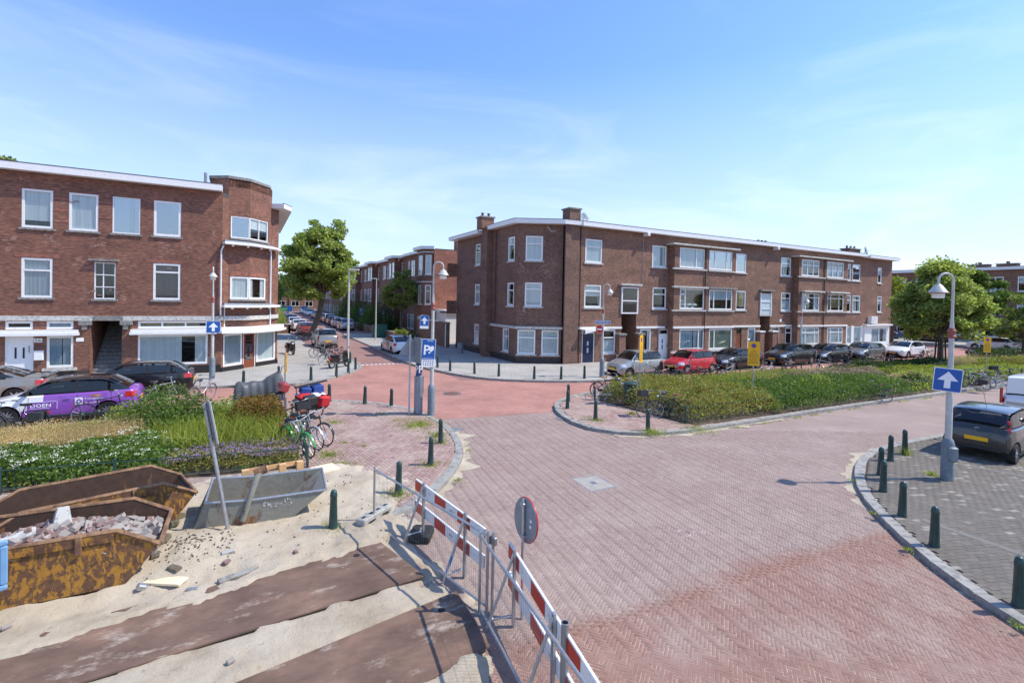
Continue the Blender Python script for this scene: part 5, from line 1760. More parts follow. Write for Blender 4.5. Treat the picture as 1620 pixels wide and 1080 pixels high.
def car(kind, label, loc, rz, body, roof=None, glass='car_glass', rim='alloy', plate='sign_yellow', doors=4, detail=2, group='cars parked along the street', spokes=6, mirrors=True, front_mat=None, lights=True):
    c = CARS[kind]
    Ln, W, H, r = c['L'], c['W'], c['H'], c['r']
    hw0 = W / 2
    t = thing('parked_car' if kind != 'van' else 'parked_van', label, 'car' if kind != 'van' else 'van', (loc[0], loc[1], loc[2] if len(loc) > 2 else 0), rz, group)
    xw = [c['fo'], c['fo'] + c['wb']]
    fx = lambda x: Ln / 2 - x               # distance from the nose -> local x (nose at +x)
    top = [(-.1, c['nose'] - .16), (0, c['nose'] - .14), (.12, c['nose'] - .02), (.45, c['nose'] + .06), (c['cowl'][0], c['cowl'][1]), (c['rb'][0], c['rb'][1]), (c['tail'][0], c['tail'][1]), (Ln - .03, c['tail'][1] - .08), (Ln, c['tail'][1] - .22), (Ln + .1, c['tail'][1] - .22)]
    half = [(-.1, hw0 * .66), (0, hw0 * .70), (.06, hw0 * .80), (.2, hw0 * .90), (.5, hw0 * .965), (1.0, hw0), (Ln - .9, hw0), (Ln - .4, hw0 * .965), (Ln - .1, hw0 * .89), (Ln, hw0 * .80), (Ln + .1, hw0 * .8)]
    bot = [(-.1, .33), (0, .31), (.15, .2), (.6, .17), (Ln - .6, .19), (Ln - .12, .26), (Ln, .36), (Ln + .1, .36)]
    Ra = r + .055

    def section(x):
        hw, zt, zb = smooth_pts(half, x), smooth_pts(top, x), lerp_pts(bot, x)
        lo = zb
        for q in xw:
            if abs(x - q) < Ra:
                lo = max(lo, r + math.sqrt(max(0, Ra * Ra - (x - q) ** 2)))
        zs = zt - .05
        z2, z3 = max(zb + .1, lo + .004), max(zb + (zs - zb) * .42, lo + .012)
        z4 = max(zs - (zs - zb) * .28, z3 + .02)
        flare = .012 if any(abs(x - q) < Ra + .04 for q in xw) else 0
        return [(0, zb), (hw * .62, max(zb, lo)), (hw * .955 + flare, lo), (hw * .99 + flare, z2), (hw + flare * .5, z3), (hw * .985, z4), (hw * .955, zs), (hw * .90, zt - .012), (hw * .5, zt + .022), (0, zt + .03)]

    xs = set(np.round(np.linspace(0, Ln, 30 if detail > 1 else 16), 4))
    xs |= {.03, .08, .15, Ln - .03, Ln - .08}
    for q in xw:
        for a in np.linspace(0, PI, 13 if detail > 1 else 7):
            xs.add(round(q + Ra * .999 * math.cos(a), 4))
    xs = sorted(x for x in xs if 0 <= x <= Ln)
    secs = [section(x) for x in xs]
    n = len(secs[0])
    mb = MB()
    vs = []
    for x, sc in zip(xs, secs):
        vs += [(fx(x), y, z) for y, z in sc] + [(fx(x), -y, z) for y, z in sc]
    N = 2 * n
    cab0, cab1 = c['cowl'][0] + .06, c['rb'][0] - .02
    fs, ms = [], []
    for i in range(len(xs) - 1):
        xm = (xs[i] + xs[i + 1]) / 2
        for k in range(n - 1):
            a, b, d, e = i * N + k, i * N + k + 1, (i + 1) * N + k + 1, (i + 1) * N + k
            m = 1 if k < 2 or (k >= 7 and cab0 < xm < cab1) else (2 if front_mat and xm < front_mat[1] + (0.25 * (k - 5) if k < 6 else 0) else 0)
            fs += [(a, e, d, b), (a + n, b + n, d + n, e + n)]
            ms += [m, m]
    mb.v, mb.f, mb.m = [tuple(v) for v in vs], fs, ms
    for i, fl in ((0, 0), (len(xs) - 1, 1)):
        loop = [i * N + k for k in range(n)] + [i * N + n + k for k in range(n - 2, 0, -1)]
        mb.f.append(tuple(loop if not fl else loop[::-1]))
        mb.m.append(0 if not (front_mat and not fl) else 2)
    bd = mb.build('body', [body, 'car_inside', front_mat[0] if front_mat else body], t, 38)
    # greenhouse
    cx, cz = c['cowl'][0], c['cowl'][1]
    rf, rr, rbx, rbz = c['rf'], c['rr'], c['rb'][0], c['rb'][1]
    up = [(cx, cz + .01), (cx + (rf - cx) * .5, cz + (H - .05 - cz) * .56), (rf - .04, H - .075), (rf + .2, H - .035), ((rf + rr) / 2, H - .02), (rr - .15, H - .045), (rr + .02, H - .085), (rr + (rbx - rr) * .55, rbz + (H - .09 - rbz) * .52), (rbx, rbz + .01)]
    wb0 = lambda x: smooth_pts(half, x) * .905
    tum = .20 if kind != 'van' else .09

    def gy(x, z):
        zb = smooth_pts(top, x) - .01
        return wb0(x) - max(0, z - zb) * tum

    gx = sorted(set(np.round(np.linspace(cx, rbx, 22), 4)) | {rf - .04, rr + .02})
    gm = MB()
    vs, fs = [], []
    for x in gx:
        zb, zu = smooth_pts(top, x) - .012, max(smooth_pts(top, x), lerp_pts(up, x))
        sec = [(gy(x, zb), zb), (gy(x, (zb + zu) / 2), (zb + zu) / 2), (gy(x, zu) - .005, zu - .012), (gy(x, zu) - .05, zu + .006), (gy(x, zu) * .55, zu + .026), (0, zu + .034)]
        vs += [(fx(x), y, z) for y, z in sec] + [(fx(x), -y, z) for y, z in sec]
    M = 12
    for i in range(len(gx) - 1):
        xm = (gx[i] + gx[i + 1]) / 2
        glassy = xm < rf - .04 or xm > rr + .02
        for k in range(5):
            if glassy and k >= 3 and kind != 'van':
                continue            # the opening of windscreen and rear window
            if k < 2 and rf * .5 + cx * .5 + .12 < xm < (rr + .25 if kind != 'van' else rf + .95):
                continue            # side window openings
            a, b, d, e = i * M + k, i * M + k + 1, (i + 1) * M + k + 1, (i + 1) * M + k
            fs += [(a, e, d, b), (a + 6, b + 6, d + 6, e + 6)]
    gm.v, gm.f, gm.m = [tuple(v) for v in vs], fs, [0] * len(fs)
    gm.build('roof', roof or body, t, 30)

    def toppatch(name, x0, x1, y_in, off, mat, par=t):
        P = []
        for i in range(7):
            x = x0 + (x1 - x0) * i / 6
            zu = max(smooth_pts(top, x), lerp_pts(up, x))
            yy = gy(x, zu) - y_in
            P.append([(fx(x), yy * k, zu + .034 - .028 * k * k + off) for k in (-1, -.66, -.33, 0, .33, .66, 1)])
        return MB().grid(P, flip=True).build(name, mat, par, 60)
    ws = toppatch('windscreen', cx + .04, rf - .02, .055, .004, glass)
    if kind != 'van':
        toppatch('rear_window', rr + .01, rbx - .05, .06, .004, glass)
    elif detail > 1:
        pass
    # side windows
    b1 = (rf + rr) / 2 - .02
    segs = [(cx + .18, b1 - .05), (b1 + .05, rr + (rbx - rr) * .52)]
    if doors == 4 and kind not in ('mini',):
        b2 = rr + .05
        segs = [(cx + .18, b1 - .05), (b1 + .04, b2 - .04), (b2 + .04, rr + (rbx - rr) * .66)]
    if kind == 'van':
        segs = [(cx + .15, rf + .78)]
    for s in (1, -1):
        for a, b in segs:
            P = [[], []]
            for i in range(9):
                x = a + (b - a) * i / 8
                zb = smooth_pts(top, x) + .035
                zu = max(zb + .012, lerp_pts(up, x) - .065)
                for row, z in ((0, zb), (1, zu)):
                    P[row].append((fx(x), s * (gy(x, z) + .006), z))
            MB().grid(P, flip=s > 0).build('side_window', glass, t)
            # dark pillar trim round the glass
        xa, xb = cx + .1, rr + (rbx - rr) * (.75 if kind != 'van' else 0)
        if kind == 'van':
            xb = rf + .85
        for q in ([b1] if kind != 'van' else []):
            P = [[], []]
            for i, x in enumerate((q - .055, q + .055)):
                for row, z in ((0, smooth_pts(top, x) + .0), (1, lerp_pts(up, x) - .05)):
                    P[row].append((fx(x), s * (gy(x, z) + .004), z))
            MB().grid(P, flip=s > 0).build('pillar', 'plastic_black', t)
        # pillars at the ends of the window band, in the body colour

    def side_pt(x, f):
        sc = section(x)
        k = f * (len(sc) - 1)
        i = min(int(k), len(sc) - 2)
        u = k - i
        return sc[i][0] * (1 - u) + sc[i + 1][0] * u, sc[i][1] * (1 - u) + sc[i + 1][1] * u

    def sidepatch(name, x0, x1, z0, z1, s, mat, off=.006, nx=6, nz=4, par=t, rake=0.0):
        P = []
        for j in range(nz + 1):
            row = []
            for i in range(nx + 1):
                x = x0 + (x1 - x0) * i / nx + rake * (j / nz)
                z = z0 + (z1 - z0) * j / nz
                sc = section(min(max(x, 0), Ln))
                yy = float(np.interp(z, [q[1] for q in sc[3:8]], [q[0] for q in sc[3:8]]))
                row.append((fx(x), s * (yy + off), z))
            P.append(row)
        return MB().grid(P, flip=s > 0).build(name, mat, par, 60)
    zn = c['nose']
    for s in (1, -1):
        if lights:
            hl = sidepatch('headlight', .05, .44, zn - .17, zn + .0, s, 'lamp_clear', .008)
            if kind not in ('mini',):
                sidepatch('tail_light', Ln - .34, Ln - .02, c['tail'][1] - .24, c['tail'][1] - .05, s, 'lamp_tail', .008)
            else:
                for zz, rr_ in ((c['tail'][1] - .03, .10), (c['tail'][1] + .19, .075)):
                    xx = Ln - .2 - (zz - c['tail'][1]) * .45
                    T = Matrix.Translation((fx(xx) - .02, s * (gy(min(xx, rbx), zz) * .985 - .03), zz)) @ Matrix.Rotation(s * rad(48), 4, 'Z') @ Matrix.Rotation(-PI / 2, 4, 'Y')
                    MB().lathe([(rr_, -.03), (rr_ * .95, .03), (rr_ * .6, .055), (0, .06)], 18, T=T).build('tail_light', 'lamp_tail', t, 50)
        if detail > 1:
            zmid = (zn + .25) / 2
            for x in ([cx + .28, b1 + .02] + ([rr + .12] if doors == 4 and kind != 'van' else [])):
                zt_ = smooth_pts(top, x) - .06
                m = sidepatch('door_seam', x, x + .012, .3, zt_, s, 'seam', .003, 1, 8)
            for x in ([b1 - .24] + ([rr - .12] if doors == 4 and kind != 'van' else [])):
                zt_ = smooth_pts(top, x) - .19
                y_ = side_pt(x, .6)[0]
                MB().box(fx(x) - .09, fx(x) + .09, s * (hw0 * .985), s * (hw0 + .022), zt_, zt_ + .028, bev=.006).build('door_handle', body, t)
            if mirrors:
                xm = cx + .26
                zm = smooth_pts(top, xm) + .09
                T = Matrix.Translation((fx(xm), s * (hw0 * .93 + .12), zm))
                mm = MB().box(-.05, .07, -.1, .1, -.065, .065, T=T, bev=.03)
                mm.box(-.02, .03, -.16 if s > 0 else .06, -.06 if s > 0 else .16, -.06, -.02, T=T)
                mm.build('wing_mirror', body if not roof else 'plastic_black', t, 40)
            sidepatch('sill_trim', c['fo'] + r + .12, c['fo'] + c['wb'] - r - .12, .2, .3, s, 'plastic_black', .004, 4, 1)
    if detail > 1:
        e = smooth_pts(half, 0)
        P = MB().box(fx(0) - .05, fx(0) + .012, -e * .62, e * .62, zn - .30, zn - .17, bev=.01)
        P.build('grille', 'plastic_black', t)
        MB().box(fx(0.02) - .05, fx(0.02) + .02, -e * .8, e * .8, .30, .42, bev=.01).build('lower_intake', 'plastic_black', t)
        MB().box(fx(0) - .02, fx(0) + .03, -.26, .26, .40 if zn < .8 else .46, .51 if zn < .8 else .57).build('number_plate', plate, t)
        MB().box(-Ln / 2 - .018, -Ln / 2 + .03, -.26, .26, .56, .67).build('number_plate', plate, t)
        MB().box(-Ln / 2 - .012, -Ln / 2 + .06, -e * .95, e * .95, .30, .42, bev=.015).build('bumper_trim', 'plastic_black', t)
        for y in (.36, -.36):
            for x, back in ((fx((cx + rf) / 2 + .75), .6), (fx(rr - .25), .55)):
                m = MB().box(x - .1, x + .08, y - .23, y + .23, .5, .5 + back, bev=.05)
                m.box(x - .08, x + .04, y - .12, y + .12, .5 + back + .03, .5 + back + .2, bev=.04)
                m.build('car_seat', 'seat_cloth', t, 40)
        # wipers
        for y in (.1, -.45):
            MB().tube([(fx(cx + .06), y, cz + .07), (fx(cx + .2), y + .42, cz + .2)], .009, 5).build('wiper', 'plastic_black', t)
    for q in xw:
        for s in (1, -1):
            wheel(t, fx(q), s * (hw0 - .115), r, .2, rim, spokes)
    return t


NEARSIDE = 22.15
row = 'cars parked nose to tail in front of the long apartment block'


def rowcar(kind, label, xfw, body, yoff=0.0, ang=0.0, **k):
    c = CARS[kind]
    x = xfw - c['fo'] + c['L'] / 2
    return car(kind, label, (x, NEARSIDE + c['W'] / 2 + yoff), PI + ang, body, group=row, **k)


rowcar('mpv', 'small silver hatchback parked first in the row beside the corner lamp post', 20.0, 'car_silver', yoff=.1)
rowcar('mini', 'small bright red three door hatchback', 24.67, 'car_red', doors=2, spokes=8)
rowcar('coupe', 'low black saloon parked behind the small red hatchback', 29.14, 'car_black', yoff=.1, spokes=10)
rowcar('suv', 'tall black sport utility car with arched roof in front of the second stairwell', 35.38, 'car_black', spokes=10)
rowcar('hatch', 'black hatchback parked between the tall black car and the dark grey hatchback', 40.43, 'car_black', spokes=5)
rowcar('hatch', 'dark grey hatchback parked nose to tail behind two black cars', 45.7, 'car_grey', yoff=-.05)
rowcar('hatch', 'white hatchback parked last in the row by the white shop', 51.9, 'car_white', yoff=-.4)
car('hatch', 'white hatchback with a black tail parked broadside across the far street', (72.6, 22.6), PI / 2, 'car_white', glass='car_glass_dark')
car('hatch', 'dark blue car parked in the shade of the far trees', (80.5, 37), PI / 2, 'car_blue', detail=1, glass='car_glass_dark')
car('suv', 'black car parked under the far trees behind the white hatchback', (80.5, 31), PI / 2, 'car_black', detail=1, glass='car_glass_dark')
car('hatch', 'dark car half hidden by the far left tree trunk', (80.5, 43), PI / 2, 'car_maroon', detail=1, glass='car_glass_dark')
# right front pavement
c1 = car('mini', 'dark grey three door hatchback seen from behind beside the right lamp post', (20.62, 6.38), rad(6), 'car_slate', doors=2, spokes=7, group='cars parked on the right front pavement')
c1.location.z = 0.1
Lc = CARS['mini']['L']
bp = MB().box(-Lc / 2 + .06, -Lc / 2 + .14, -.5, .5, .80, .93, bev=.02).build('tailgate_trim', 'plastic_black', c1)
MB().tube([(-Lc / 2 + .12, .05, .94), (-Lc / 2 + .13, .2, 1.0), (-Lc / 2 + .18, .5, 1.02)], .011, 6).build('wiper', 'plastic_black', c1)
for dz in (0, .045):      # the badge: two chevrons
    MB().tube([(-Lc / 2 + .045, -.075, .845 + dz), (-Lc / 2 + .04, 0, .89 + dz), (-Lc / 2 + .045, .075, .845 + dz)], .011, 5).build('badge', 'chrome', c1)
MB().box(-Lc / 2 + .52, -Lc / 2 + .6, -.17, .17, 1.40, 1.425).build('brake_light', 'lamp_tail', c1)
MB().tube([(-Lc / 2 + .75, -.05, 1.46), (-Lc / 2 + .55, -.05, 1.72), (-Lc / 2 + .4, -.05, 1.92)], .005, 5).build('aerial', 'plastic_black', c1)
van = car('van', 'white delivery van seen from behind at the right edge', (28.3, 7.12), rad(3), 'car_white', group='cars parked on the right front pavement')
van.location.z = 0.1
Lv = CARS['van']['L']
for s in (1, -1):
    MB().box(-Lv / 2 + .02, -Lv / 2 + .12, s * .80, s * .885, .75, 1.35, bev=.02).build('tail_light', 'lamp_tail', van)
MB().box(-Lv / 2 - .01, -Lv / 2 + .03, .1, .7, .72, .86, bev=.02).build('tailgate_recess', 'car_silver', van)
MB().box(-Lv / 2 + .0, -Lv / 2 + .02, -.004, .004, .4, 1.7).build('door_seam', 'seam', van)
# left street side
pc_ = car('hatch', 'white and purple car with a black roof and lettering on its doors', (-5.62, 22.75), PI, 'car_purple', roof='car_black', glass='car_glass_dark', spokes=10, rim='galv_dark', front_mat=('car_white', 1.75), group='cars parked before the left apartment block')
# lettering on its visible flank (local -y side is towards the building, so +y faces the camera after the turn)
y0 = CARS['hatch']['W'] / 2 + .012
pn = MB().box(-.05 + .05, .78, y0 - .02, y0 - .006, .50, .76).build('lettering_panel', 'car_purple', pc_)
MB().box(.0, .78, y0 - .008, y0 - .004, .755, .768).build('panel_edge', 'sign_white', pc_)
MB().box(.0, .012, y0 - .008, y0 - .004, .50, .768).build('panel_edge', 'sign_white', pc_)
MB().box(.768, .78, y0 - .008, y0 - .004, .50, .768).build('panel_edge', 'sign_white', pc_)
lettering('lettering', 'DOEN', pc_, 'sign_white', (.68, y0 - .004, .585), (-1, 0, 0), (0, 0, 1), (0, 1, 0), .115, .52, bold=.02)
lettering('lettering', '®', pc_, 'sign_white', (.12, y0 - .004, .68), (-1, 0, 0), (0, 0, 1), (0, 1, 0), .03)
MB().box(.2, .7, y0 - .006, y0 - .003, .54, .552).build('lettering_line', 'sign_white', pc_)
lettering('lettering', 'Fotografie', pc_, 'sign_white', (-.72, y0 - .004, .74), (-1, 0, 0), (0, 0, 1), (0, 1, 0), .085, .5)
lettering('lettering', '& video', pc_, 'sign_white', (-.72, y0 - .004, .62), (-1, 0, 0), (0, 0, 1), (0, 1, 0), .075, .4)
MB().box(-.66, -.45, y0 - .012, y0 - .003, .6, .84, bev=.004).build('logo_camera', 'sign_white', pc_)
MB().ring(.06, .02, 18, 6, T=Matrix.Translation((-.57, y0 - .004, .72)) @ Matrix.Rotation(PI / 2, 4, 'X')).build('logo_lens', 'car_purple', pc_)
car('hatch', 'black hatchback with silver wheels parked in front of the left shop window', (-4.25, 26.75), PI, 'car_black', spokes=5, group='cars parked before the left apartment block')
gs = car('sedan', 'bronze grey saloon with tail spoiler cut off by the left edge', (-9.3, 26.9), PI, 'car_bronze', group='cars parked before the left apartment block')
MB().box(-2.25, -2.05, -.7, .7, 1.03, 1.07, bev=.01).build('tail_spoiler', 'car_bronze', gs)
# the side street
ss = 'cars parked along the side street'
w3 = car('hatch', 'white hatchback with orange and green stripes parked at the side street corner', (10.75, 39.6), PI / 2 + rad(2), 'car_white', group=ss)
for k, m in ((0, 'car_green'), (1, 'car_orange')):
    x = -.75 + .45 * k
    MB().box(x, x + .35, CARS['hatch']['W'] / 2 - .02, CARS['hatch']['W'] / 2 + .013, .45 + .1 * k, .95).build('door_sticker', m, w3)
MB().box(-1.5, -.4, -.35, -.15, 1.462, 1.475).build('roof_sticker', 'car_red', w3)
for k, (x, y, kind, m, lab) in enumerate([(11.5, 68.2, 'suv', 'car_silver', 'silver car with dark rear window at the front of the right hand side street row'), (11.6, 74.5, 'hatch', 'car_silver', 'silver hatchback second in the right hand side street row'), (11.7, 80, 'hatch', 'car_maroon', 'dark red car third in the right hand side street row'),
                                          (11.8, 85.5, 'suv', 'car_maroon', 'maroon car with a white roof in the right hand side street row'), (11.9, 91.5, 'hatch', 'car_grey', 'grey car fifth in the right hand side street row'), (12, 98, 'hatch', 'car_slate', 'dark car sixth in the right hand side street row'),
                                          (12.2, 104.5, 'suv', 'car_silver', 'pale silver car seventh in the right hand side street row'), (12.4, 119, 'hatch', 'car_white', 'white car far down on the right of the side street'), (12.5, 126, 'hatch', 'car_white', 'second white car far down on the right of the side street'), (12.6, 134, 'van', 'car_white', 'white van farthest down on the right of the side street')]):
    car(kind, lab, (x, y), -PI / 2 if k > 6 else PI / 2, m, roof='car_white' if k == 3 else None, detail=1, group=ss)
for k, (x, y, kind, m, lab) in enumerate([(6.1, 46.6, 'suv', 'car_bronze', 'silver brown car parked behind the bicycles on the left of the side street'), (5.9, 61.5, 'hatch', 'car_brick', 'red car parked beyond the big street tree'), (5.8, 68.5, 'hatch', 'car_white', 'white car third on the left of the side street'), (5.8, 75.5, 'hatch', 'car_white', 'white car fourth on the left of the side street'),
                                          (5.8, 82, 'suv', 'car_black', 'dark car fifth on the left of the side street'), (5.8, 89, 'hatch', 'car_slate', 'slate car sixth on the left of the side street'), (5.9, 96.5, 'hatch', 'car_orange', 'orange car seventh on the left of the side street'), (8.0, 141, 'van', 'car_green', 'green van crossing the far end of the side street')]):
    car(kind, lab, (x, y), PI / 2 if k < 7 else 0, m, detail=1 if k else 2, group=ss)
# ---------------------------------------------------------------- street furniture
def place(px, py, z=0.0):
    x, y = G(px, py, z)
    return (x, y, z)


def bollard_proto(label, group):
    t = thing('bollard', label, 'bollard', group=group)
    MB().lathe([(.088, -.05), (.088, .03), (.08, .06), (.062, .6), (.066, .605), (.066, .63)], 16).build('shaft', 'bollard_green', t, 40)
    MB().lathe([(.066, .63), (.069, .645), (.062, .665), (.06, .69), (.045, .725), (.02, .742), (0, .745)], 16).build('cap', 'bollard_green', t, 40)
    return t


BOL = [((1478, 863.4), 'green bollard on the right front kerb, second from the picture corner'), ((1427, 816), 'green bollard on the right front pavement between the tallest two of its row'), ((1397, 777), 'green bollard overlapping the one behind it on the right front kerb'), ((1392.5, 751), 'green bollard half hidden behind a nearer one on the right front kerb'),
       ((1408.6, 728.6), 'green bollard next but one to the grey hatchback on the right front kerb'), ((1431.5, 718), 'green bollard with a weed at its foot nearest the grey hatchback'), ((1612, 958), 'green bollard cut off by the right picture edge'),
       ((527, 836), 'green bollard standing in the sand beside the grey skip'), ((630, 781.6), 'green bollard with weeds at its foot behind the low wire fence'), ((681, 735), 'green bollard with a ring of weeds by the curved kerb'), ((697, 700.7), 'green bollard below the parking meter by the curved kerb'),
       ((521, 635), 'green bollard at the junction edge next to the loaded cargo bicycle'), ((577, 638.5), 'green bollard in the middle of the tongue by the junction'), ((619, 643), 'green bollard on a small plinth near the parking meter'),
       ((385, 609.8), 'green bollard behind the grey tarpaulin before the shop corner'), ((441, 601), 'green bollard just left of the edge-on yellow notice'), ((492, 601.5), 'green bollard standing alone on the shop pavement before the motor scooter'), ((532, 594.5), 'green bollard in front of the motor scooter wheel'), ((551, 589), 'green bollard before the tall straight lamp post'), ((562.5, 584), 'green bollard at the corner where the side street begins'), ((554, 574), 'green bollard behind the tall straight lamp post'),
       ((692, 581), 'green bollard beside the blue parking sign across the junction'), ((712, 586.6), 'green bollard in the shade before the grey cabinet'), ((750.6, 591), 'green bollard before the end window of the corner house'), ((789, 595), 'green bollard before the left bay of the corner house'), ((845, 599.5), 'green bollard before the canted corner windows'), ((887.5, 599.8), 'green bollard before the brown pilaster of the corner house'), ((924.5, 598.4), 'green bollard before the navy blue door'),
       ((897.5, 646), 'green bollard at the tip of the planted island'), ((899, 634), 'green bollard hidden behind another at the island tip'), ((942, 663.5), 'green bollard with grass at its foot on the island tip'), ((1025, 681), 'green bollard with a tall weed beside the two black bicycles')]
b0 = None
for (px, py), lab in BOL:
    p = place(px, py, 0.12 if px == 527 else 0.1)
    if b0 is None:
        b0 = bollard_proto(lab, 'green bollards along the kerbs')
        b0.location = p
    else:
        b1 = dup(b0, p, rng.uniform(0, 6), lab)
        b1.rotation_euler = (rng.uniform(-.02, .02), rng.uniform(-.02, .02), rng.uniform(0, 6))
    if px == 619:
        tag(MB().box(p[0] - .16, p[0] + .16, p[1] - .14, p[1] + .14, .1, .14, bev=.01).build('paving_slab', 'concrete'), 'small raised slab round the foot of a bollard near the meter', 'slab')


def crook_lamp(label, loc, aim, H=5.5, reach=.42, side_box=False):
    t = thing('street_lamp', label, 'street lamp', loc, aim, 'old style crook lamp posts')
    k = H / 5.5
    MB().lathe([(.14, 0), (.14, .95 * k), (.115, 1.06 * k), (.085, 1.1 * k)], 14).build('base', 'lamp_grey', t, 40)
    if side_box:
        MB().box(-.1, .1, .1, .22, .5, .88, bev=.03).build('junction_box', 'lamp_grey', t, 40)
    MB().lathe([(.075, 1.1 * k), (.075, 2.2 * k), (.06, 2.35 * k), (.058, 3.78 * k)], 14).build('pole', 'lamp_white', t, 40)
    MB().lathe([(.072, 3.78 * k), (.1, 3.8 * k), (.1, 3.84 * k), (.08, 3.86 * k), (.08, 3.95 * k), (.1, 3.97 * k), (.06, 4.05 * k)], 14).build('collar', 'lamp_red', t, 40)
    r = reach / 2
    top = H - r
    arm = [(0, 0, 4.0 * k), (0, 0, 4.3 * k), (0, 0, top)] + [(r - r * math.cos(a), 0, top + r * math.sin(a)) for a in np.linspace(0.2, PI, 12)]
    arm.append((reach, 0, top - .1))
    MB().tube(arm, [.055, .034] + [.03] * (len(arm) - 2), 10).build('arm', 'lamp_white', t, 40)
    zs = top - .1
    sh = MB().lathe([(.035, zs + .02), (.05, zs), (.09, zs - .03), (.205, zs - .2), (.215, zs - .215), (.12, zs - .2)], 20, T=Matrix.Translation((reach, 0, 0)))
    sd = sh.build('lamp_shade', 'lamp_white', t, 35)
    MB().ring(.212, .012, 24, 6, T=Matrix.Translation((reach, 0, zs - .215))).build('shade_rim', 'lamp_red', sd, 60)
    MB().lathe([(.135, zs - .2), (.13, zs - .34), (.11, zs - .35), (0, zs - .352)], 18, T=Matrix.Translation((reach, 0, 0))).build('lamp_glass', 'opal', sd, 40)
    MB().tube([(0, 0, zs - .2), (reach - .2, 0, zs - .2)], .012, 6).build('stay', 'lamp_red', t)
    return t


LEFT = rad(152)       # direction that runs to the left across the view
crook_lamp('crook lamp post beside the dark grey hatchback on the right front pavement', place(1498, 758, .1), LEFT, 5.3, .38, True)
crook_lamp('crook lamp post at the tip of the tongue beside the parking meter', place(682, 656, .1), rad(-28), 5.75, .36)
crook_lamp('crook lamp post in front of the left shop window', place(335.5, 599, .1), rad(-88), 5.75, .4)
crook_lamp('crook lamp post with the no entry sign beside the navy blue door', place(952, 596, .1), rad(-35), 5.4, .36)
crook_lamp('crook lamp post half hidden behind the tall black car', place(1266, 571, .1), rad(-30), 5.2, .4)


def straight_lamp(label, loc, aim, H, reach):
    t = thing('street_lamp', label, 'street lamp', loc, aim, 'plain modern lamp posts')
    MB().lathe([(.085, 0), (.08, 1.2), (.05, H)], 12).build('pole', 'lamp_white', t, 40)
    MB().box(-.05, reach, -.1, .1, H - .02, H + .09, bev=.03).build('lamp_head', 'lamp_white', t, 40)
    return t


def hgt_at(loc, px, py):
    d = CM.T @ np.array([(px - 810) / FPX, (py - CY) / FPX, 1.0])
    k = (loc[0] * d[0] + loc[1] * d[1]) / (d[0] ** 2 + d[1] ** 2)
    return CAM_H + k * d[2]


p = place(550, 576, .1)
straight_lamp('tall straight white lamp post by the motor scooter', p, rad(-28), hgt_at(p, 550, 430), .65)
p = place(594, 537, .1)
straight_lamp('straight white lamp post beside the green cabinet', p, LEFT, hgt_at(p, 594, 443), .55)
p = place(523, 500, .1)
straight_lamp('thin white lamp post with a blue plate far down the side street', p, LEFT, 6.5, .5)


def frame3(loc, n, up=(0, 0, 1), roll=0.0):
    """matrix whose x runs along a plate, y up the plate, z out of its face"""
    n = Vector(n).normalized()
    x = Vector(up).cross(n).normalized()
    y = n.cross(x)
    M = Matrix((x, y, n)).transposed().to_4x4()
    return Matrix.Translation(loc) @ M @ Matrix.Rotation(roll, 4, 'Z')


def plate_thing(name, label, cat, M, w, h, mat, border=None, back='sign_back', rnd=.04, group=None):
    t = thing(name, label, cat, group=group)
    t.matrix_world = M
    t.location, t.rotation_euler = M.to_translation(), M.to_euler()

    def rr(w, h, r):
        P = []
        for cx, cy, a0 in ((w / 2 - r, h / 2 - r, 0), (-w / 2 + r, h / 2 - r, 90), (-w / 2 + r, -h / 2 + r, 180), (w / 2 - r, -h / 2 + r, 270)):
            P += [(cx + r * math.cos(rad(a0 + a)), cy + r * math.sin(rad(a0 + a))) for a in (0, 30, 60, 90)]
        return P
    MB().prism(rr(w, h, rnd), -.03, 0).build('backing', back, t)
    if border:
        MB().prism(rr(w, h, rnd), 0, .003).build('border', border, t)
        MB().prism(rr(w - .06 * w, h - .06 * w, rnd * .8), .003, .006).build('face', mat, t)
    else:
        MB().prism(rr(w * .995, h * .995, rnd), 0, .004).build('face', mat, t)
    return t


def arrow(t, s, z=.007):
    MB().prism([(-.11 * s, -.36 * s), (.11 * s, -.36 * s), (.11 * s, -.02 * s), (.36 * s, -.02 * s), (0, .38 * s), (-.36 * s, -.02 * s), (-.11 * s, -.02 * s)], z - .001, z + .002).build('arrow', 'sign_white', t)


def toward(loc, dx=0.0):
    v = Vector((-loc[0], -loc[1], 0)).normalized()
    c, s = math.cos(dx), math.sin(dx)
    return Vector((v.x * c - v.y * s, v.x * s + v.y * c, 0))


def at_pole(base, px, py, out=.1, dx=0.0, roll=0.0):
    """plate on the side of a pole that faces us, at the height seen at py"""
    z = hgt_at(base, px, py)
    n = toward(base, dx)
    d = CM.T @ np.array([(px - 810) / FPX, (py - CY) / FPX, 1.0])
    k = (base[0] * d[0] + base[1] * d[1]) / (d[0] ** 2 + d[1] ** 2)
    q = Vector((d[0] * k, d[1] * k, CAM_H + k * d[2]))
    return frame3(q + n * out, n, roll=roll)


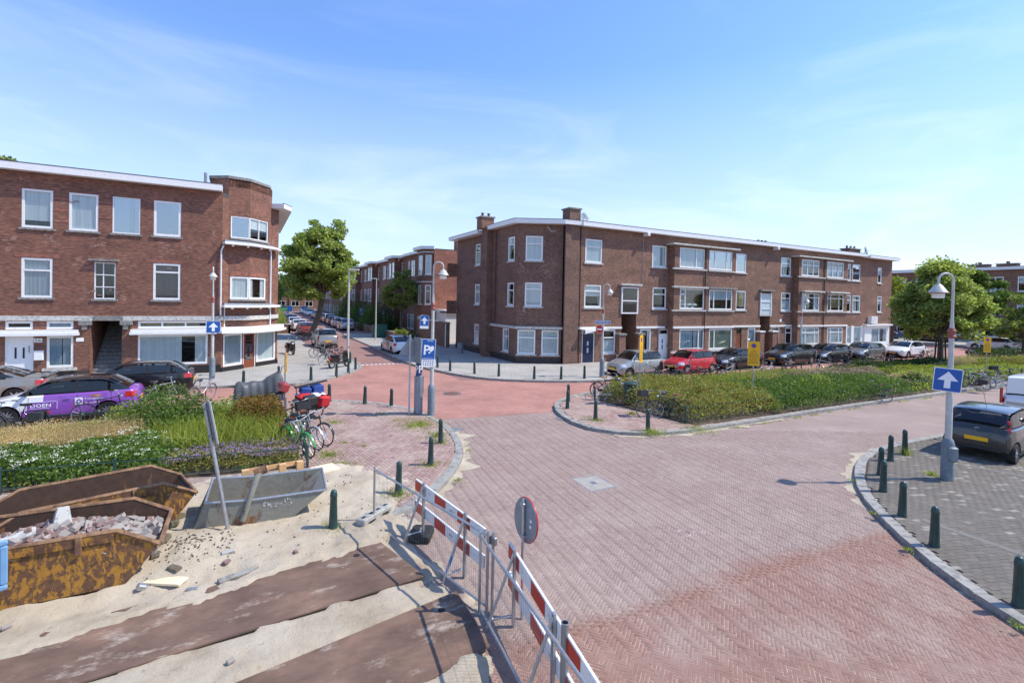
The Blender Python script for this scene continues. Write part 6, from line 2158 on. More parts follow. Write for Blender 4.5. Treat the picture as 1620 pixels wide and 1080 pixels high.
L1, L2, L3, L4 = place(1498, 758, .1), place(682, 656, .1), place(335.5, 599, .1), place(952, 596, .1)
t = plate_thing('one_way_sign', 'blue one way sign with white arrow on the right hand lamp post', 'traffic sign', at_pole(L1, 1497, 600, .11, rad(14), rad(-4)), .58, .60, 'sign_blue', 'sign_white')
arrow(t, .58)
t = plate_thing('one_way_sign', 'small blue one way sign with white arrow above the parking signs', 'traffic sign', at_pole(L2, 671.5, 507, .05, rad(5), rad(-2)), .33, .40, 'sign_blue', 'sign_white')
arrow(t, .36)
MB().box(-.16, .16, -.30, -.205, -.02, .004).build('sub_plate', 'sign_white', t)
t = plate_thing('one_way_sign', 'blue one way sign with white arrow on the left lamp post', 'traffic sign', at_pole(L3, 337.5, 517, .12, 0, rad(-1)), .64, .62, 'sign_blue', 'sign_white')
arrow(t, .6)
M = at_pole(L2, 677, 552, .12, rad(10), rad(-3))
t = plate_thing('parking_sign', 'blue parking sign with white P and a hand holding a coin beside the meter', 'traffic sign', M, .52, .78, 'sign_blue', 'sign_white')
lettering('letter', 'P', t, 'sign_white', (-.17, -.2, .005), (1, 0, 0), (0, 1, 0), (0, 0, 1), .36, bold=.02)
MB().prism([(.02, -.02), (.1, -.1), (.2, .0), (.2, .1), (.14, .14), (.06, .1), (.04, .04)], .006, .01).build('hand_mark', 'sign_white', t)
MB().lathe([(.035, .006), (.035, .01)], 14, T=Matrix.Translation((.04, -.12, 0))).build('coin_mark', 'sign_white', t)
MB().box(-.2, .2, -.335, -.325, .006, .009).build('rule', 'sign_white', t)
lettering('lettering', 'zone', t, 'sign_white', (-.06, .3, .005), (1, 0, 0), (0, 1, 0), (0, 0, 1), .05)
M = at_pole(L2, 677, 573, .12, rad(10), rad(-5))
t = plate_thing('notice_plate', 'white notice plate with lines of small print under the parking sign', 'sign', M, .52, .3, 'sign_white', None)
for k in range(3):
    for j in range(5):
        MB().box(-.21 + j * .085, -.21 + j * .085 + rng.uniform(.04, .075), .06 - k * .075, .09 - k * .075, .004, .006).build('print_mark', 'ink_blue', t)
M = at_pole(L2, 660, 554, .0, rad(-62), 0)
plate_thing('parking_sign', 'grey back of a parking sign seen edge on left of the lamp post', 'traffic sign', M, .6, .95, 'sign_back', None)
# no entry sign and street name on the corner lamp
M = at_pole(L4, 950, 520.5, .12, rad(-28))
t = thing('no_entry_sign', 'round red no entry sign with white bar on the corner lamp post', 'traffic sign')
t.location, t.rotation_euler = M.to_translation(), M.to_euler()
MB().lathe([(.25, -.02), (.25, 0)], 28).build('backing', 'sign_back', t)
MB().lathe([(.25, 0), (.25, .003)], 28).build('border', 'sign_white', t)
MB().lathe([(.238, .003), (.238, .006)], 28).build('face', 'sign_red', t)
MB().box(-.18, .18, -.05, .05, .006, .009).build('bar', 'sign_white', t)
M = at_pole(L4, 953, 509.5, .1, rad(8))
t = plate_thing('street_name_sign', 'narrow blue street name plate with white letters above the no entry sign', 'sign', M, .9, .19, 'sign_blue', 'sign_white', rnd=.015)
for k in range(13):
    MB().box(-.36 + k * .055, -.36 + k * .055 + rng.uniform(.025, .042), -.035, .03 + .02 * (k == 0), .006, .009).build('letter_mark', 'sign_white', t)
# other signs on poles
def pole(t, h, r=.03, mat='galv', z0=0.0):
    return MB().lathe([(r, z0), (r, h)], 10).build('pole', mat, t, 40)


def yellow_notice(label, base, py0, py1, face, w=.47):
    z1, z0 = hgt_at(base, 0, 0), 0
    t = thing('parking_notice', label, 'notice sign', base, math.atan2(face.y, face.x), 'yellow temporary parking notices')
    px = to_px([base])[0][0]
    z1, z0 = hgt_at(base, px, py0) - base[2], hgt_at(base, px, py1) - base[2]
    pole(t, z1, .025)
    b = MB().box(.026, .04, -w / 2, w / 2, z0, z1).build('board', 'sign_yellow', t)
    Tm = Matrix(((0, 0, 1, .041), (1, 0, 0, 0), (0, 1, 0, (z0 + z1) / 2), (0, 0, 0, 1)))
    H = z1 - z0
    MB().lathe([(.1, 0), (.1, .003)], 20, T=Tm @ Matrix.Translation((0, H * .33, 0))).build('roundel', 'sign_red', b)
    MB().lathe([(.078, .003), (.078, .005)], 20, T=Tm @ Matrix.Translation((0, H * .33, 0))).build('roundel_face', 'sign_blue', b)
    for k, (wd, zz) in enumerate(((.1, .14), (.24, .07), (.34, -.02), (.4, -.1), (.3, -.17), (.38, -.25), (.34, -.33), (.4, -.4))):
        u = -wd / 2
        while u < wd / 2 - .02:
            l = min(rng.uniform(.03, .07), wd / 2 - u)
            MB().box(u, u + l, zz * H * .98 - .012, zz * H * .98 + .014, 0, .002, T=Tm).build('print_mark', 'ink_black', b)
            u += l + .014
    return t


p = place(1190, 642, .06)
yellow_notice('yellow no parking notice facing us in the hedge of the planted island', p, 540, 578, toward(p, rad(4)))
p = place(1011, 640, .06)
yellow_notice('yellow notice seen almost edge on behind the green litter bin', p, 530, 573, toward(p, rad(75)))
p = place(1559.5, 598, .06)
yellow_notice('yellow notice at the far end of the planted island', p, 533, 557, toward(p, rad(35)), .42)
p = place(450, 668, .06)
yellow_notice('yellow notice seen edge on between the tarpaulin and the loaded bicycle', p, 559, 590, toward(p, rad(86)), .6)
p = place(572, 520, .0)
t = thing('parking_sign', 'blue parking sign on a thin pole behind the green cabinet', 'traffic sign', p, 0)
z = hgt_at(p, 573, 487)
pole(t, z, .035)
n = toward(p)
Ml = frame3(n * .06 + Vector((0, 0, z - .55)), n)
MB().box(-.4, .4, -.55, .55, -.02, 0, T=Ml).build('face', 'sign_blue', t)
lettering('letter', 'P', t, 'sign_white', Ml @ Vector((-.2, -.05, .004)), Ml.to_3x3() @ Vector((1, 0, 0)), (0, 0, 1), n, .5, bold=.02)
MB().prism([(-.2, -.4), (.2, -.45), (.25, -.2), (0, -.12)], .001, .006, T=Ml).build('hand_mark', 'sign_white', t)
p = place(458, 512, .0)
t = thing('traffic_sign', 'blue sign on a white pole far down on the left of the side street', 'traffic sign', p)
pole(t, 2.9, .06, 'lamp_white')
MB().box(-.35, .35, -.08, -.05, 2.0, 2.8).build('face', 'sign_blue', t)
# triangular warning sign from behind
p = place(647, 655, .1)
t = thing('warning_sign', 'triangular warning sign seen from behind on a cream pole left of the meter', 'traffic sign', p, 0)
z = hgt_at(p, 647, 529)
pole(t, z - .1, .035, 'lamp_white')
n = -toward(p, rad(10))
Ml = frame3(n * .05 + Vector((0, 0, hgt_at(p, 647, 561) - .1)), n)
tri = lambda s: [(-.42 * s, .12 - .12 * s), (.42 * s, .12 - .12 * s), (0, .12 + .58 * s)]
MB().prism(tri(1), -.02, 0, T=Ml).build('backing', 'sign_back', t)
MB().prism(tri(1), 0, .004, T=Ml).build('border', 'sign_red', t)
MB().prism(tri(.75), .004, .007, T=Ml).build('face', 'sign_white', t)
# parking meter
p = place(661.5, 654, .1)
t = thing('parking_meter', 'tall grey parking meter with a blue P cap beside the lamp post', 'parking meter', p, math.atan2(toward(p).y, toward(p).x) + rad(25))
MB().box(-.13, .13, -.13, .13, 0, 1.45, bev=.02).build('housing', 'meter_grey', t, 40)
MB().box(-.12, .0, .13, .21, .75, 1.42, bev=.015).build('keypad', 'plastic_black', t)
for k in range(3):
    MB().box(-.1 + .03 * k, -.08 + .03 * k, .21, .22, 1.0, 1.03).build('button', 'sign_white', t)
MB().box(-.09, -.03, .21, .216, 1.15, 1.3).build('screen', 'frosted_glass', t)
cap = MB().lathe([(.11, 1.45), (.11, 1.95), (.09, 1.97), (0, 1.97)], 16).build('sign_cap', 'ink_blue', t, 40)
for a in (0, 80, -80):
    R_ = Matrix.Rotation(rad(a), 4, 'Z')
    o_ = R_ @ Vector((.106, -.06, 1.56))
    lettering('letter', 'P', cap, 'sign_white', o_, R_.to_3x3() @ Vector((0, 1, 0)), (0, 0, 1), R_.to_3x3() @ Vector((1, 0, 0)), .28, bold=.02)
# leaning sign among the skips
p = place(364, 846, .08)
H_ = 2.42
lean = Vector((-.88, .47, 0)) * .50 + Vector((0, 0, H_))
t = thing('traffic_sign', 'leaning grey pole with an edge on sign among the skips', 'traffic sign', p)
MB().tube([(0, 0, -.1), lean], .035, 12).build('pole', 'galv', t, 40)
ax = lean.normalized()
n = Vector((.99, .14, 0.1)).normalized()
x = ax.cross(n).normalized()
n = x.cross(ax)
Ml = Matrix((x, ax, n)).transposed().to_4x4()
Ml.translation = lean - ax * .36
MB().box(-.3, .3, -.38, .38, .05, .075, T=Ml).build('backing', 'sign_back', t)
MB().box(-.3, .3, -.38, .38, .075, .08, T=Ml).build('face', 'sign_white', t)
for k in range(-3, 4):
    MB().prism([(-.3, k * .18 - .1), (.3, k * .18 + .02), (.3, min(.38, k * .18 + .1)), (-.3, k * .18 - .02)], .08, .084, T=Ml).build('red_stripe', 'board_red', t) if abs(k) < 2 else None
for k in (-.25, .25):
    MB().box(-.045, .045, k - .02, k + .02, -.04, .05, T=Ml).build('clamp', 'galv_dark', t)
# blue framed sign cut off by the left edge, seen from behind
x, y = G(-39, 905, 1.0)
n = Vector((.95, .3, 0)).normalized()
t = thing('traffic_sign', 'grey sign back with a rounded blue frame at the left edge', 'traffic sign', (x, y, 0))
Ml = frame3((0, 0, 1.0), -toward((x, y)))
MB().box(-.2, .2, -.26, .26, -.012, 0, T=Ml).build('panel', 'sign_back', t)
m = MB()
for a, b, c, d in ((-.28, .28, .25, .32), (-.28, .28, -.32, -.25), (-.28, -.2, -.25, .25), (.2, .28, -.25, .25)):
    m.box(a, b, c, d, -.035, .012, T=Ml, bev=.015)
simple('frame_blue', (0.15, 0.30, 0.50), 0.5)
m.build('frame', 'frame_blue', t)
MB().lathe([(.03, -.1), (.03, .75)], 10, T=Matrix.Translation((-.28, .1, 0))).build('pole', 'galv', t)
# cabinets and bin
p = place(601, 533.5, .1)
t = thing('utility_cabinet', 'dark green utility cabinet at the corner of the side street', 'cabinet', p, rad(0))
MB().box(-.75, .75, -.25, .35, 0, 1.3).build('housing', 'box_green', t)
MB().box(-.8, .8, -.3, .4, 1.3, 1.38).build('lid', 'box_green', t)
for s in (-1, 1):
    MB().box(s * .37 - .35, s * .37 + .35, -.27, -.252, .08, 1.22).build('door', 'box_green', t)
p = place(728, 558.5, .1)
t = thing('utility_cabinet', 'narrow grey cabinet against the shaded wall of the corner house', 'cabinet', p, rad(-60))
MB().box(-.22, .22, -.15, .15, 0, .82, bev=.02).build('housing', 'sign_back', t)
MB().box(-.2, .2, -.16, -.15, .05, .75).build('door', 'sign_back', t)
p = place(997, 641, .1)
t = thing('litter_bin', 'dark green litter bin on a grey pole at the planted island tip', 'litter bin', p, math.atan2(toward(p).y, toward(p).x) + rad(8))
b = MB().box(-.2, .2, -.28, .2, .12, 1.0, bev=.06).build('bin_body', 'bollard_green', t, 40)
MB().box(.1, .215, -.2, .12, .82, .92, bev=.02).build('bin_mouth', 'rubber', b)
MB().lathe([(.045, 0), (.045, .003)], 14, T=Matrix.Translation((.2, -.12, .66)) @ Matrix.Rotation(PI / 2, 4, 'Y')).build('sticker', 'sign_white', b)
MB().tube([(0, .27, 0), (0, .27, .95), (0, .24, 1.03), (0, .1, 1.05)], .03, 8).build('pole', 'galv', t)
# concrete planters on the left verge
for i, (px, py, lab) in enumerate(((333, 664, 'left one of two square concrete planters before the black hatchback'), (350, 662, 'right one of two square concrete planters before the black hatchback'))):
    p = place(px, py, .1)
    t = thing('planter', lab, 'planter', p, rad(-5))
    m = MB()
    for a, b, c, d in ((-.26, .26, -.26, -.2), (-.26, .26, .2, .26), (-.26, -.2, -.2, .2), (.2, .26, -.2, .2)):
        m.box(a, b, c, d, 0, .55)
    m.build('tub', 'concrete', t)
    MB().box(-.2, .2, -.2, .2, 0, .5).build('soil', 'soil', t)

# ---------------------------------------------------------------- works site: skips, fences, boards
def skip(label, loc, rz, poly, width, mats, tube_r=.035, group='skips on the sand'):
    """poly: side outline (x, z) from lower left round to upper left"""
    t = thing('skip', label, 'skip', loc, rz, group)
    out, ins, rim = mats
    xs = [q[0] for q in poly]
    th = .025
    for y0 in (0, width):
        s = 1 if y0 else -1
        m = MB()
        n = len(poly)
        A = [(x, y0, z) for x, z in poly]
        B = [(x, y0 - s * th, z) for x, z in poly]
        o, i = (A, B)
        m.add(o, [tuple(range(n)) if s < 0 else tuple(range(n - 1, -1, -1))], 0)
        m.add(i, [tuple(range(n - 1, -1, -1)) if s < 0 else tuple(range(n))], 1)
        m.build('side_plate', [out, ins], t)
        bars = MB().tube([(x, y0, z) for x, z in poly[2:]], tube_r, 6)
        bars.build('top_rim', rim, t, 30)
    bl, br, tr, tl = poly[0], poly[1], poly[2], poly[-1]
    for a, b in ((br, tr), (bl, tl)):
        s = 1 if a is br else -1
        m = MB()
        q = [(a[0], 0, a[1]), (a[0], width, a[1]), (b[0], width, b[1]), (b[0], 0, b[1])]
        m.add(q, [(0, 1, 2, 3) if s > 0 else (3, 2, 1, 0)], 0)
        m.add([(x - s * th, y, z) for x, y, z in q], [(3, 2, 1, 0) if s > 0 else (0, 1, 2, 3)], 1)
        m.build('end_plate', [out, ins], t)
        MB().tube([(b[0], 0, b[1]), (b[0], width, b[1])], tube_r, 6).build('end_rim', rim, t, 30)
    MB().box(bl[0], br[0], 0.0, width, bl[1] - .02, bl[1] + .02).build('floor', ins, t)
    for x in (bl[0] + .25, br[0] - .55):
        MB().box(x, x + .35, -.01, width + .01, bl[1] - .07, bl[1] - .02).build('skid', out, t)
    return t


YP = [(-1.02, .07), (1.02, .07), (1.46, .62), (.94, .92), (-.94, .92), (-1.46, .62)]
YM = ('skip_yellow', 'skip_inside', 'skip_rim')
SK1 = (-2.6, 9.12, .04)
s1 = skip('rusty yellow skip full of paving bricks nearest to us', SK1, 0, YP, 1.3, YM)
s2 = skip('empty rusty yellow skip tilted behind the brick filled one', (-2.22, 10.72, .05), rad(17), YP, 1.28, YM)
for t, w in ((s1, 1.3), (s2, 1.28)):
    for y in (-.05, w + .01):
        for x in (-.5, .5):
            MB().box(x - .04, x + .04, y, y + .05, .66, .94, bev=.01).build('lifting_lug', 'skip_rim', t)
    # pressed stiffening edge under the rim
    for y in (-.028, w + .004):
        MB().box(-.9, .9, y, y + .024, .78, .9).build('stiffener', 'skip_yellow', t)
GP = [(-.86, .02), (.72, .02), (1.42, .60), (.1, .55), (-.66, .58)]
gs_ = skip('grey steel skip with a pointed nose and a bent lifting pipe', (0.0, 10.52, .06), rad(0), GP, 1.12, ('skip_grey', 'skip_grey', 'galv'), .022)
gs_.rotation_euler = (rad(4), rad(2), rad(-3))
MB().tube([(-.04, -.03, .18), (.05, -.02, .55), (.17, .02, .98), (.24, .1, 1.06)], .055, 12).build('lifting_pipe', 'skip_grey', gs_, 40)
MB().tube([(.12, .1, 1.02), (.32, .1, 1.1)], .08, 12, caps=False).build('pipe_eye', 'skip_rim', gs_, 40)
MB().tube([(.09, 1.15, .1), (.1, 1.14, .55)], .045, 10).build('lifting_pipe', 'skip_grey', gs_, 40)
MB().prism([(-.3, .02), (.2, .02), (.2, .22), (-.1, .25)], -.0, .012, T=Matrix(((1, 0, 0, 0), (0, 0, -1, -.004), (0, 1, 0, 0), (0, 0, 0, 1)))).build('gusset_plate', 'skip_rim', gs_)
MB().box(-.95, -.2, -.05, .0, .0, .07, bev=.01).build('skid', 'skip_rim', gs_)
for k in range(18):    # worn stencil on the flank, too far gone to read
    u, v = rng.uniform(.28, .84), rng.choice([.36, .40, .44, .48])
    MB().box(u, u + rng.uniform(.012, .05), -.006, -.003, v, v + rng.uniform(.02, .045)).build('paint_mark', 'stone_pale', gs_)
# bricks heaped in the first skip
def heap_z(x, y):
    return .53 + .30 * math.exp(-((x + 2.7) / .75) ** 2) + .13 * math.exp(-((x + 1.7) / .4) ** 2) - .10 * abs(y - 9.75) + .03 * math.sin(5 * x)


P = [[(x, y, heap_z(x, y) - .07) for y in np.linspace(9.16, 10.38, 9)] for x in np.linspace(-3.75, -1.3, 22)]
MB().grid(P, flip=False).build('rubble', 'soil', None, kind='stuff')
bm_ = MB().box(-.1, .1, -.05, .05, -.035, .035, bev=.004)
brick0 = None
bricks_lab = 'loose paving brick in the heap inside the rusty yellow skip'
simple('brick_rose', (0.20, 0.128, 0.115), 0.85, var=0.25, scale=8, col2=(.4, .34, .31), amt=.25)
simple('brick_pale', (0.32, 0.29, 0.26), 0.9, var=0.15, scale=8, col2=(.3, .25, .23), amt=.3)
meshes = []
for mt in ('brick_rose', 'brick_pale'):
    q = bm_.build('paving_brick', mt)
    meshes.append(q.data)
    bpy.data.objects.remove(q)
spots = [(x, y) for x in np.arange(-3.5, -1.28, .13) for y in np.arange(9.24, 10.36, .12)]
rng.shuffle(spots)
for x, y in spots[:165]:
    q = link('paving_brick', meshes[int(rng.random() < .22 or (x > -1.9 and rng.random() < .7))])
    q.location = (x + rng.uniform(-.04, .04), y + rng.uniform(-.04, .04), heap_z(x, y) + rng.uniform(-.03, .05))
    q.rotation_euler = (rng.uniform(-.8, .8), rng.uniform(-.8, .8), rng.uniform(0, 6))
    tag(q, bricks_lab, 'brick', 'paving bricks heaped in the skip')
tp = MB()
tp.add([(-.13, -.1, 0), (.13, -.1, 0), (.13, .1, 0), (-.13, .1, 0), (-.07, -.06, .34), (.07, -.06, .34), (.07, .06, .34), (-.07, .06, .34)], [(3, 2, 1, 0), (4, 5, 6, 7), (0, 1, 5, 4), (1, 2, 6, 5), (2, 3, 7, 6), (3, 0, 4, 7)])
q = tag(tp.build('concrete_block', 'stone_pale'), 'pale tapered concrete block standing upright in the brick heap', 'concrete block')
q.location, q.rotation_euler = (-2.55, 10.15, .72), (rad(-8), rad(4), rad(20))
q = tag(MB().box(-.28, .28, -.1, .1, -.04, .04, bev=.006).build('kerb_block', 'stone_pale'), 'long pale kerb block lying on the left of the brick heap', 'kerb block')
q.location, q.rotation_euler = (-3.05, 9.85, .78), (rad(10), rad(-12), rad(14))
q = tag(MB().box(-.16, .16, -.15, .15, -.05, .05, bev=.006).build('concrete_block', 'concrete'), 'grey concrete lump at the left picture edge of the brick heap', 'concrete block')
q.location, q.rotation_euler = (-3.2, 9.5, .74), (rad(8), rad(10), rad(40))
# debris on the sand
def lump(name, mat, label, px, py, size, rot, cat, z=.07):
    x, y = G(px, py, max(z, sand_z(*G(px, py, .12))))
    z = max(z, sand_z(x, y)) - .008
    q = tag(MB().box(-size[0] / 2, size[0] / 2, -size[1] / 2, size[1] / 2, 0, size[2], bev=min(size) * .15).build(name, mat), label, cat)
    q.location, q.rotation_euler = (x, y, z), rot
    return q


lump('plaster_board', 'foam_cream', 'cream plaster board offcut lying on the sand by the skip', 262, 912, (.58, .2, .04), (.02, -.02, rad(-32)), 'board', .12)
lump('metal_strip', 'stone_grey', 'bent grey strip lying along the edge of the steel plate', 390, 905, (.85, .1, .05), (0.3, .06, rad(25)), 'metal strip')
lump('stone', 'concrete', 'flat grey stone on the sand in front of the grey skip', 361, 872, (.2, .09, .05), (0, 0, .1), 'stone')
lump('broken_brick', 'brick_rose', 'broken brick on the sand near the bent strip', 358, 888, (.12, .08, .06), (.2, 0, .8), 'brick')
lump('broken_brick', 'brick_rose', 'small pink brick piece alone on the sand', 467, 874, (.07, .07, .05), (.2, .3, .3), 'brick')
lump('tin_can', 'galv', 'crumpled silver can on the sand below the yellow skip', 221, 935, (.12, .09, .09), (.2, .5, .3), 'can')
lump('metal_strip', 'galv', 'short metal offcut near the crumpled can', 304, 932, (.16, .05, .03), (0, 0, -.3), 'metal strip')
lump('stone', 'brick_pale', 'pale pebble lying on the lower steel plate', 365, 1046, (.09, .06, .04), (0, 0, .4), 'stone', .078)
lump('stone', 'brick_pale', 'pale pebble at the left edge of the sand', 10, 992, (.1, .06, .04), (0, 0, .4), 'stone')
for i, (px, py, lab) in enumerate(((255, 848, 'dark grey shard under the nose of the yellow skip'), (262, 838, 'dark paving shard stacked under the skip nose'), (272, 832, 'dark paving shard between the two skips'), (258, 858, 'dark clod lying at the foot of the skip nose'), (280, 822, 'dark broken tile between yellow and grey skip'), (246, 880, 'dark flat scrap by the skip corner'), (276, 890, 'dark flat scrap behind the plaster board'))):
    lump('debris_shard', 'bark', lab, px, py, (.2, .11, .05) if i > 4 else (.26, .15, .1), (rng.uniform(-.4, .4), rng.uniform(-.4, .4), rng.uniform(0, 3)), 'debris', .12)
# small clods and crumbs over the sand
V, F = [], []
for k in range(420):
    x, y = rng.uniform(-3, 2.3), rng.uniform(9.0, 12.6)
    if rng.random() < .6:
        x, y = rng.gauss(-.75, .35), rng.gauss(9.75, .3)
    s = rng.uniform(.005, .022)
    c = np.array([x, y, sand_z(x, y) + s * .4])
    o = len(V)
    V += [c + np.array(q) * s * rng.uniform(.7, 1.3) for q in ((1, 0, 0), (0, 1, 0), (-1, 0, 0), (0, -1, 0), (0, 0, 1), (0, 0, -1))]
    F += [(o + a, o + b, o + 4) for a, b in ((0, 1), (1, 2), (2, 3), (3, 0))] + [(o + b, o + a, o + 5) for a, b in ((0, 1), (1, 2), (2, 3), (3, 0))]
tag(np_mesh('rubble_crumbs', V, F, 'soil', None, 'stuff'), 'crumbs of earth and stone scattered over the sand', 'rubble')
# pallet and foam behind the grey skip
t = thing('wooden_pallet', 'pale wooden pallet standing on edge behind the grey skip', 'pallet', (.55, 12.1, .1), rad(8))
for k in range(4):
    MB().box(-.55 + .37 * k - .07, -.55 + .37 * k + .07, -.06, .06, 0, .60).build('slat', 'pine', t)
for z in (0.05, .27, .5):
    MB().box(-.62, .62, .06, .08, z, z + .1).build('slat', 'pine', t)
q = tag(MB().box(-.3, .3, -.25, .25, 0, .1, bev=.02).build('foam_sheet', 'foam_cream'), 'cream foam sheet lying by the end of the low fence', 'foam sheet')
q.location, q.rotation_euler = (1.75, 13.0, .1), (0, 0, rad(15))
MB_ = MB().tube([(1.9 + .55 * math.cos(a), 12.2 + .4 * math.sin(a), .13) for a in np.linspace(-1, 3.6, 24)], .008, 5)
tag(MB_.build('cable', 'rubber'), 'thin dark cable curling over the sand beside the bollard', 'cable')


def site_fence(label, a, b, H=1.12):
    A, B = Vector((*a, .03)), Vector((*b, .03))
    d = B - A
    Ln = d.length
    t = thing('site_fence', label, 'fence', A, math.atan2(d.y, d.x), 'low wire site fences')
    for x in (0, Ln):
        MB().tube([(x, 0, 0), (x, 0, H + .06)], .021, 8).build('post', 'galv', t, 40)
    for z in (.1, H):
        MB().tube([(0, 0, z), (Ln, 0, z)], .019, 8).build('rail', 'galv', t, 40)
    m = MB()
    n = int(Ln / .052)
    for k in range(1, n):
        x = Ln * k / n
        m.tube([(x, 0, .1), (x, 0, H)], .0017, 4, caps=False)
    for k in range(1, 5):
        z = .1 + (H - .1) * k / 5
        m.tube([(0, .004, z), (Ln, .004, z)], .0017, 4, caps=False)
    m.build('wire_mesh', 'galv_dark', t, kind='stuff')
    return t


f1 = site_fence('low wire site fence from the concrete foot along the kerb', (2.21, 9.6), (3.05, 6.25))
f2 = site_fence('low wire site fence running out at the bottom edge', (2.95, 6.28), (2.62, 3.2))
MB().tube([(3.5, .06, 0), (3.5, .06, 1.16)], .022, 8).build('post', 'galv', f1, 40)
MB().box(3.44, 3.56, .03, .09, .98, 1.1, bev=.01).build('coupling', 'galv_dark', f1)
t = thing('fence_foot', 'long grey concrete fence foot with slots on the sand', 'fence foot', (2.25, 9.72, sand_z(2.25, 9.72) - .01), rad(38))
MB().box(-.42, .42, -.11, .11, .0, .14, bev=.02).build('block', 'concrete', t)
for x in (-.32, -.1, .1, .32):
    MB().box(x - .05, x + .05, -.03, .03, .14, .143).build('slot', 'rubber', t)
for x in (-.2, .2):
    MB().box(x - .1, x + .1, -.113, -.11, .0, .06).build('recess', 'rubber', t)
t = thing('ballast_block', 'black rubber ballast block under the red and white boards', 'ballast block', (2.92, 8.83, sand_z(2.92, 8.83)), rad(60))
MB().box(-.24, .24, -.2, .2, 0, .16, bev=.03).build('block', 'rubber', t)
for k in range(3):
    MB().tube([(-.06 + .05 * k, -.04, .162), (-.03 + .05 * k, .03, .163), (.0 + .05 * k, -.02, .162)], .006, 4).build('chalk_mark', 'sign_white', t)


def board_fence(label, a, b, feet, n, phase):
    A, B = Vector((*a, 0.0)), Vector((*b, 0.0))
    d = B - A
    Ln = d.length
    t = thing('barrier_board', label, 'road barrier', A, math.atan2(d.y, d.x), 'red and white works barriers')
    # two hollow boards with red blocks let in
    for z in (.79, .38):
        bd = MB().box(0, Ln, -.018, .018, z, z + .21, bev=.006).build('board', 'board_white', t)
        w = Ln / n
        for k in range(n):
            if (k + phase) % 2 == 0:
                MB().box(k * w + .0, (k + 1) * w, -.021, -.0185, z + .006, z + .19).build('red_block', 'board_red', bd)
                MB().box(k * w + .0, (k + 1) * w, .0185, .021, z + .006, z + .19).build('red_block', 'board_red', bd)
            else:
                lettering('lettering', 'NTIN', bd, 'ink_black', (k * w + w * .35, -.02, z + .08), (1, 0, 0), (0, 0, 1), (0, -1, 0), .035) if k == n // 2 else None
        for x in (0, Ln):
            for k in range(6):
                MB().box(x - .006, x + .006, -.012, .012, z + .02 + k * .03, z + .036 + k * .03).build('hollow', 'rubber', bd)
    for x in feet:
        st = MB().box(x - .03, x + .03, -.06, -.025, 0.02, 1.06).build('stand_post', 'galv', t)
        MB().tube([(x, -.05, 1.02), (x, -.42, .04)], .022, 8).build('stand_leg', 'galv', t)
        MB().tube([(x, -.05, .16), (x, -.36, .16)], .018, 8).build('stand_brace', 'galv', t)
        for k in range(16):
            MB().box(x + .012, x + .022, -.062, -.0595, .3 + k * .04, .318 + k * .04).build('post_hole', 'rubber', st)
    return t


k1 = board_fence('red and white works barrier nearer the curved kerb', (2.92, 9.2), (3.24, 6.75), (.42, 1.95), 6, 0)
simple('paint_blue', (0.05, 0.20, 0.42), 0.6, col2=(.4, .42, .44), amt=.4)
MB().tube([(1.95, -.235, .52), (1.95, -.36, .2)], .0245, 8).build('blue_paint', 'paint_blue', k1)
board_fence('red and white works barrier running out at the bottom edge', (3.38, 6.2), (2.86, 3.4), (.35, 1.75), 6, 0)
p = (3.46, 5.95, 0)
t = thing('round_sign', 'round red edged sign seen from behind on a leaning pole by the barrier', 'traffic sign', p)
tipv = Vector((.10, .20, 1.62))
MB().tube([(0, 0, 0), tipv], .022, 10).build('pole', 'galv', t, 40)
ax = tipv.normalized()
n = Vector((1.0, .03, -.06)).normalized()
x = ax.cross(n).normalized()
n = x.cross(ax)
Ml = Matrix((x, ax, n)).transposed().to_4x4()
Ml.translation = tipv - ax * .30
MB().lathe([(.3, .03), (.31, .035), (.31, .055), (.3, .058)], 36, T=Ml).build('backing', 'sign_back', t, 30)
MB().ring(.308, .012, 36, 6, T=Ml @ Matrix.Translation((0, 0, .05))).build('rim', 'sign_red', t, 60)
MB().lathe([(.29, .058), (.29, .061)], 36, T=Ml).build('face', 'sign_white', t)
for v in (-.22, .22):
    MB().box(-.05, .05, v - .02, v + .02, -.03, .035, T=Ml, bev=.006).build('clamp', 'galv', t)
for u, v in ((-.16, .02), (-.15, -.06)):
    MB().box(u - .02, u + .02, v - .02, v + .02, .026, .029, T=Ml).build('sticker', 'sign_white', t)
p = thing('tube_post', 'grey open steel tube post at the bottom edge beside the barrier', 'post', (2.98, 4.22, 0))
MB().tube([(0, 0, 0), (0, 0, 1.12)], .04, 14, caps=False).build('tube', 'galv_dark', p, 40)
MB().ring(.04, .006, 18, 6, T=Matrix.Translation((0, 0, 1.12))).build('rim', 'galv', p, 60)
# ---------------------------------------------------------------- bicycles and scooters
for nm, c, me_ in (('bike_black', (.012, .012, .013), 0), ('bike_silver', (.45, .46, .48), .5), ('bike_white', (.62, .63, .62), 0), ('bike_green', (.03, .27, .05), 0), ('bike_blue', (.04, .13, .25), .1), ('bike_red', (.35, .03, .03), 0)):
    paint(nm, c, me_, .35)
simple('saddle_black', (.02, .02, .02), .6)
simple('saddle_brown', (.20, .075, .03), .55)
simple('crate_black', (.03, .03, .032), .6)
simple('wicker', (.22, .15, .08), .8)


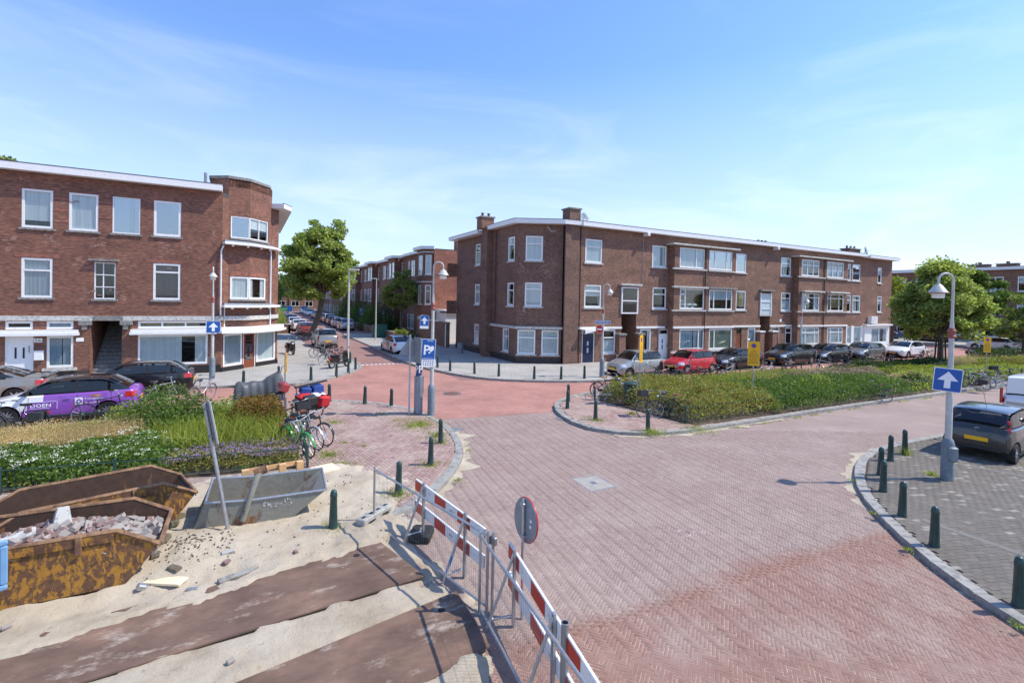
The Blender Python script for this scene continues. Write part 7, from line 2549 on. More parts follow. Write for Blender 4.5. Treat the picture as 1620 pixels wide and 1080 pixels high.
def bike_proto(mat, lady=True, guard=None, saddle='saddle_black', front=None, rear=None, seat=None, white_tyre=False):
    t = thing('bicycle', 'bicycle', 'bicycle', (0, 0, -50))
    guard = guard or mat
    T = Matrix.Rotation(PI / 2, 4, 'X')
    for x in (-.53, .56):
        w = MB().ring(.318, .011, 26, 5).build('wheel', 'bike_silver', t, 60)
        w.location, w.rotation_euler = (x, 0, .34), (PI / 2, 0, 0)
        MB().ring(.334, .018, 26, 6).build('tyre', 'bike_white' if white_tyre else 'tyre', w, 60)
        m = MB().lathe([(.025, -.04), (.025, .04)], 8)
        for k in range(14):
            a = 2 * PI * k / 14
            m.tube([(.02 * math.cos(a), .02 * math.sin(a), .02 * (-1) ** k), (.312 * math.cos(a), .312 * math.sin(a), 0)], .0022, 3, caps=False)
        m.build('spokes', 'bike_silver', w, kind='stuff')
        arc = [(x + .372 * math.cos(a), 0, .34 + .372 * math.sin(a)) for a in np.linspace(rad(10 if x < 0 else 20), rad(200 if x < 0 else 175), 14)]
        if x > 0:
            arc = [(2 * x - q[0], q[1], q[2]) for q in arc]
        P = [[(q[0], s, q[2] - .012 * abs(s) * 20) for q in arc] for s in (-.028, 0, .028)]
        MB().grid(P).build('mudguard', guard, t, 60)
    bb, st, ht, hb, rh, fh = (-.05, 0, .28), (-.2, 0, .80), (.37, 0, .90), (.42, 0, .66), (-.53, 0, .34), (.56, 0, .34)
    m = MB()
    r = .018
    m.tube([bb, st], r).tube([ht, hb], .021).tube([hb, bb], r)
    if lady:
        m.tube([(.40, 0, .76), (.2, 0, .55), (-.1, 0, .46)], r)
    else:
        m.tube([(.385, 0, .84), (-.18, 0, .76)], r)
    for s in (-.05, .05):
        m.tube([(bb[0], s * .6, bb[2]), (rh[0], s, rh[2])], .011, 6).tube([(st[0] + .02, s * .4, st[2] - .08), (rh[0], s, rh[2])], .010, 6)
    m.build('frame', mat, t, 60)
    m = MB()
    for s in (-.05, .05):
        m.tube([(hb[0], s * .8, hb[2]), (.46, s, .55), (fh[0], s, fh[2])], .012, 6)
    m.build('fork', mat, t, 60)
    m = MB().tube([ht, (.345, 0, 1.02)], .015)
    for s in (-1, 1):
        m.tube([(.345, 0, 1.02), (.37, s * .12, 1.05), (.31, s * .25, 1.06), (.14, s * .30, 1.04)], .012, 6)
    h = m.build('handlebar', 'bike_silver', t, 60)
    for s in (-1, 1):
        MB().tube([(.26, s * .268, 1.057), (.12, s * .302, 1.038)], .018, 6).build('grip', 'saddle_black', h)
    MB().tube([st, (-.23, 0, .93)], .014, 6).build('seat_post', 'bike_silver', t)
    sd = MB()
    P = [[(-.36 + .27 * i / 6, (.095 - .065 * min(1, max(0, (i - 1.6) / 3.2))) * k, .955 + .02 * math.cos(k * 1.4) - (.03 if abs(k) == 1 else 0)) for k in (-1, -.5, 0, .5, 1)] for i in range(7)]
    sd.grid(P, flip=True)
    sd.grid([[(x, y, z - .03) for x, y, z in row] for row in P])
    sd.build('saddle', saddle, t, 60)
    m = MB()
    for s in (-.06, .06):
        m.tube([(-.28, s, .74), (-.78, s, .74), (-.78, -s * .9, .74)], .007, 5).tube([(-.7, s, .74), (-.53, s, .36)], .006, 5)
    for k in range(4):
        m.tube([(-.4 - .11 * k, -.06, .74), (-.4 - .11 * k, .06, .74)], .005, 4)
    m.build('rack', 'bike_black', t)
    MB().box(-.5, .02, -.075, -.045, .27, .38, bev=.02).build('chain_case', 'bike_black' if mat != 'bike_white' else 'bike_silver', t)
    cr = MB().tube([(-.05, -.08, .28), (.05, -.08, .14)], .01, 5).tube([(-.05, .08, .28), (-.15, .08, .42)], .01, 5)
    cr.box(.0, .1, -.17, -.08, .13, .155).box(-.2, -.1, .08, .17, .41, .435)
    cr.build('crank', 'bike_silver', t, kind='stuff')
    MB().tube([(-.3, .06, .3), (-.36, .2, .02)], .01, 5).build('kickstand', 'bike_black', t)
    MB().lathe([(.035, -.03), (.045, .03), (0, .04)], 10, T=Matrix.Translation((.46, 0, .86)) @ Matrix.Rotation(PI / 2, 4, 'Y')).build('front_lamp', 'chrome', t)
    MB().box(-.83, -.79, -.04, .04, .66, .72).build('rear_lamp', 'lamp_tail', t)
    if front:
        m = MB()
        for a, b, c, d in ((.45, .75, -.2, -.18), (.45, .75, .18, .2), (.45, .47, -.18, .18), (.73, .75, -.18, .18)):
            m.box(a, b, c, d, .84, 1.06)
        m.box(.45, .75, -.2, .2, .82, .84)
        m.build('front_crate', front, t)
    if rear:
        for s in (-1, 1):
            MB().box(-.75, -.38, s * .08, s * .2, .42, .72, bev=.03).build('pannier', rear, t, 40)
    if seat:
        m = MB().box(-.66, -.38, -.14, .14, .76, .84, bev=.04)
        m.box(-.72, -.62, -.15, .15, .8, 1.25, bev=.045)
        m.build('child_seat', seat, t, 40)
    return t


PRO = {'black': bike_proto('bike_black', front='crate_black'), 'plain': bike_proto('bike_black', False, saddle='saddle_brown'), 'white': bike_proto('bike_white', True, white_tyre=True), 'silver': bike_proto('bike_silver', False), 'green': bike_proto('bike_green', True),
       'blue': bike_proto('bike_blue', True, seat='saddle_black'), 'red': bike_proto('bike_red', True), 'pannier': bike_proto('bike_black', True, rear='crate_black')}


def bike(kind, label, px, py, face, lean=5, steer=0.0, z=.06, group='bicycles parked along the planted island', scale=1.0):
    x, y = G(px, py, z)
    o = dup(PRO[kind], (x, y, z), None, label, (rad(lean), 0, face), None, group)
    o.scale = (scale,) * 3
    return o


R_ = rad
for a in [
    ('white', 'white step through bicycle with white tyres left of the litter bin', 968, 636, R_(-48), -8), ('plain', 'dark bicycle tangled behind the white step through bicycle', 962, 627, R_(-25), 6), ('silver', 'grey bicycle with bent handlebars pressed against the litter bin', 985, 632, R_(-40), 8),
    ('black', 'black bicycle with a front crate leaning into the hedge', 1042, 661, R_(158), 9), ('plain', 'black bicycle behind the crate bicycle at the hedge corner', 1060, 663, R_(150), 7),
    ('blue', 'blue bicycle with a large dark child seat behind the litter bin', 1030, 609, R_(170), 4), ('pannier', 'black bicycle with panniers before the red hatchback', 1066, 607, R_(190), 5), ('red', 'dark red bicycle before the red hatchback front wheel', 1098, 607, R_(175), -5), ('plain', 'black diamond frame bicycle before the rear of the red hatchback', 1126, 606, R_(5), 5), ('silver', 'grey bicycle parked before the low black saloon', 1150, 603, R_(10), 4),
    ('white', 'pale bicycle right of the yellow notice in the hedge', 1212, 597, R_(5), 5), ('plain', 'black bicycle leaning before the tall black car', 1247, 597, R_(185), -6), ('silver', 'grey bicycle before the rear wheel of the tall black car', 1306, 591, R_(100), 5), ('blue', 'bicycle with a dark seat before the black hatchback', 1335, 588, R_(25), 6), ('black', 'black crate bicycle before the dark grey hatchback bonnet', 1362, 585, R_(40), 5), ('silver', 'grey bicycle before the dark grey hatchback door', 1384, 583, R_(160), 5), ('pannier', 'black pannier bicycle before the dark grey hatchback tail', 1408, 580, R_(10), 6),
    ('plain', 'black bicycle left of the trunk of the right hand tree', 1462, 575, R_(70), 5), ('white', 'pale bicycle behind the trunk of the right hand tree', 1470, 571, R_(40), 5),
    ('pannier', 'black bicycle at the far kerb beyond the island', 1530, 566, R_(20), 5), ('blue', 'blue bicycle with seat at the far kerb beyond the island', 1548, 565, R_(30), 5), ('plain', 'black bicycle last at the far kerb beyond the island', 1566, 564, R_(10), 5), ('silver', 'grey bicycle alone near the far white hatchback', 1585, 560, R_(30), 5),
    ('pannier', 'black bicycle nearest the blue arrow sign at the island fence', 1532, 617, R_(105), -6), ('plain', 'black bicycle with leaning frame behind the blue arrow sign', 1542, 614, R_(118), 8), ('white', 'white tyred bicycle at the island fence by the arrow sign', 1553, 614, R_(125), 6), ('white', 'second white tyred bicycle at the island fence before the van', 1569, 611, R_(120), 5), ('black', 'black crate bicycle at the island fence near the white van', 1593, 608, R_(130), 6)]:
    bike(*a)
o = bike('plain', 'small black folding bicycle at the island fence', 1386, 634, R_(100), 3)
o.scale = (.72, .9, .86)
gl = 'bicycles parked round the left garden'
bike('plain', 'black bicycle with brown saddle in front of the purple car', 165, 668, R_(12), -6, group=gl)
bike('pannier', 'black bicycle cut off by the left edge before the white car nose', 22, 690, R_(170), 6, group=gl)
bike('silver', 'silver bicycle behind the green shrub by the black hatchback', 255, 640, R_(20), -8, group=gl)
bike('silver', 'grey bicycle beside the concrete planters', 318, 636, R_(60), 6, group=gl)
bike('green', 'green bicycle leaning on the corner post of the left garden', 473, 716, R_(-66), 10, z=.1, group=gl)
bike('silver', 'silver bicycle in the middle of the three at the left garden corner', 481, 706, R_(-58), 8, z=.1, group=gl)
bike('plain', 'black bicycle outermost of the three at the left garden corner', 494, 700, R_(-55), 6, z=.1, group=gl)
o = bike('black', 'black bicycle with a crate wedged behind the loaded cargo bicycle', 476, 680, R_(-80), 7, z=.1, group=gl)
gs2 = 'bicycles parked in the side street'
for a in [('red', 'red bicycle before the silver brown car', 536, 572, R_(200), 8), ('white', 'bicycle with a white cover before the silver brown car', 522, 570, R_(170), -8), ('plain', 'black bicycle leaning among others by the motor scooter', 516, 563, R_(160), 6), ('black', 'black crate bicycle lying towards the pavement beside the motor scooter', 527, 577, R_(185), 14),
          ('silver', 'grey bicycle nearest the rear of the silver brown car', 508, 566, R_(150), 5), ('plain', 'black bicycle left of the big street tree', 478, 537, R_(180), 5), ('pannier', 'black bicycle leaning at the trunk of the big street tree', 483, 536, R_(170), -6), ('red', 'red framed bicycle with orange box right of the big street tree', 506, 540, R_(160), 5)]:
    bike(*a, z=.1, group=gs2)
x, y = G(506, 540, .1)
tag(MB().box(x - .25, x + .25, y - .2, y + .2, .95, 1.4, bev=.06).build('delivery_box', 'car_orange'), 'orange delivery box on a bicycle right of the big street tree', 'box')
for q in PRO.values():
    for ch in list(q.children_recursive) + [q]:
        bpy.data.objects.remove(ch)


def scooter(label, px, py, face, tail=True):
    x, y = G(px, py, .1)
    t = thing('motor_scooter', label, 'scooter', (x, y, .1), face, 'motor scooters on the shop pavement')
    for xx in (-.62, .62):
        w = MB().ring(.2, .055, 22, 8).build('wheel', 'tyre', t, 60)
        w.location, w.rotation_euler = (xx, 0, .255), (PI / 2, 0, 0)
        MB().lathe([(.16, -.04), (.16, .04)], 16).build('rim', 'bike_silver', w)
    MB().box(-.75, -.05, -.16, .16, .34, .72, bev=.08).build('body', 'car_black', t, 40)
    MB().box(-.1, .42, -.15, .15, .25, .34, bev=.03).build('footboard', 'plastic_black', t, 40)
    MB().prism([(-.2, .3), (.2, .3), (.17, .85), (.08, 1.0), (-.08, 1.0), (-.17, .85)], .42, .52, T=Matrix(((0, 0, 1, 0), (1, 0, 0, 0), (0, 1, 0, 0), (0, 0, 0, 1)))).build('front_shield', 'car_black', t, 40)
    MB().box(-.72, .0, -.14, .14, .72, .82, bev=.05).build('seat', 'saddle_black', t, 40)
    m = MB().tube([(.62, 0, .3), (.45, 0, .98)], .03)
    for s in (-1, 1):
        m.tube([(.45, 0, .98), (.36, s * .3, 1.02)], .015, 6)
        m.tube([(.42, s * .2, 1.0), (.44, s * .28, 1.2)], .007, 5)
    m.build('handlebar', 'plastic_black', t)
    for s in (-1, 1):
        MB().lathe([(.06, -.01), (.06, .01)], 12, T=Matrix.Translation((.44, s * .29, 1.24)) @ Matrix.Rotation(PI / 2, 4, 'Y')).build('mirror', 'chrome', t)
    MB().box(.5, .57, -.09, .09, .78, .9, bev=.02).build('headlight', 'lamp_clear', t)
    MB().box(-.83, -.74, -.13, .13, .58, .68, bev=.02).build('tail_light', 'lamp_tail', t)
    MB().box(-.86, -.84, -.09, .09, .36, .52).build('number_plate', 'sign_yellow', t)
    MB().box(-.98, -.75, -.1, .1, .42, .46).build('mudguard', 'plastic_black', t)
    return t


scooter('black motor scooter with red tail lamp behind the bollards of the shop corner', 537, 581, R_(35))
scooter('black motor scooter parked by the shop wall behind the yellow notice', 459, 560, R_(-75))
# cargo bicycle with its load, and the covered one
p = place(474, 662, .1)
t = thing('cargo_bicycle', 'loaded cargo bicycle piled with red and blue bags by the left garden', 'cargo bicycle', p, R_(8))
m = MB()
for a, b, c, d in ((-.1, .8, -.32, -.3), (-.1, .8, .3, .32), (-.1, -.08, -.3, .3), (.78, .8, -.3, .3)):
    m.box(a, b, c, d, .35, .82)
m.box(-.1, .8, -.32, .32, .33, .35)
m.build('cargo_box', 'crate_black', t)
MB().box(-.12, .82, -.34, .34, .82, .86, bev=.01).build('box_rim', 'sign_white', t)
for xx, yy in ((.45, -.38), (.45, .38), (-.95, 0)):
    w = MB().ring(.25, .022, 22, 6).build('wheel', 'tyre', t, 60)
    w.location, w.rotation_euler = (xx, yy, .28), (PI / 2, 0, 0)
MB().tube([(-.1, 0, .45), (-.5, 0, .35), (-.95, 0, .28)], .03).build('frame', 'bike_red', t)
MB().tube([(-.6, 0, .35), (-.66, 0, .95)], .018).build('seat_post', 'bike_silver', t)
MB().box(-.8, -.52, -.1, .1, .95, 1.02, bev=.03).build('saddle', 'saddle_black', t, 40)
MB().tube([(-.1, 0, .8), (-.14, 0, 1.15), (-.25, .3, 1.2)], .015, 6).tube([(-.14, 0, 1.15), (-.25, -.3, 1.2)], .015, 6).build('handlebar', 'plastic_black', t)


def on(t, name, label, cat, mat, x0, x1, y0, y1, z0, z1, rot=(0, 0, 0), bev=.04):
    q = tag(MB().box(-(x1 - x0) / 2, (x1 - x0) / 2, -(y1 - y0) / 2, (y1 - y0) / 2, -(z1 - z0) / 2, (z1 - z0) / 2, bev=bev).build(name, mat, None, 40), label, cat)
    q.matrix_world = Matrix.Translation(t.location) @ Matrix.Rotation(t.rotation_euler.z, 4, 'Z') @ Matrix.Translation(((x0 + x1) / 2, (y0 + y1) / 2, (z0 + z1) / 2))
    q.location, q.rotation_euler = q.matrix_world.to_translation(), (rot[0], rot[1], rot[2] + t.rotation_euler.z)
    return q


on(t, 'crate', 'blue crate on top of the loaded cargo bicycle, left one', 'crate', 'cloth_blue', .0, .34, -.22, .2, .88, 1.12, (.1, .15, 0), .02)
on(t, 'crate', 'blue crate on top of the loaded cargo bicycle, right one', 'crate', 'cloth_blue', .4, .76, -.2, .24, .9, 1.16, (.05, -.1, .1), .02)
on(t, 'plank', 'dark plank lying slanted over the blue crates', 'plank', 'crate_black', -.2, .95, -.06, .04, 1.18, 1.24, (0, -.14, .1), .01)
on(t, 'bag', 'red bag slumped over the side of the cargo bicycle', 'bag', 'cloth_red', .5, .95, -.5, -.2, .38, .85, (.1, .1, .2), .1)
on(t, 'blanket', 'red blanket bunched at the front of the cargo bicycle', 'blanket', 'cloth_red', -.15, .35, -.42, -.1, .74, .92, (.2, 0, .1), .07)
on(t, 'cushion', 'cream cushion on the cargo bicycle between red bag and blanket', 'cushion', 'cloth_white', .32, .62, -.44, -.12, .78, .92, (.1, .1, .3), .06)
on(t, 'basket', 'dark crate with a white sticker before the red bag', 'crate', 'crate_black', .0, .4, -.78, -.45, .6, .9, (.2, -.1, .2), .02)
on(t, 'delivery_bag', 'orange and red bag hanging between the tarpaulin and the cargo bicycle', 'bag', 'bike_red', -.7, -.4, -.2, .25, 1.0, 1.35, (.1, .3, .2), .06)
# tarpaulin
a, b = np.array(G(372, 640, .1)), np.array(G(446, 634, .1))
dv = b - a
Ln = float(np.hypot(*dv))
t = thing('covered_bicycle', 'cargo bicycle hidden under a draped grey tarpaulin', 'covered bicycle', (a[0], a[1], .1), math.atan2(dv[1], dv[0]))
P = []
for i in range(27):
    u = i / 26
    h = np.interp(u, [0, .06, .3, .6, .8, .93, 1], [.80, .88, .86, .90, 1.15, 1.24, 1.0]) + .025 * math.sin(u * 21)
    row = []
    for k in range(17):
        v = k / 8 - 1
        f = .035 * math.sin(u * 38 + v * 3) * abs(v)
        wv = .40 + .05 * math.sin(u * 9)
        y = wv * math.copysign(min(1, abs(v) * 1.5), v) + f
        z = h - max(0, abs(v) - .55) / .45 * (h - .16 - .07 * math.sin(u * 17 + v)) - .05 * abs(v)
        row.append((u * Ln, y, z))
    P.append(row)
m = MB().grid(P, flip=False)
for row, fl in ((P[0], 1), (P[-1], 0)):
    x = row[0][0]
    m.grid([row, [(x + (.1 if not fl else -.1), y * .8, min(z, .2)) for _, y, z in row]], flip=bool(fl))
m.build('tarpaulin', 'tarp_grey', t, 50)
MB().tube([(Ln * .95, .1, 1.0), (Ln * 1.0, .15, 1.4), (Ln * 1.1, .2, 1.45)], .016, 6).build('handlebar', 'plastic_black', t)
MB().tube([(-.28, 0, .75), (.05, 0, .72)], .03, 6).build('handle', 'plastic_black', t)
w = MB().ring(.25, .022, 22, 6).build('wheel', 'tyre', t, 60)
w.location, w.rotation_euler = (Ln * .8, -.2, .27), (PI / 2, 0, 0)

# ---------------------------------------------------------------- planting
GL = [(-9, 15.4), (-4.7, 14.55), (1.3, 13.6), (1.3, 20.1), (-2.5, 20.3), (-9, 20.0)]
GR = [(14.3, 12.4), (22, 12.42), (60, 11.9), (60, 18.6), (30, 19.2), (18.2, 19.5), (14.8, 18.4), (13.8, 17.3)]
for po, q in ((GL, 'left'), (GR, 'right')):
    MB().prism(po, -.05, .13, bottom=False).build('garden_soil', 'soil', kind='structure')


def leaf_quads(P, size, flat=0.4, asp=.5, jit=.3):
    """pointed leaves at points P, with random turns"""
    n = len(P)
    a = NR.normal(size=(n, 3))
    a[:, 2] *= flat
    a /= np.linalg.norm(a, axis=1)[:, None]
    r = NR.normal(size=(n, 3))
    r[:, 2] *= .6
    b = np.cross(a, r)
    b /= np.linalg.norm(b, axis=1)[:, None]
    s = (size * (1 + jit * NR.uniform(-1, 1, n)))[:, None]
    V = np.stack([P, P + a * s * .5 + b * s * asp * .5, P + a * s, P + a * s * .5 - b * s * asp * .5], 1).reshape(-1, 3)
    F = np.arange(n * 4).reshape(-1, 4)
    return V, F


def blades(P, h, w, lean=.35, seg=3):
    n = len(P)
    H = h * NR.uniform(.6, 1.15, n)
    az = NR.uniform(0, 2 * PI, n)
    le = np.abs(NR.normal(0, lean, n))
    wa = NR.uniform(0, PI, n)
    wx, wy = np.cos(wa) * w / 2, np.sin(wa) * w / 2
    V = []
    for k in range(seg + 1):
        t = k / seg
        x = P[:, 0] + np.cos(az) * le * H * t ** 1.8
        y = P[:, 1] + np.sin(az) * le * H * t ** 1.8
        z = P[:, 2] + H * t * (1 - .25 * le * t * t)
        f = (1 - t) * .9 + .1 if k < seg else .05
        V += [np.stack([x - wx * f, y - wy * f, z], 1), np.stack([x + wx * f, y + wy * f, z], 1)]
    V = np.stack(V, 1).reshape(-1, 3)
    m = 2 * (seg + 1)
    F = []
    o = np.arange(n) * m
    for k in range(seg):
        F.append(np.stack([o + 2 * k, o + 2 * k + 1, o + 2 * k + 3, o + 2 * k + 2], 1))
    return V, np.concatenate(F)


def merge(parts):
    V, F, o = [], [], 0
    for v, f in parts:
        V.append(v)
        F.append(f + o)
        o += len(v)
    return np.concatenate(V), np.concatenate(F)


def lumps(XY, sc=1.1, seed=0.0):
    return np.array([noise.noise(Vector((x * sc + seed, y * sc, seed))) for x, y in XY])


def bushy(poly, n, h, size, z0=.1, seed=0.0, sc=1.1, var=.35, fill=.5, flat=.5, asp=.55):
    XY = scatter(poly, n)
    # the outer rim is rounded down
    top = h * (1 + var * lumps(XY, sc, seed))
    e = np.full(n, 9.0)
    for i in range(len(poly)):
        a, b = np.array(poly[i]), np.array(poly[(i + 1) % len(poly)])
        ab = b - a
        tt = np.clip(((XY - a) @ ab) / (ab @ ab), 0, 1)
        e = np.minimum(e, np.linalg.norm(XY - a - tt[:, None] * ab, axis=1))
    top *= np.clip(.45 + e / .5, 0, 1)
    z = z0 + top * (fill + (1 - fill) * np.sqrt(NR.uniform(0, 1, n)))
    P = np.stack([XY[:, 0], XY[:, 1], z], 1)
    return leaf_quads(P, size, flat, asp)


def stuff(name, label, cat, parts, mat):
    V, F = merge(parts)
    return tag(np_mesh(name, V, F, mat, None, 'stuff'), label, cat)


def upright(poly, n, h, w, lean=.35, z0=.1, var=.25, seed=1.0):
    XY = scatter(poly, n)
    z = np.full((n, 1), z0)
    return blades(np.concatenate([XY, z], 1), h * (1 + var * lumps(XY, .9, seed)), w, lean)


def heads(poly, n, h, size, z0=.1, seed=2.0, spread=.08, per=6):
    XY = scatter(poly, n)
    zz = z0 + h * (1 + .25 * lumps(XY, .9, seed)) * NR.uniform(.75, 1.08, n)
    C = np.repeat(np.stack([XY[:, 0], XY[:, 1], zz], 1), per, axis=0)
    C[:, :2] += NR.normal(0, spread, (len(C), 2))
    C[:, 2] += NR.normal(0, spread * .25, len(C))
    return leaf_quads(C, size, .15, .9)


# left garden
Zs = [(-9, 15.9), (-4.2, 16.3), (-2.5, 17.2), (-2.9, 18.7), (-9, 18.6)]
stuff('dry_grass', 'dry straw coloured grass in the left garden before the purple car', 'grass', [upright(Zs, 12000, .62, .009, .4), upright(Zs, 9000, .78, .006, .5), heads(Zs, 2600, .62, .03, spread=.09, per=5)], 'straw')
Zw = [(-7, 15.2), (-4.7, 14.7), (-1.7, 14.1), (-1.2, 15.4), (-2.3, 17.0), (-7, 16.6)]
stuff('flower_stems', 'green leaves and stems under the white flowers behind the skips', 'plants', [bushy(Zw, 16000, .55, .09, seed=3, fill=.25), upright(Zw, 3500, .55, .012)], 'leaf_mid')
stuff('white_flowers', 'white flower umbels in the left garden behind the skips', 'flowers', [heads(Zw, 170, .58, .03, per=14, spread=.05)], 'petal_white')
Zy = [(-2.1, 15.2), (1.15, 14.7), (1.2, 17.3), (-1.4, 17.9)]
stuff('strap_leaves', 'yellow green strap leaved lilies in the left garden', 'plants', [upright(Zy, 2600, .8, .048, .8, var=.4), upright([(-2.6, 16.0), (-.6, 15.6), (-.8, 17.6), (-2.4, 17.8)], 800, .75, .044, .8)], 'leaf_lime')
stuff('lily_undergrowth', 'green undergrowth between the strap leaved lilies', 'plants', [bushy(Zy, 4000, .28, .09, seed=5)], 'leaf_mid')
Zv = [(-1.8, 14.15), (1.2, 13.7), (1.25, 15.1), (-1.9, 15.4)]
stuff('aster_leaves', 'brownish green leaves of the purple asters by the low fence', 'plants', [bushy(Zv, 7000, .42, .06, seed=6)], 'leaf_hedge')
stuff('asters', 'purple aster flowers along the low fence behind the grey skip', 'flowers', [heads(Zv, 330, .46, .03, per=7, spread=.022)], 'petal_violet')
stuff('aster_buds', 'mauve brown aster buds along the low fence', 'flowers', [heads(Zv, 1200, .42, .025, per=5, spread=.03)], 'petal_mauve')
stuff('ground_cover', 'low green ground cover of the left garden', 'ground cover', [bushy(GL, 9000, .25, .09, seed=7), bushy([(-9, 19.7), (1.2, 19.2), (1.2, 20.1), (-9, 20.0)], 3500, .35, .1, seed=8)], 'leaf_light')


def shrub(name, label, cat, x, y, r, h, n, size, mat, stem='bark', z0=.1, flat=.5, open_=.0, group=None):
    t = thing(name, label, cat, (x, y, z0), group=group)
    u = NR.normal(size=(n, 3))
    u /= np.linalg.norm(u, axis=1)[:, None]
    u[:, 2] = np.abs(u[:, 2]) * .95 + .05
    rr = NR.uniform(.3 + open_, 1.0, n) ** .6
    k = np.array([noise.noise(Vector((a * 2.3 + x, b * 2.3 + y, c * 2.3))) for a, b, c in u])
    P = u * (rr * (1 + .38 * k))[:, None] * np.array([r, r, h])
    P[:, 2] = np.maximum(P[:, 2], .03)
    V, F = leaf_quads(P, size, flat, .55)
    np_mesh('foliage', V, F, mat, t)
    m = MB()
    for j in range(5):
        a = rng.uniform(0, 6.3)
        m.tube([(0, 0, -.05), (.35 * r * math.cos(a), .35 * r * math.sin(a), h * .6)], [.03, .01], 5)
    m.build('stems', stem, t, kind='stuff')
    return t


shrub('shrub', 'loose feathery green shrub in the middle of the left garden', 'shrub', -2.15, 18.5, 1.35, 1.45, 7500, .085, 'leaf_mid')
shrub('shrub', 'lower green shrub right of the feathery one in the left garden', 'shrub', -.7, 18.9, .95, .95, 3800, .08, 'leaf_light')
shrub('shrub', 'small yellow green shrub at the far side of the left garden', 'shrub', -3.3, 19.6, .7, .85, 1800, .08, 'leaf_lime')
h = thing('hedge', 'rust brown clipped hedge before the tarpaulin in the left garden', 'hedge', (0, 0, 0))
V, F = bushy([(-.55, 17.5), (1.15, 17.2), (1.2, 19.4), (-.4, 19.7)], 8000, .92, .075, seed=9, var=.22, fill=.12)
np_mesh('foliage', V, F, 'leaf_rust', h)
# island garden on the right
for x, y, r, h, m, lab in ((21.5, 13.6, .9, 1.0, 'leaf_mid', 'rounded green bush behind the island fence right of the yellow notice'), (24.6, 14.0, 1.0, .95, 'leaf_light', 'light green bush in the middle of the island front'), (28.3, 13.7, .9, .95, 'leaf_mid', 'green bush before the lavender of the island'), (17.2, 14.6, .8, 1.0, 'leaf_hedge', 'taller tuft in the russet hedge left of the yellow notice'), (32.5, 13.4, .9, .85, 'leaf_dark', 'dark green bush beside the folding bicycle'), (37.5, 17.9, 1.3, 1.0, 'leaf_dark', 'dark bush on the far side of the island left of the tree')):
    shrub('garden_bush', lab, 'bush', x, y, r, h, 2600, .09, m, group='bushes in the planted island')
h = thing('hedge', 'russet and green mixed hedge at the near end of the planted island', 'hedge', (0, 0, 0))
V, F = bushy([(14.35, 12.5), (19.3, 12.32), (20.6, 14.6), (18.4, 19.2), (15.4, 18.6), (13.85, 17.2)], 28000, .80, .085, seed=10, sc=1.6, var=.34, fill=.15)
np_mesh('foliage', V, F, 'leaf_hedge', h)
h = thing('hedge', 'low rust coloured hedge along the far rim of the island by the litter bin', 'hedge', (0, 0, 0))
V, F = bushy([(14.1, 17.0), (15.0, 18.5), (19.5, 19.4), (20, 18.5), (15.4, 17.4)], 5000, .6, .08, seed=11, var=.14, fill=.2)
np_mesh('foliage', V, F, 'leaf_rust', h)
stuff('green_shrubs', 'fresh green low shrubs along the front fence of the island', 'plants', [bushy([(18.6, 12.28), (30, 12.2), (31, 14.6), (27.5, 16), (20.3, 16.2)], 27000, .76, .085, seed=12, sc=1.5, var=.35, fill=.15)], 'leaf_mid')
stuff('feather_grass', 'pale green feather grass behind the yellow notice', 'grass', [upright([(18.8, 16.2), (27, 16.0), (30, 18.9), (18.6, 19.3)], 9000, .46, .016, .35), heads([(18.8, 17.2), (29, 17), (30, 18.9), (18.6, 19.3)], 1600, .5, .05, spread=.1)], 'leaf_lime')
stuff('pale_grass', 'straw coloured grass and seed heads in the middle of the island', 'grass', [upright([(26, 15.8), (34, 15), (38, 18), (28, 18.9)], 6000, .42, .014, .4), heads([(24, 17), (34, 15.5), (38, 18.2), (26, 19)], 2000, .44, .055, spread=.1)], 'pale_straw')
stuff('lavender', 'mauve lavender haze in the middle of the island', 'flowers', [heads([(26, 15.8), (33, 14.9), (36, 17.2), (28, 18.2)], 2600, .46, .05, per=6, spread=.09)], 'petal_mauve')
stuff('lime_plants', 'bright yellow green plants behind the lavender', 'plants', [bushy([(32, 17.2), (43, 15.2), (46, 16.6), (33.5, 19.1)], 9000, .38, .1, seed=13), bushy([(48, 15), (60, 14.5), (60, 17), (50, 17)], 5000, .5, .12, seed=23)], 'leaf_lime')
stuff('dark_shrubs', 'dark green shrubs on the far side of the island', 'plants', [bushy([(34, 17.6), (47.5, 16.9), (48, 18.9), (34, 19.0)], 14000, .52, .1, seed=14, fill=.15), bushy([(54, 16.5), (60, 16.4), (60, 18.5), (54, 18.5)], 3000, 1.0, .12, seed=24)], 'leaf_dark')
stuff('pale_flowers', 'pale tan flower heads before the lime plants', 'flowers', [heads([(29, 13.2), (36, 13.1), (37, 15), (31, 15.2)], 1800, .42, .07, per=5, spread=.1)], 'pale_straw')
stuff('light_shrubs', 'light green shrubs along the front of the island towards the arrow sign', 'plants', [bushy([(30, 12.25), (50, 11.95), (50, 15), (36, 16)], 16000, .5, .1, seed=15, fill=.2)], 'leaf_light')
stuff('brown_grass', 'brownish dry grass round the foot of the right hand tree', 'grass', [upright([(44, 17), (56, 15.5), (58, 18.4), (46, 18.9)], 5000, .42, .02, .35), heads([(44, 17), (56, 15.5), (58, 18.4), (46, 18.9)], 1200, .42, .07, spread=.12)], 'pale_straw')
h = thing('hedge', 'russet and yellow hedge at the far end of the island', 'hedge', (0, 0, 0))
V, F = bushy([(48.5, 12.9), (60, 12.6), (60, 15.4), (50, 15.6)], 9000, .85, .12, seed=16, var=.2, fill=.2)
np_mesh('foliage', V, F, 'leaf_hedge', h)


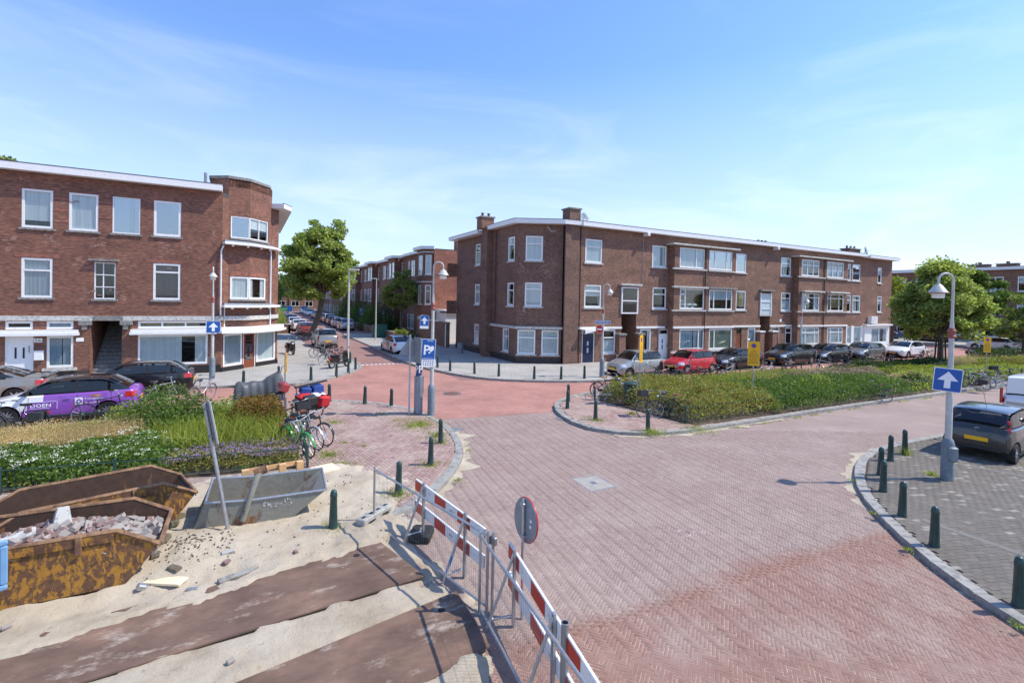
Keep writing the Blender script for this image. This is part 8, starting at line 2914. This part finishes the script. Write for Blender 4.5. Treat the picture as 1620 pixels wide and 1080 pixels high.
def low_fence(label, pts, h=.55, br=.0045, step=1.9):
    t = thing('garden_fence', label, 'fence', (pts[0][0], pts[0][1], .08))
    o = np.array(pts[0])
    P = [np.array(q) - o for q in pts]
    rails = []
    wires = MB()
    for a, b in zip(P, P[1:]):
        n = max(1, round(np.linalg.norm(b - a) / step))
        for k in range(0 if a is P[0] else 1, n + 1):
            q = a + (b - a) * k / n
            MB().box(q[0] - .03, q[0] + .03, q[1] - .03, q[1] + .03, -.05, h + .08, bev=.008).build('post', 'bollard_green', t)
        for z in (h, .12):
            MB().tube([(*a, z), (*b, z)], .012, 6).build('rail', 'bollard_green', t)
        m = int(np.linalg.norm(b - a) / .12)
        for k in range(1, m):
            q = a + (b - a) * k / m
            wires.tube([(*q, .1), (*q, h)], br, 4, caps=False)
    wires.build('bars', 'bollard_green', t, kind='stuff')
    return t


low_fence('low dark green fence between the skips and the left garden', [(-6.5, 14.95), (-4.65, 14.45), (1.4, 13.5), (1.42, 14.6)], .52)
low_fence('low dark green fence along the far side of the left garden', [(-9, 20.15), (-2.5, 20.4), (1.3, 20.2)], .5)
low_fence('low dark green fence along the front of the planted island', [(14.2, 13.6), (14.15, 12.75), (22, 12.72), (46, 12.3)], .6, .006)
low_fence('low dark green fence at the island tip behind the bicycles', [(13.7, 17.5), (14.5, 18.6), (18.2, 19.6), (40, 19.25)], .55)


def weeds():
    spots = [((681, 735), .45, 260, .09), ((697, 700), .35, 120, .12), ((630, 783), .4, 220, .16), ((665, 672), .9, 420, .18), ((690, 690), .6, 240, .16), ((520, 720), .5, 260, .12), ((540, 735), .7, 300, .08), ((530, 668), .45, 200, .08), ((650, 675), .6, 200, .1), ((605, 655), .5, 120, .05), ((630, 665), .7, 160, .05), ((575, 705), .2, 60, .04), ((545, 700), .3, 80, .05), ((530, 838), .3, 130, .13), ((515, 830), .2, 60, .1),
             ((945, 665), .5, 220, .1), ((1030, 685), .5, 180, .2), ((1000, 655), .3, 120, .15), ((930, 660), .4, 80, .05), ((1433, 719), .18, 90, .32), ((1474, 751), .2, 110, .14), ((1350, 760), .1, 20, .06), ((1380, 812), .1, 24, .08), ((1435, 868), .12, 40, .06), ((1610, 990), .1, 24, .1), ((1100, 677), 1.1, 420, .09), ((1040, 684), .6, 160, .08), ((740, 712), .2, 40, .05), ((725, 760), .25, 60, .08), ((560, 835), .25, 60, .07), ((905, 595), .4, 60, .06), ((955, 582), .3, 80, .12)]
    parts = []
    for (px, py), r, n, h in spots:
        x, y = G(px, py, .1)
        a, d = NR.uniform(0, 2 * PI, n), r * np.abs(NR.normal(0, .55, n))
        P = np.stack([x + d * np.cos(a), y + d * np.sin(a), np.full(n, .09)], 1)
        parts.append(blades(P, np.full(n, h), .012, .6, 2))
        m = n // 2
        Q = P[:m] + np.stack([np.zeros(m), np.zeros(m), NR.uniform(.01, h * .6, m)], 1)
        parts.append(leaf_quads(Q, np.full(m, .05), .4, .5))
    # tufts along the kerb of the island
    n = 2200
    t = NR.uniform(0, 1, n)
    k = (lumps(np.stack([t * 40, t * 0], 1), .8, 3.0) > .0)
    x = 13.5 + 34 * t
    y = np.interp(x, [13.5, 22, 41, 48], [11.9, 11.98, 11.62, 11.55]) - np.abs(NR.normal(0, .09, n))
    P = np.stack([x, y, np.full(n, -.01)], 1)[k]
    parts.append(blades(P, np.full(len(P), .09), .016, .7, 2))
    V, F = merge(parts)
    tag(np_mesh('weeds', V, F, 'leaf_light', None, 'stuff'), 'weeds and moss between paving, round bollards and along kerbs', 'weeds')


weeds()


# ---------------------------------------------------------------- trees
def tree(label, base, top, crown_c, crown_r, nclump, nleaf, size, mat, tr=.2, lean=(0, 0), group=None, clump_r=.75, name='street_tree', squash=1.0, seed=0):
    """trunk, limbs and a crown of leaf clumps; crown_c relative to the base"""
    r2 = random.Random(seed + 5)
    t = thing(name, label, 'tree', base, group=group)
    cc, cr = Vector(crown_c), Vector(crown_r)
    fork = Vector((lean[0], lean[1], cc.z - cr.z * .62))
    m = MB().tube([(0, 0, -.1), (0, 0, .25), fork * .5 + Vector((lean[0] * .1, 0, 0)), fork], [tr * 1.35, tr, tr * .85, tr * .7], 10)
    tk = m.build('trunk', 'bark', t, 60)
    cl = []
    while len(cl) < nclump:
        v = Vector((r2.gauss(0, 1), r2.gauss(0, 1), r2.gauss(0, 1))).normalized()
        rr = r2.uniform(.35, 1.0) ** .45
        k = 1 + .42 * noise.noise(v * 1.9 + Vector((seed, seed * 2, 1)))
        if v.z < -.8:
            continue
        cl.append(Vector((v.x * cr.x * (1 - .42 * max(0, v.z) - .12 * max(0, -v.z)), v.y * cr.y * (1 - .42 * max(0, v.z)), v.z * cr.z * (1.12 if v.z > 0 else 1))) * rr * k + cc)
    lm = MB()
    for i, c in enumerate(cl):
        if i % 3 == 0:
            mid = fork.lerp(c, .5) + Vector((r2.uniform(-.2, .2), r2.uniform(-.2, .2), r2.uniform(.1, .5)))
            lm.tube([fork * .92, mid, c], [tr * .38, tr * .2, .02], 5, caps=False)
    lm.build('limbs', 'bark', t, 60, kind='stuff')
    per = nleaf // nclump
    C = np.repeat(np.array([tuple(c) for c in cl]), per, axis=0)
    rad_ = np.repeat(np.array([clump_r * r2.uniform(.6, 1.25) for _ in cl]), per)
    d = NR.normal(size=(len(C), 3))
    d /= np.linalg.norm(d, axis=1)[:, None]
    d *= (rad_ * NR.uniform(.2, 1, len(C)) ** .5)[:, None]
    d[:, 2] *= .62
    V, F = leaf_quads(C + d, size, .45, .6)
    np_mesh('crown', V, F, mat, t)
    return t


b = place(492, 535, .1)
zt, zb = hgt_at(b, 500, 357), hgt_at(b, 500, 486)
cx = Vector(G(503, 535, .1) + (0,)) - Vector((b[0], b[1], 0))
tree('large linden with a broad uneven crown on the left of the side street', b, zt, (cx.x + .2, cx.y, (zt + zb) / 2), (3.4, 3.4, (zt - zb) / 2 * .95), 230, 44000, .29, 'leaf_tree', .33, (1.3, .8), clump_r=.8, seed=1)
b = place(1487, 577, .1)
zt, zb = hgt_at(b, 1487, 412), hgt_at(b, 1487, 540)
t = tree('round light green tree with a dark trunk guard behind the right hand lamp', b, zt, (0, 0, (zt + zb) / 2 - .45), (2.85, 2.85, (zt - zb) / 2 * 1.05), 200, 36000, .22, 'leaf_tree', .22, (0, 0), clump_r=.75, seed=2)
for k in range(4):
    a = k * PI / 2 + .5
    MB().tube([(.34 * math.cos(a), .34 * math.sin(a), 0), (.26 * math.cos(a), .26 * math.sin(a), 2.1)], .06, 6).build('tree_stake', 'dark_wood', t)
MB().ring(.3, .02, 16, 6, T=Matrix.Translation((0, 0, 1.8))).build('stake_tie', 'rubber', t)
b = place(1620, 556, .1)
zt, zb = hgt_at(b, 1620, 466), hgt_at(b, 1620, 550)
tree('green tree cut off by the right edge behind the white car', b, zt, (0, -1, (zt + zb) / 2), (4.2, 4.2, (zt - zb) / 2), 80, 15000, .3, 'leaf_linden', .2, seed=3)
tree('yellowish tree beyond the end of the right hand building', (73, 32.5, 0), 9, (0, 0, 5.6), (2.6, 3.4, 3.2), 60, 9000, .3, 'leaf_lime', .2, seed=4)
tree('thin dark trunked tree before the far apartment block', (78, 26, 0), 9, (0, 0, 6.0), (3.2, 3.6, 2.8), 60, 9000, .32, 'leaf_mid', .18, seed=14)
tree('small round tree in the terrace front garden at the side street corner', (15.2, 54.5, 0), 7, (0, 0, 5.0), (2.05, 2.05, 2.1), 60, 12000, .2, 'leaf_linden', .13, seed=5, clump_r=.6)
for k, (x, y, r, h, m, lab) in enumerate([(14.6, 57.5, 1.3, 2.1, 'leaf_dark', 'dark bush under the small round tree of the terrace gardens'), (15.0, 61.5, 1.8, 4.4, 'leaf_dark', 'tall dark bush left of the small round tree'), (14.4, 66, 1.8, 3.6, 'leaf_mid', 'mid green bush behind the blue parking sign'), (14.8, 71, 1.9, 4.4, 'leaf_dark', 'dark tall bush behind the straight lamp post'),
                                          (14.5, 77, 1.9, 3.4, 'leaf_mid', 'green bush in the fourth terrace front garden'), (14.8, 83, 2.2, 4.6, 'leaf_dark', 'dark bush farther down the terrace gardens'), (15, 90, 2.5, 4.2, 'leaf_linden', 'last green bush of the terrace gardens'), (14.3, 52.0, .8, 1.15, 'leaf_light', 'low hedge bush at the yard wall corner'), (14.6, 49.8, .8, 1.0, 'leaf_linden', 'low bush before the terrace corner bay')]):
    shrub('garden_bush', lab, 'bush', x, y, r, h, 4200, .16, m, z0=0, group='bushes in the terrace front gardens')
for k, (x, y, r, h, lab) in enumerate([(3.5, 63, .9, 1.6, 'light green hedge bush over the low wall past the shop corner'), (3.4, 66.5, 1.1, 2.2, 'second light green bush past the shop corner'), (3.3, 71, 1.2, 2.6, 'third light green bush past the shop corner')]):
    shrub('garden_bush', lab, 'bush', x, y, r, h, 2600, .14, 'leaf_light', z0=.2, group='bushes on the left of the side street')
for k, (x, y, z, r, m, lab) in enumerate([(4, 152, 7, 5, 'leaf_dark', 'distant dark tree left at the end of the side street'), (11, 165, 7.5, 5, 'leaf_mid', 'distant tree in the middle at the end of the side street'), (19, 158, 7, 5.5, 'leaf_dark', 'distant dark tree right at the end of the side street'), (-3, 140, 6.5, 5, 'leaf_mid', 'distant tree half hidden by the left building corner'), (2.0, 112, 5.5, 3.4, 'leaf_dark', 'dark tree on the left halfway down the side street'), (1.8, 92, 4.5, 2.8, 'leaf_dark', 'small dark tree on the left of the side street behind the linden')]):
    tree(lab, (x, y, 0), z + r, (0, 0, z - 1), (r, r, r * .85), 50, 6000, .5, m, .3, seed=20 + k, clump_r=1.3, group='trees at the end of the side street')
for k, (px, py, lab) in enumerate(((8, 238, 'tree top showing over the left roof at the picture edge'), (62, 252, 'twig of a tree showing over the left roof'))):
    d = CM.T @ np.array([(px - 810) / FPX, (py - CY) / FPX, 1.0])
    s = 52 / d[1]
    z = CAM_H + d[2] * s
    tree(lab, (d[0] * s, 52, 0), z, (0, 0, z - 1.5), (.5 if k else .8, .8, 1.2), 22, 420, .3, 'leaf_linden', .2, seed=30 + k, clump_r=.35, group='tree tops behind the left roof')
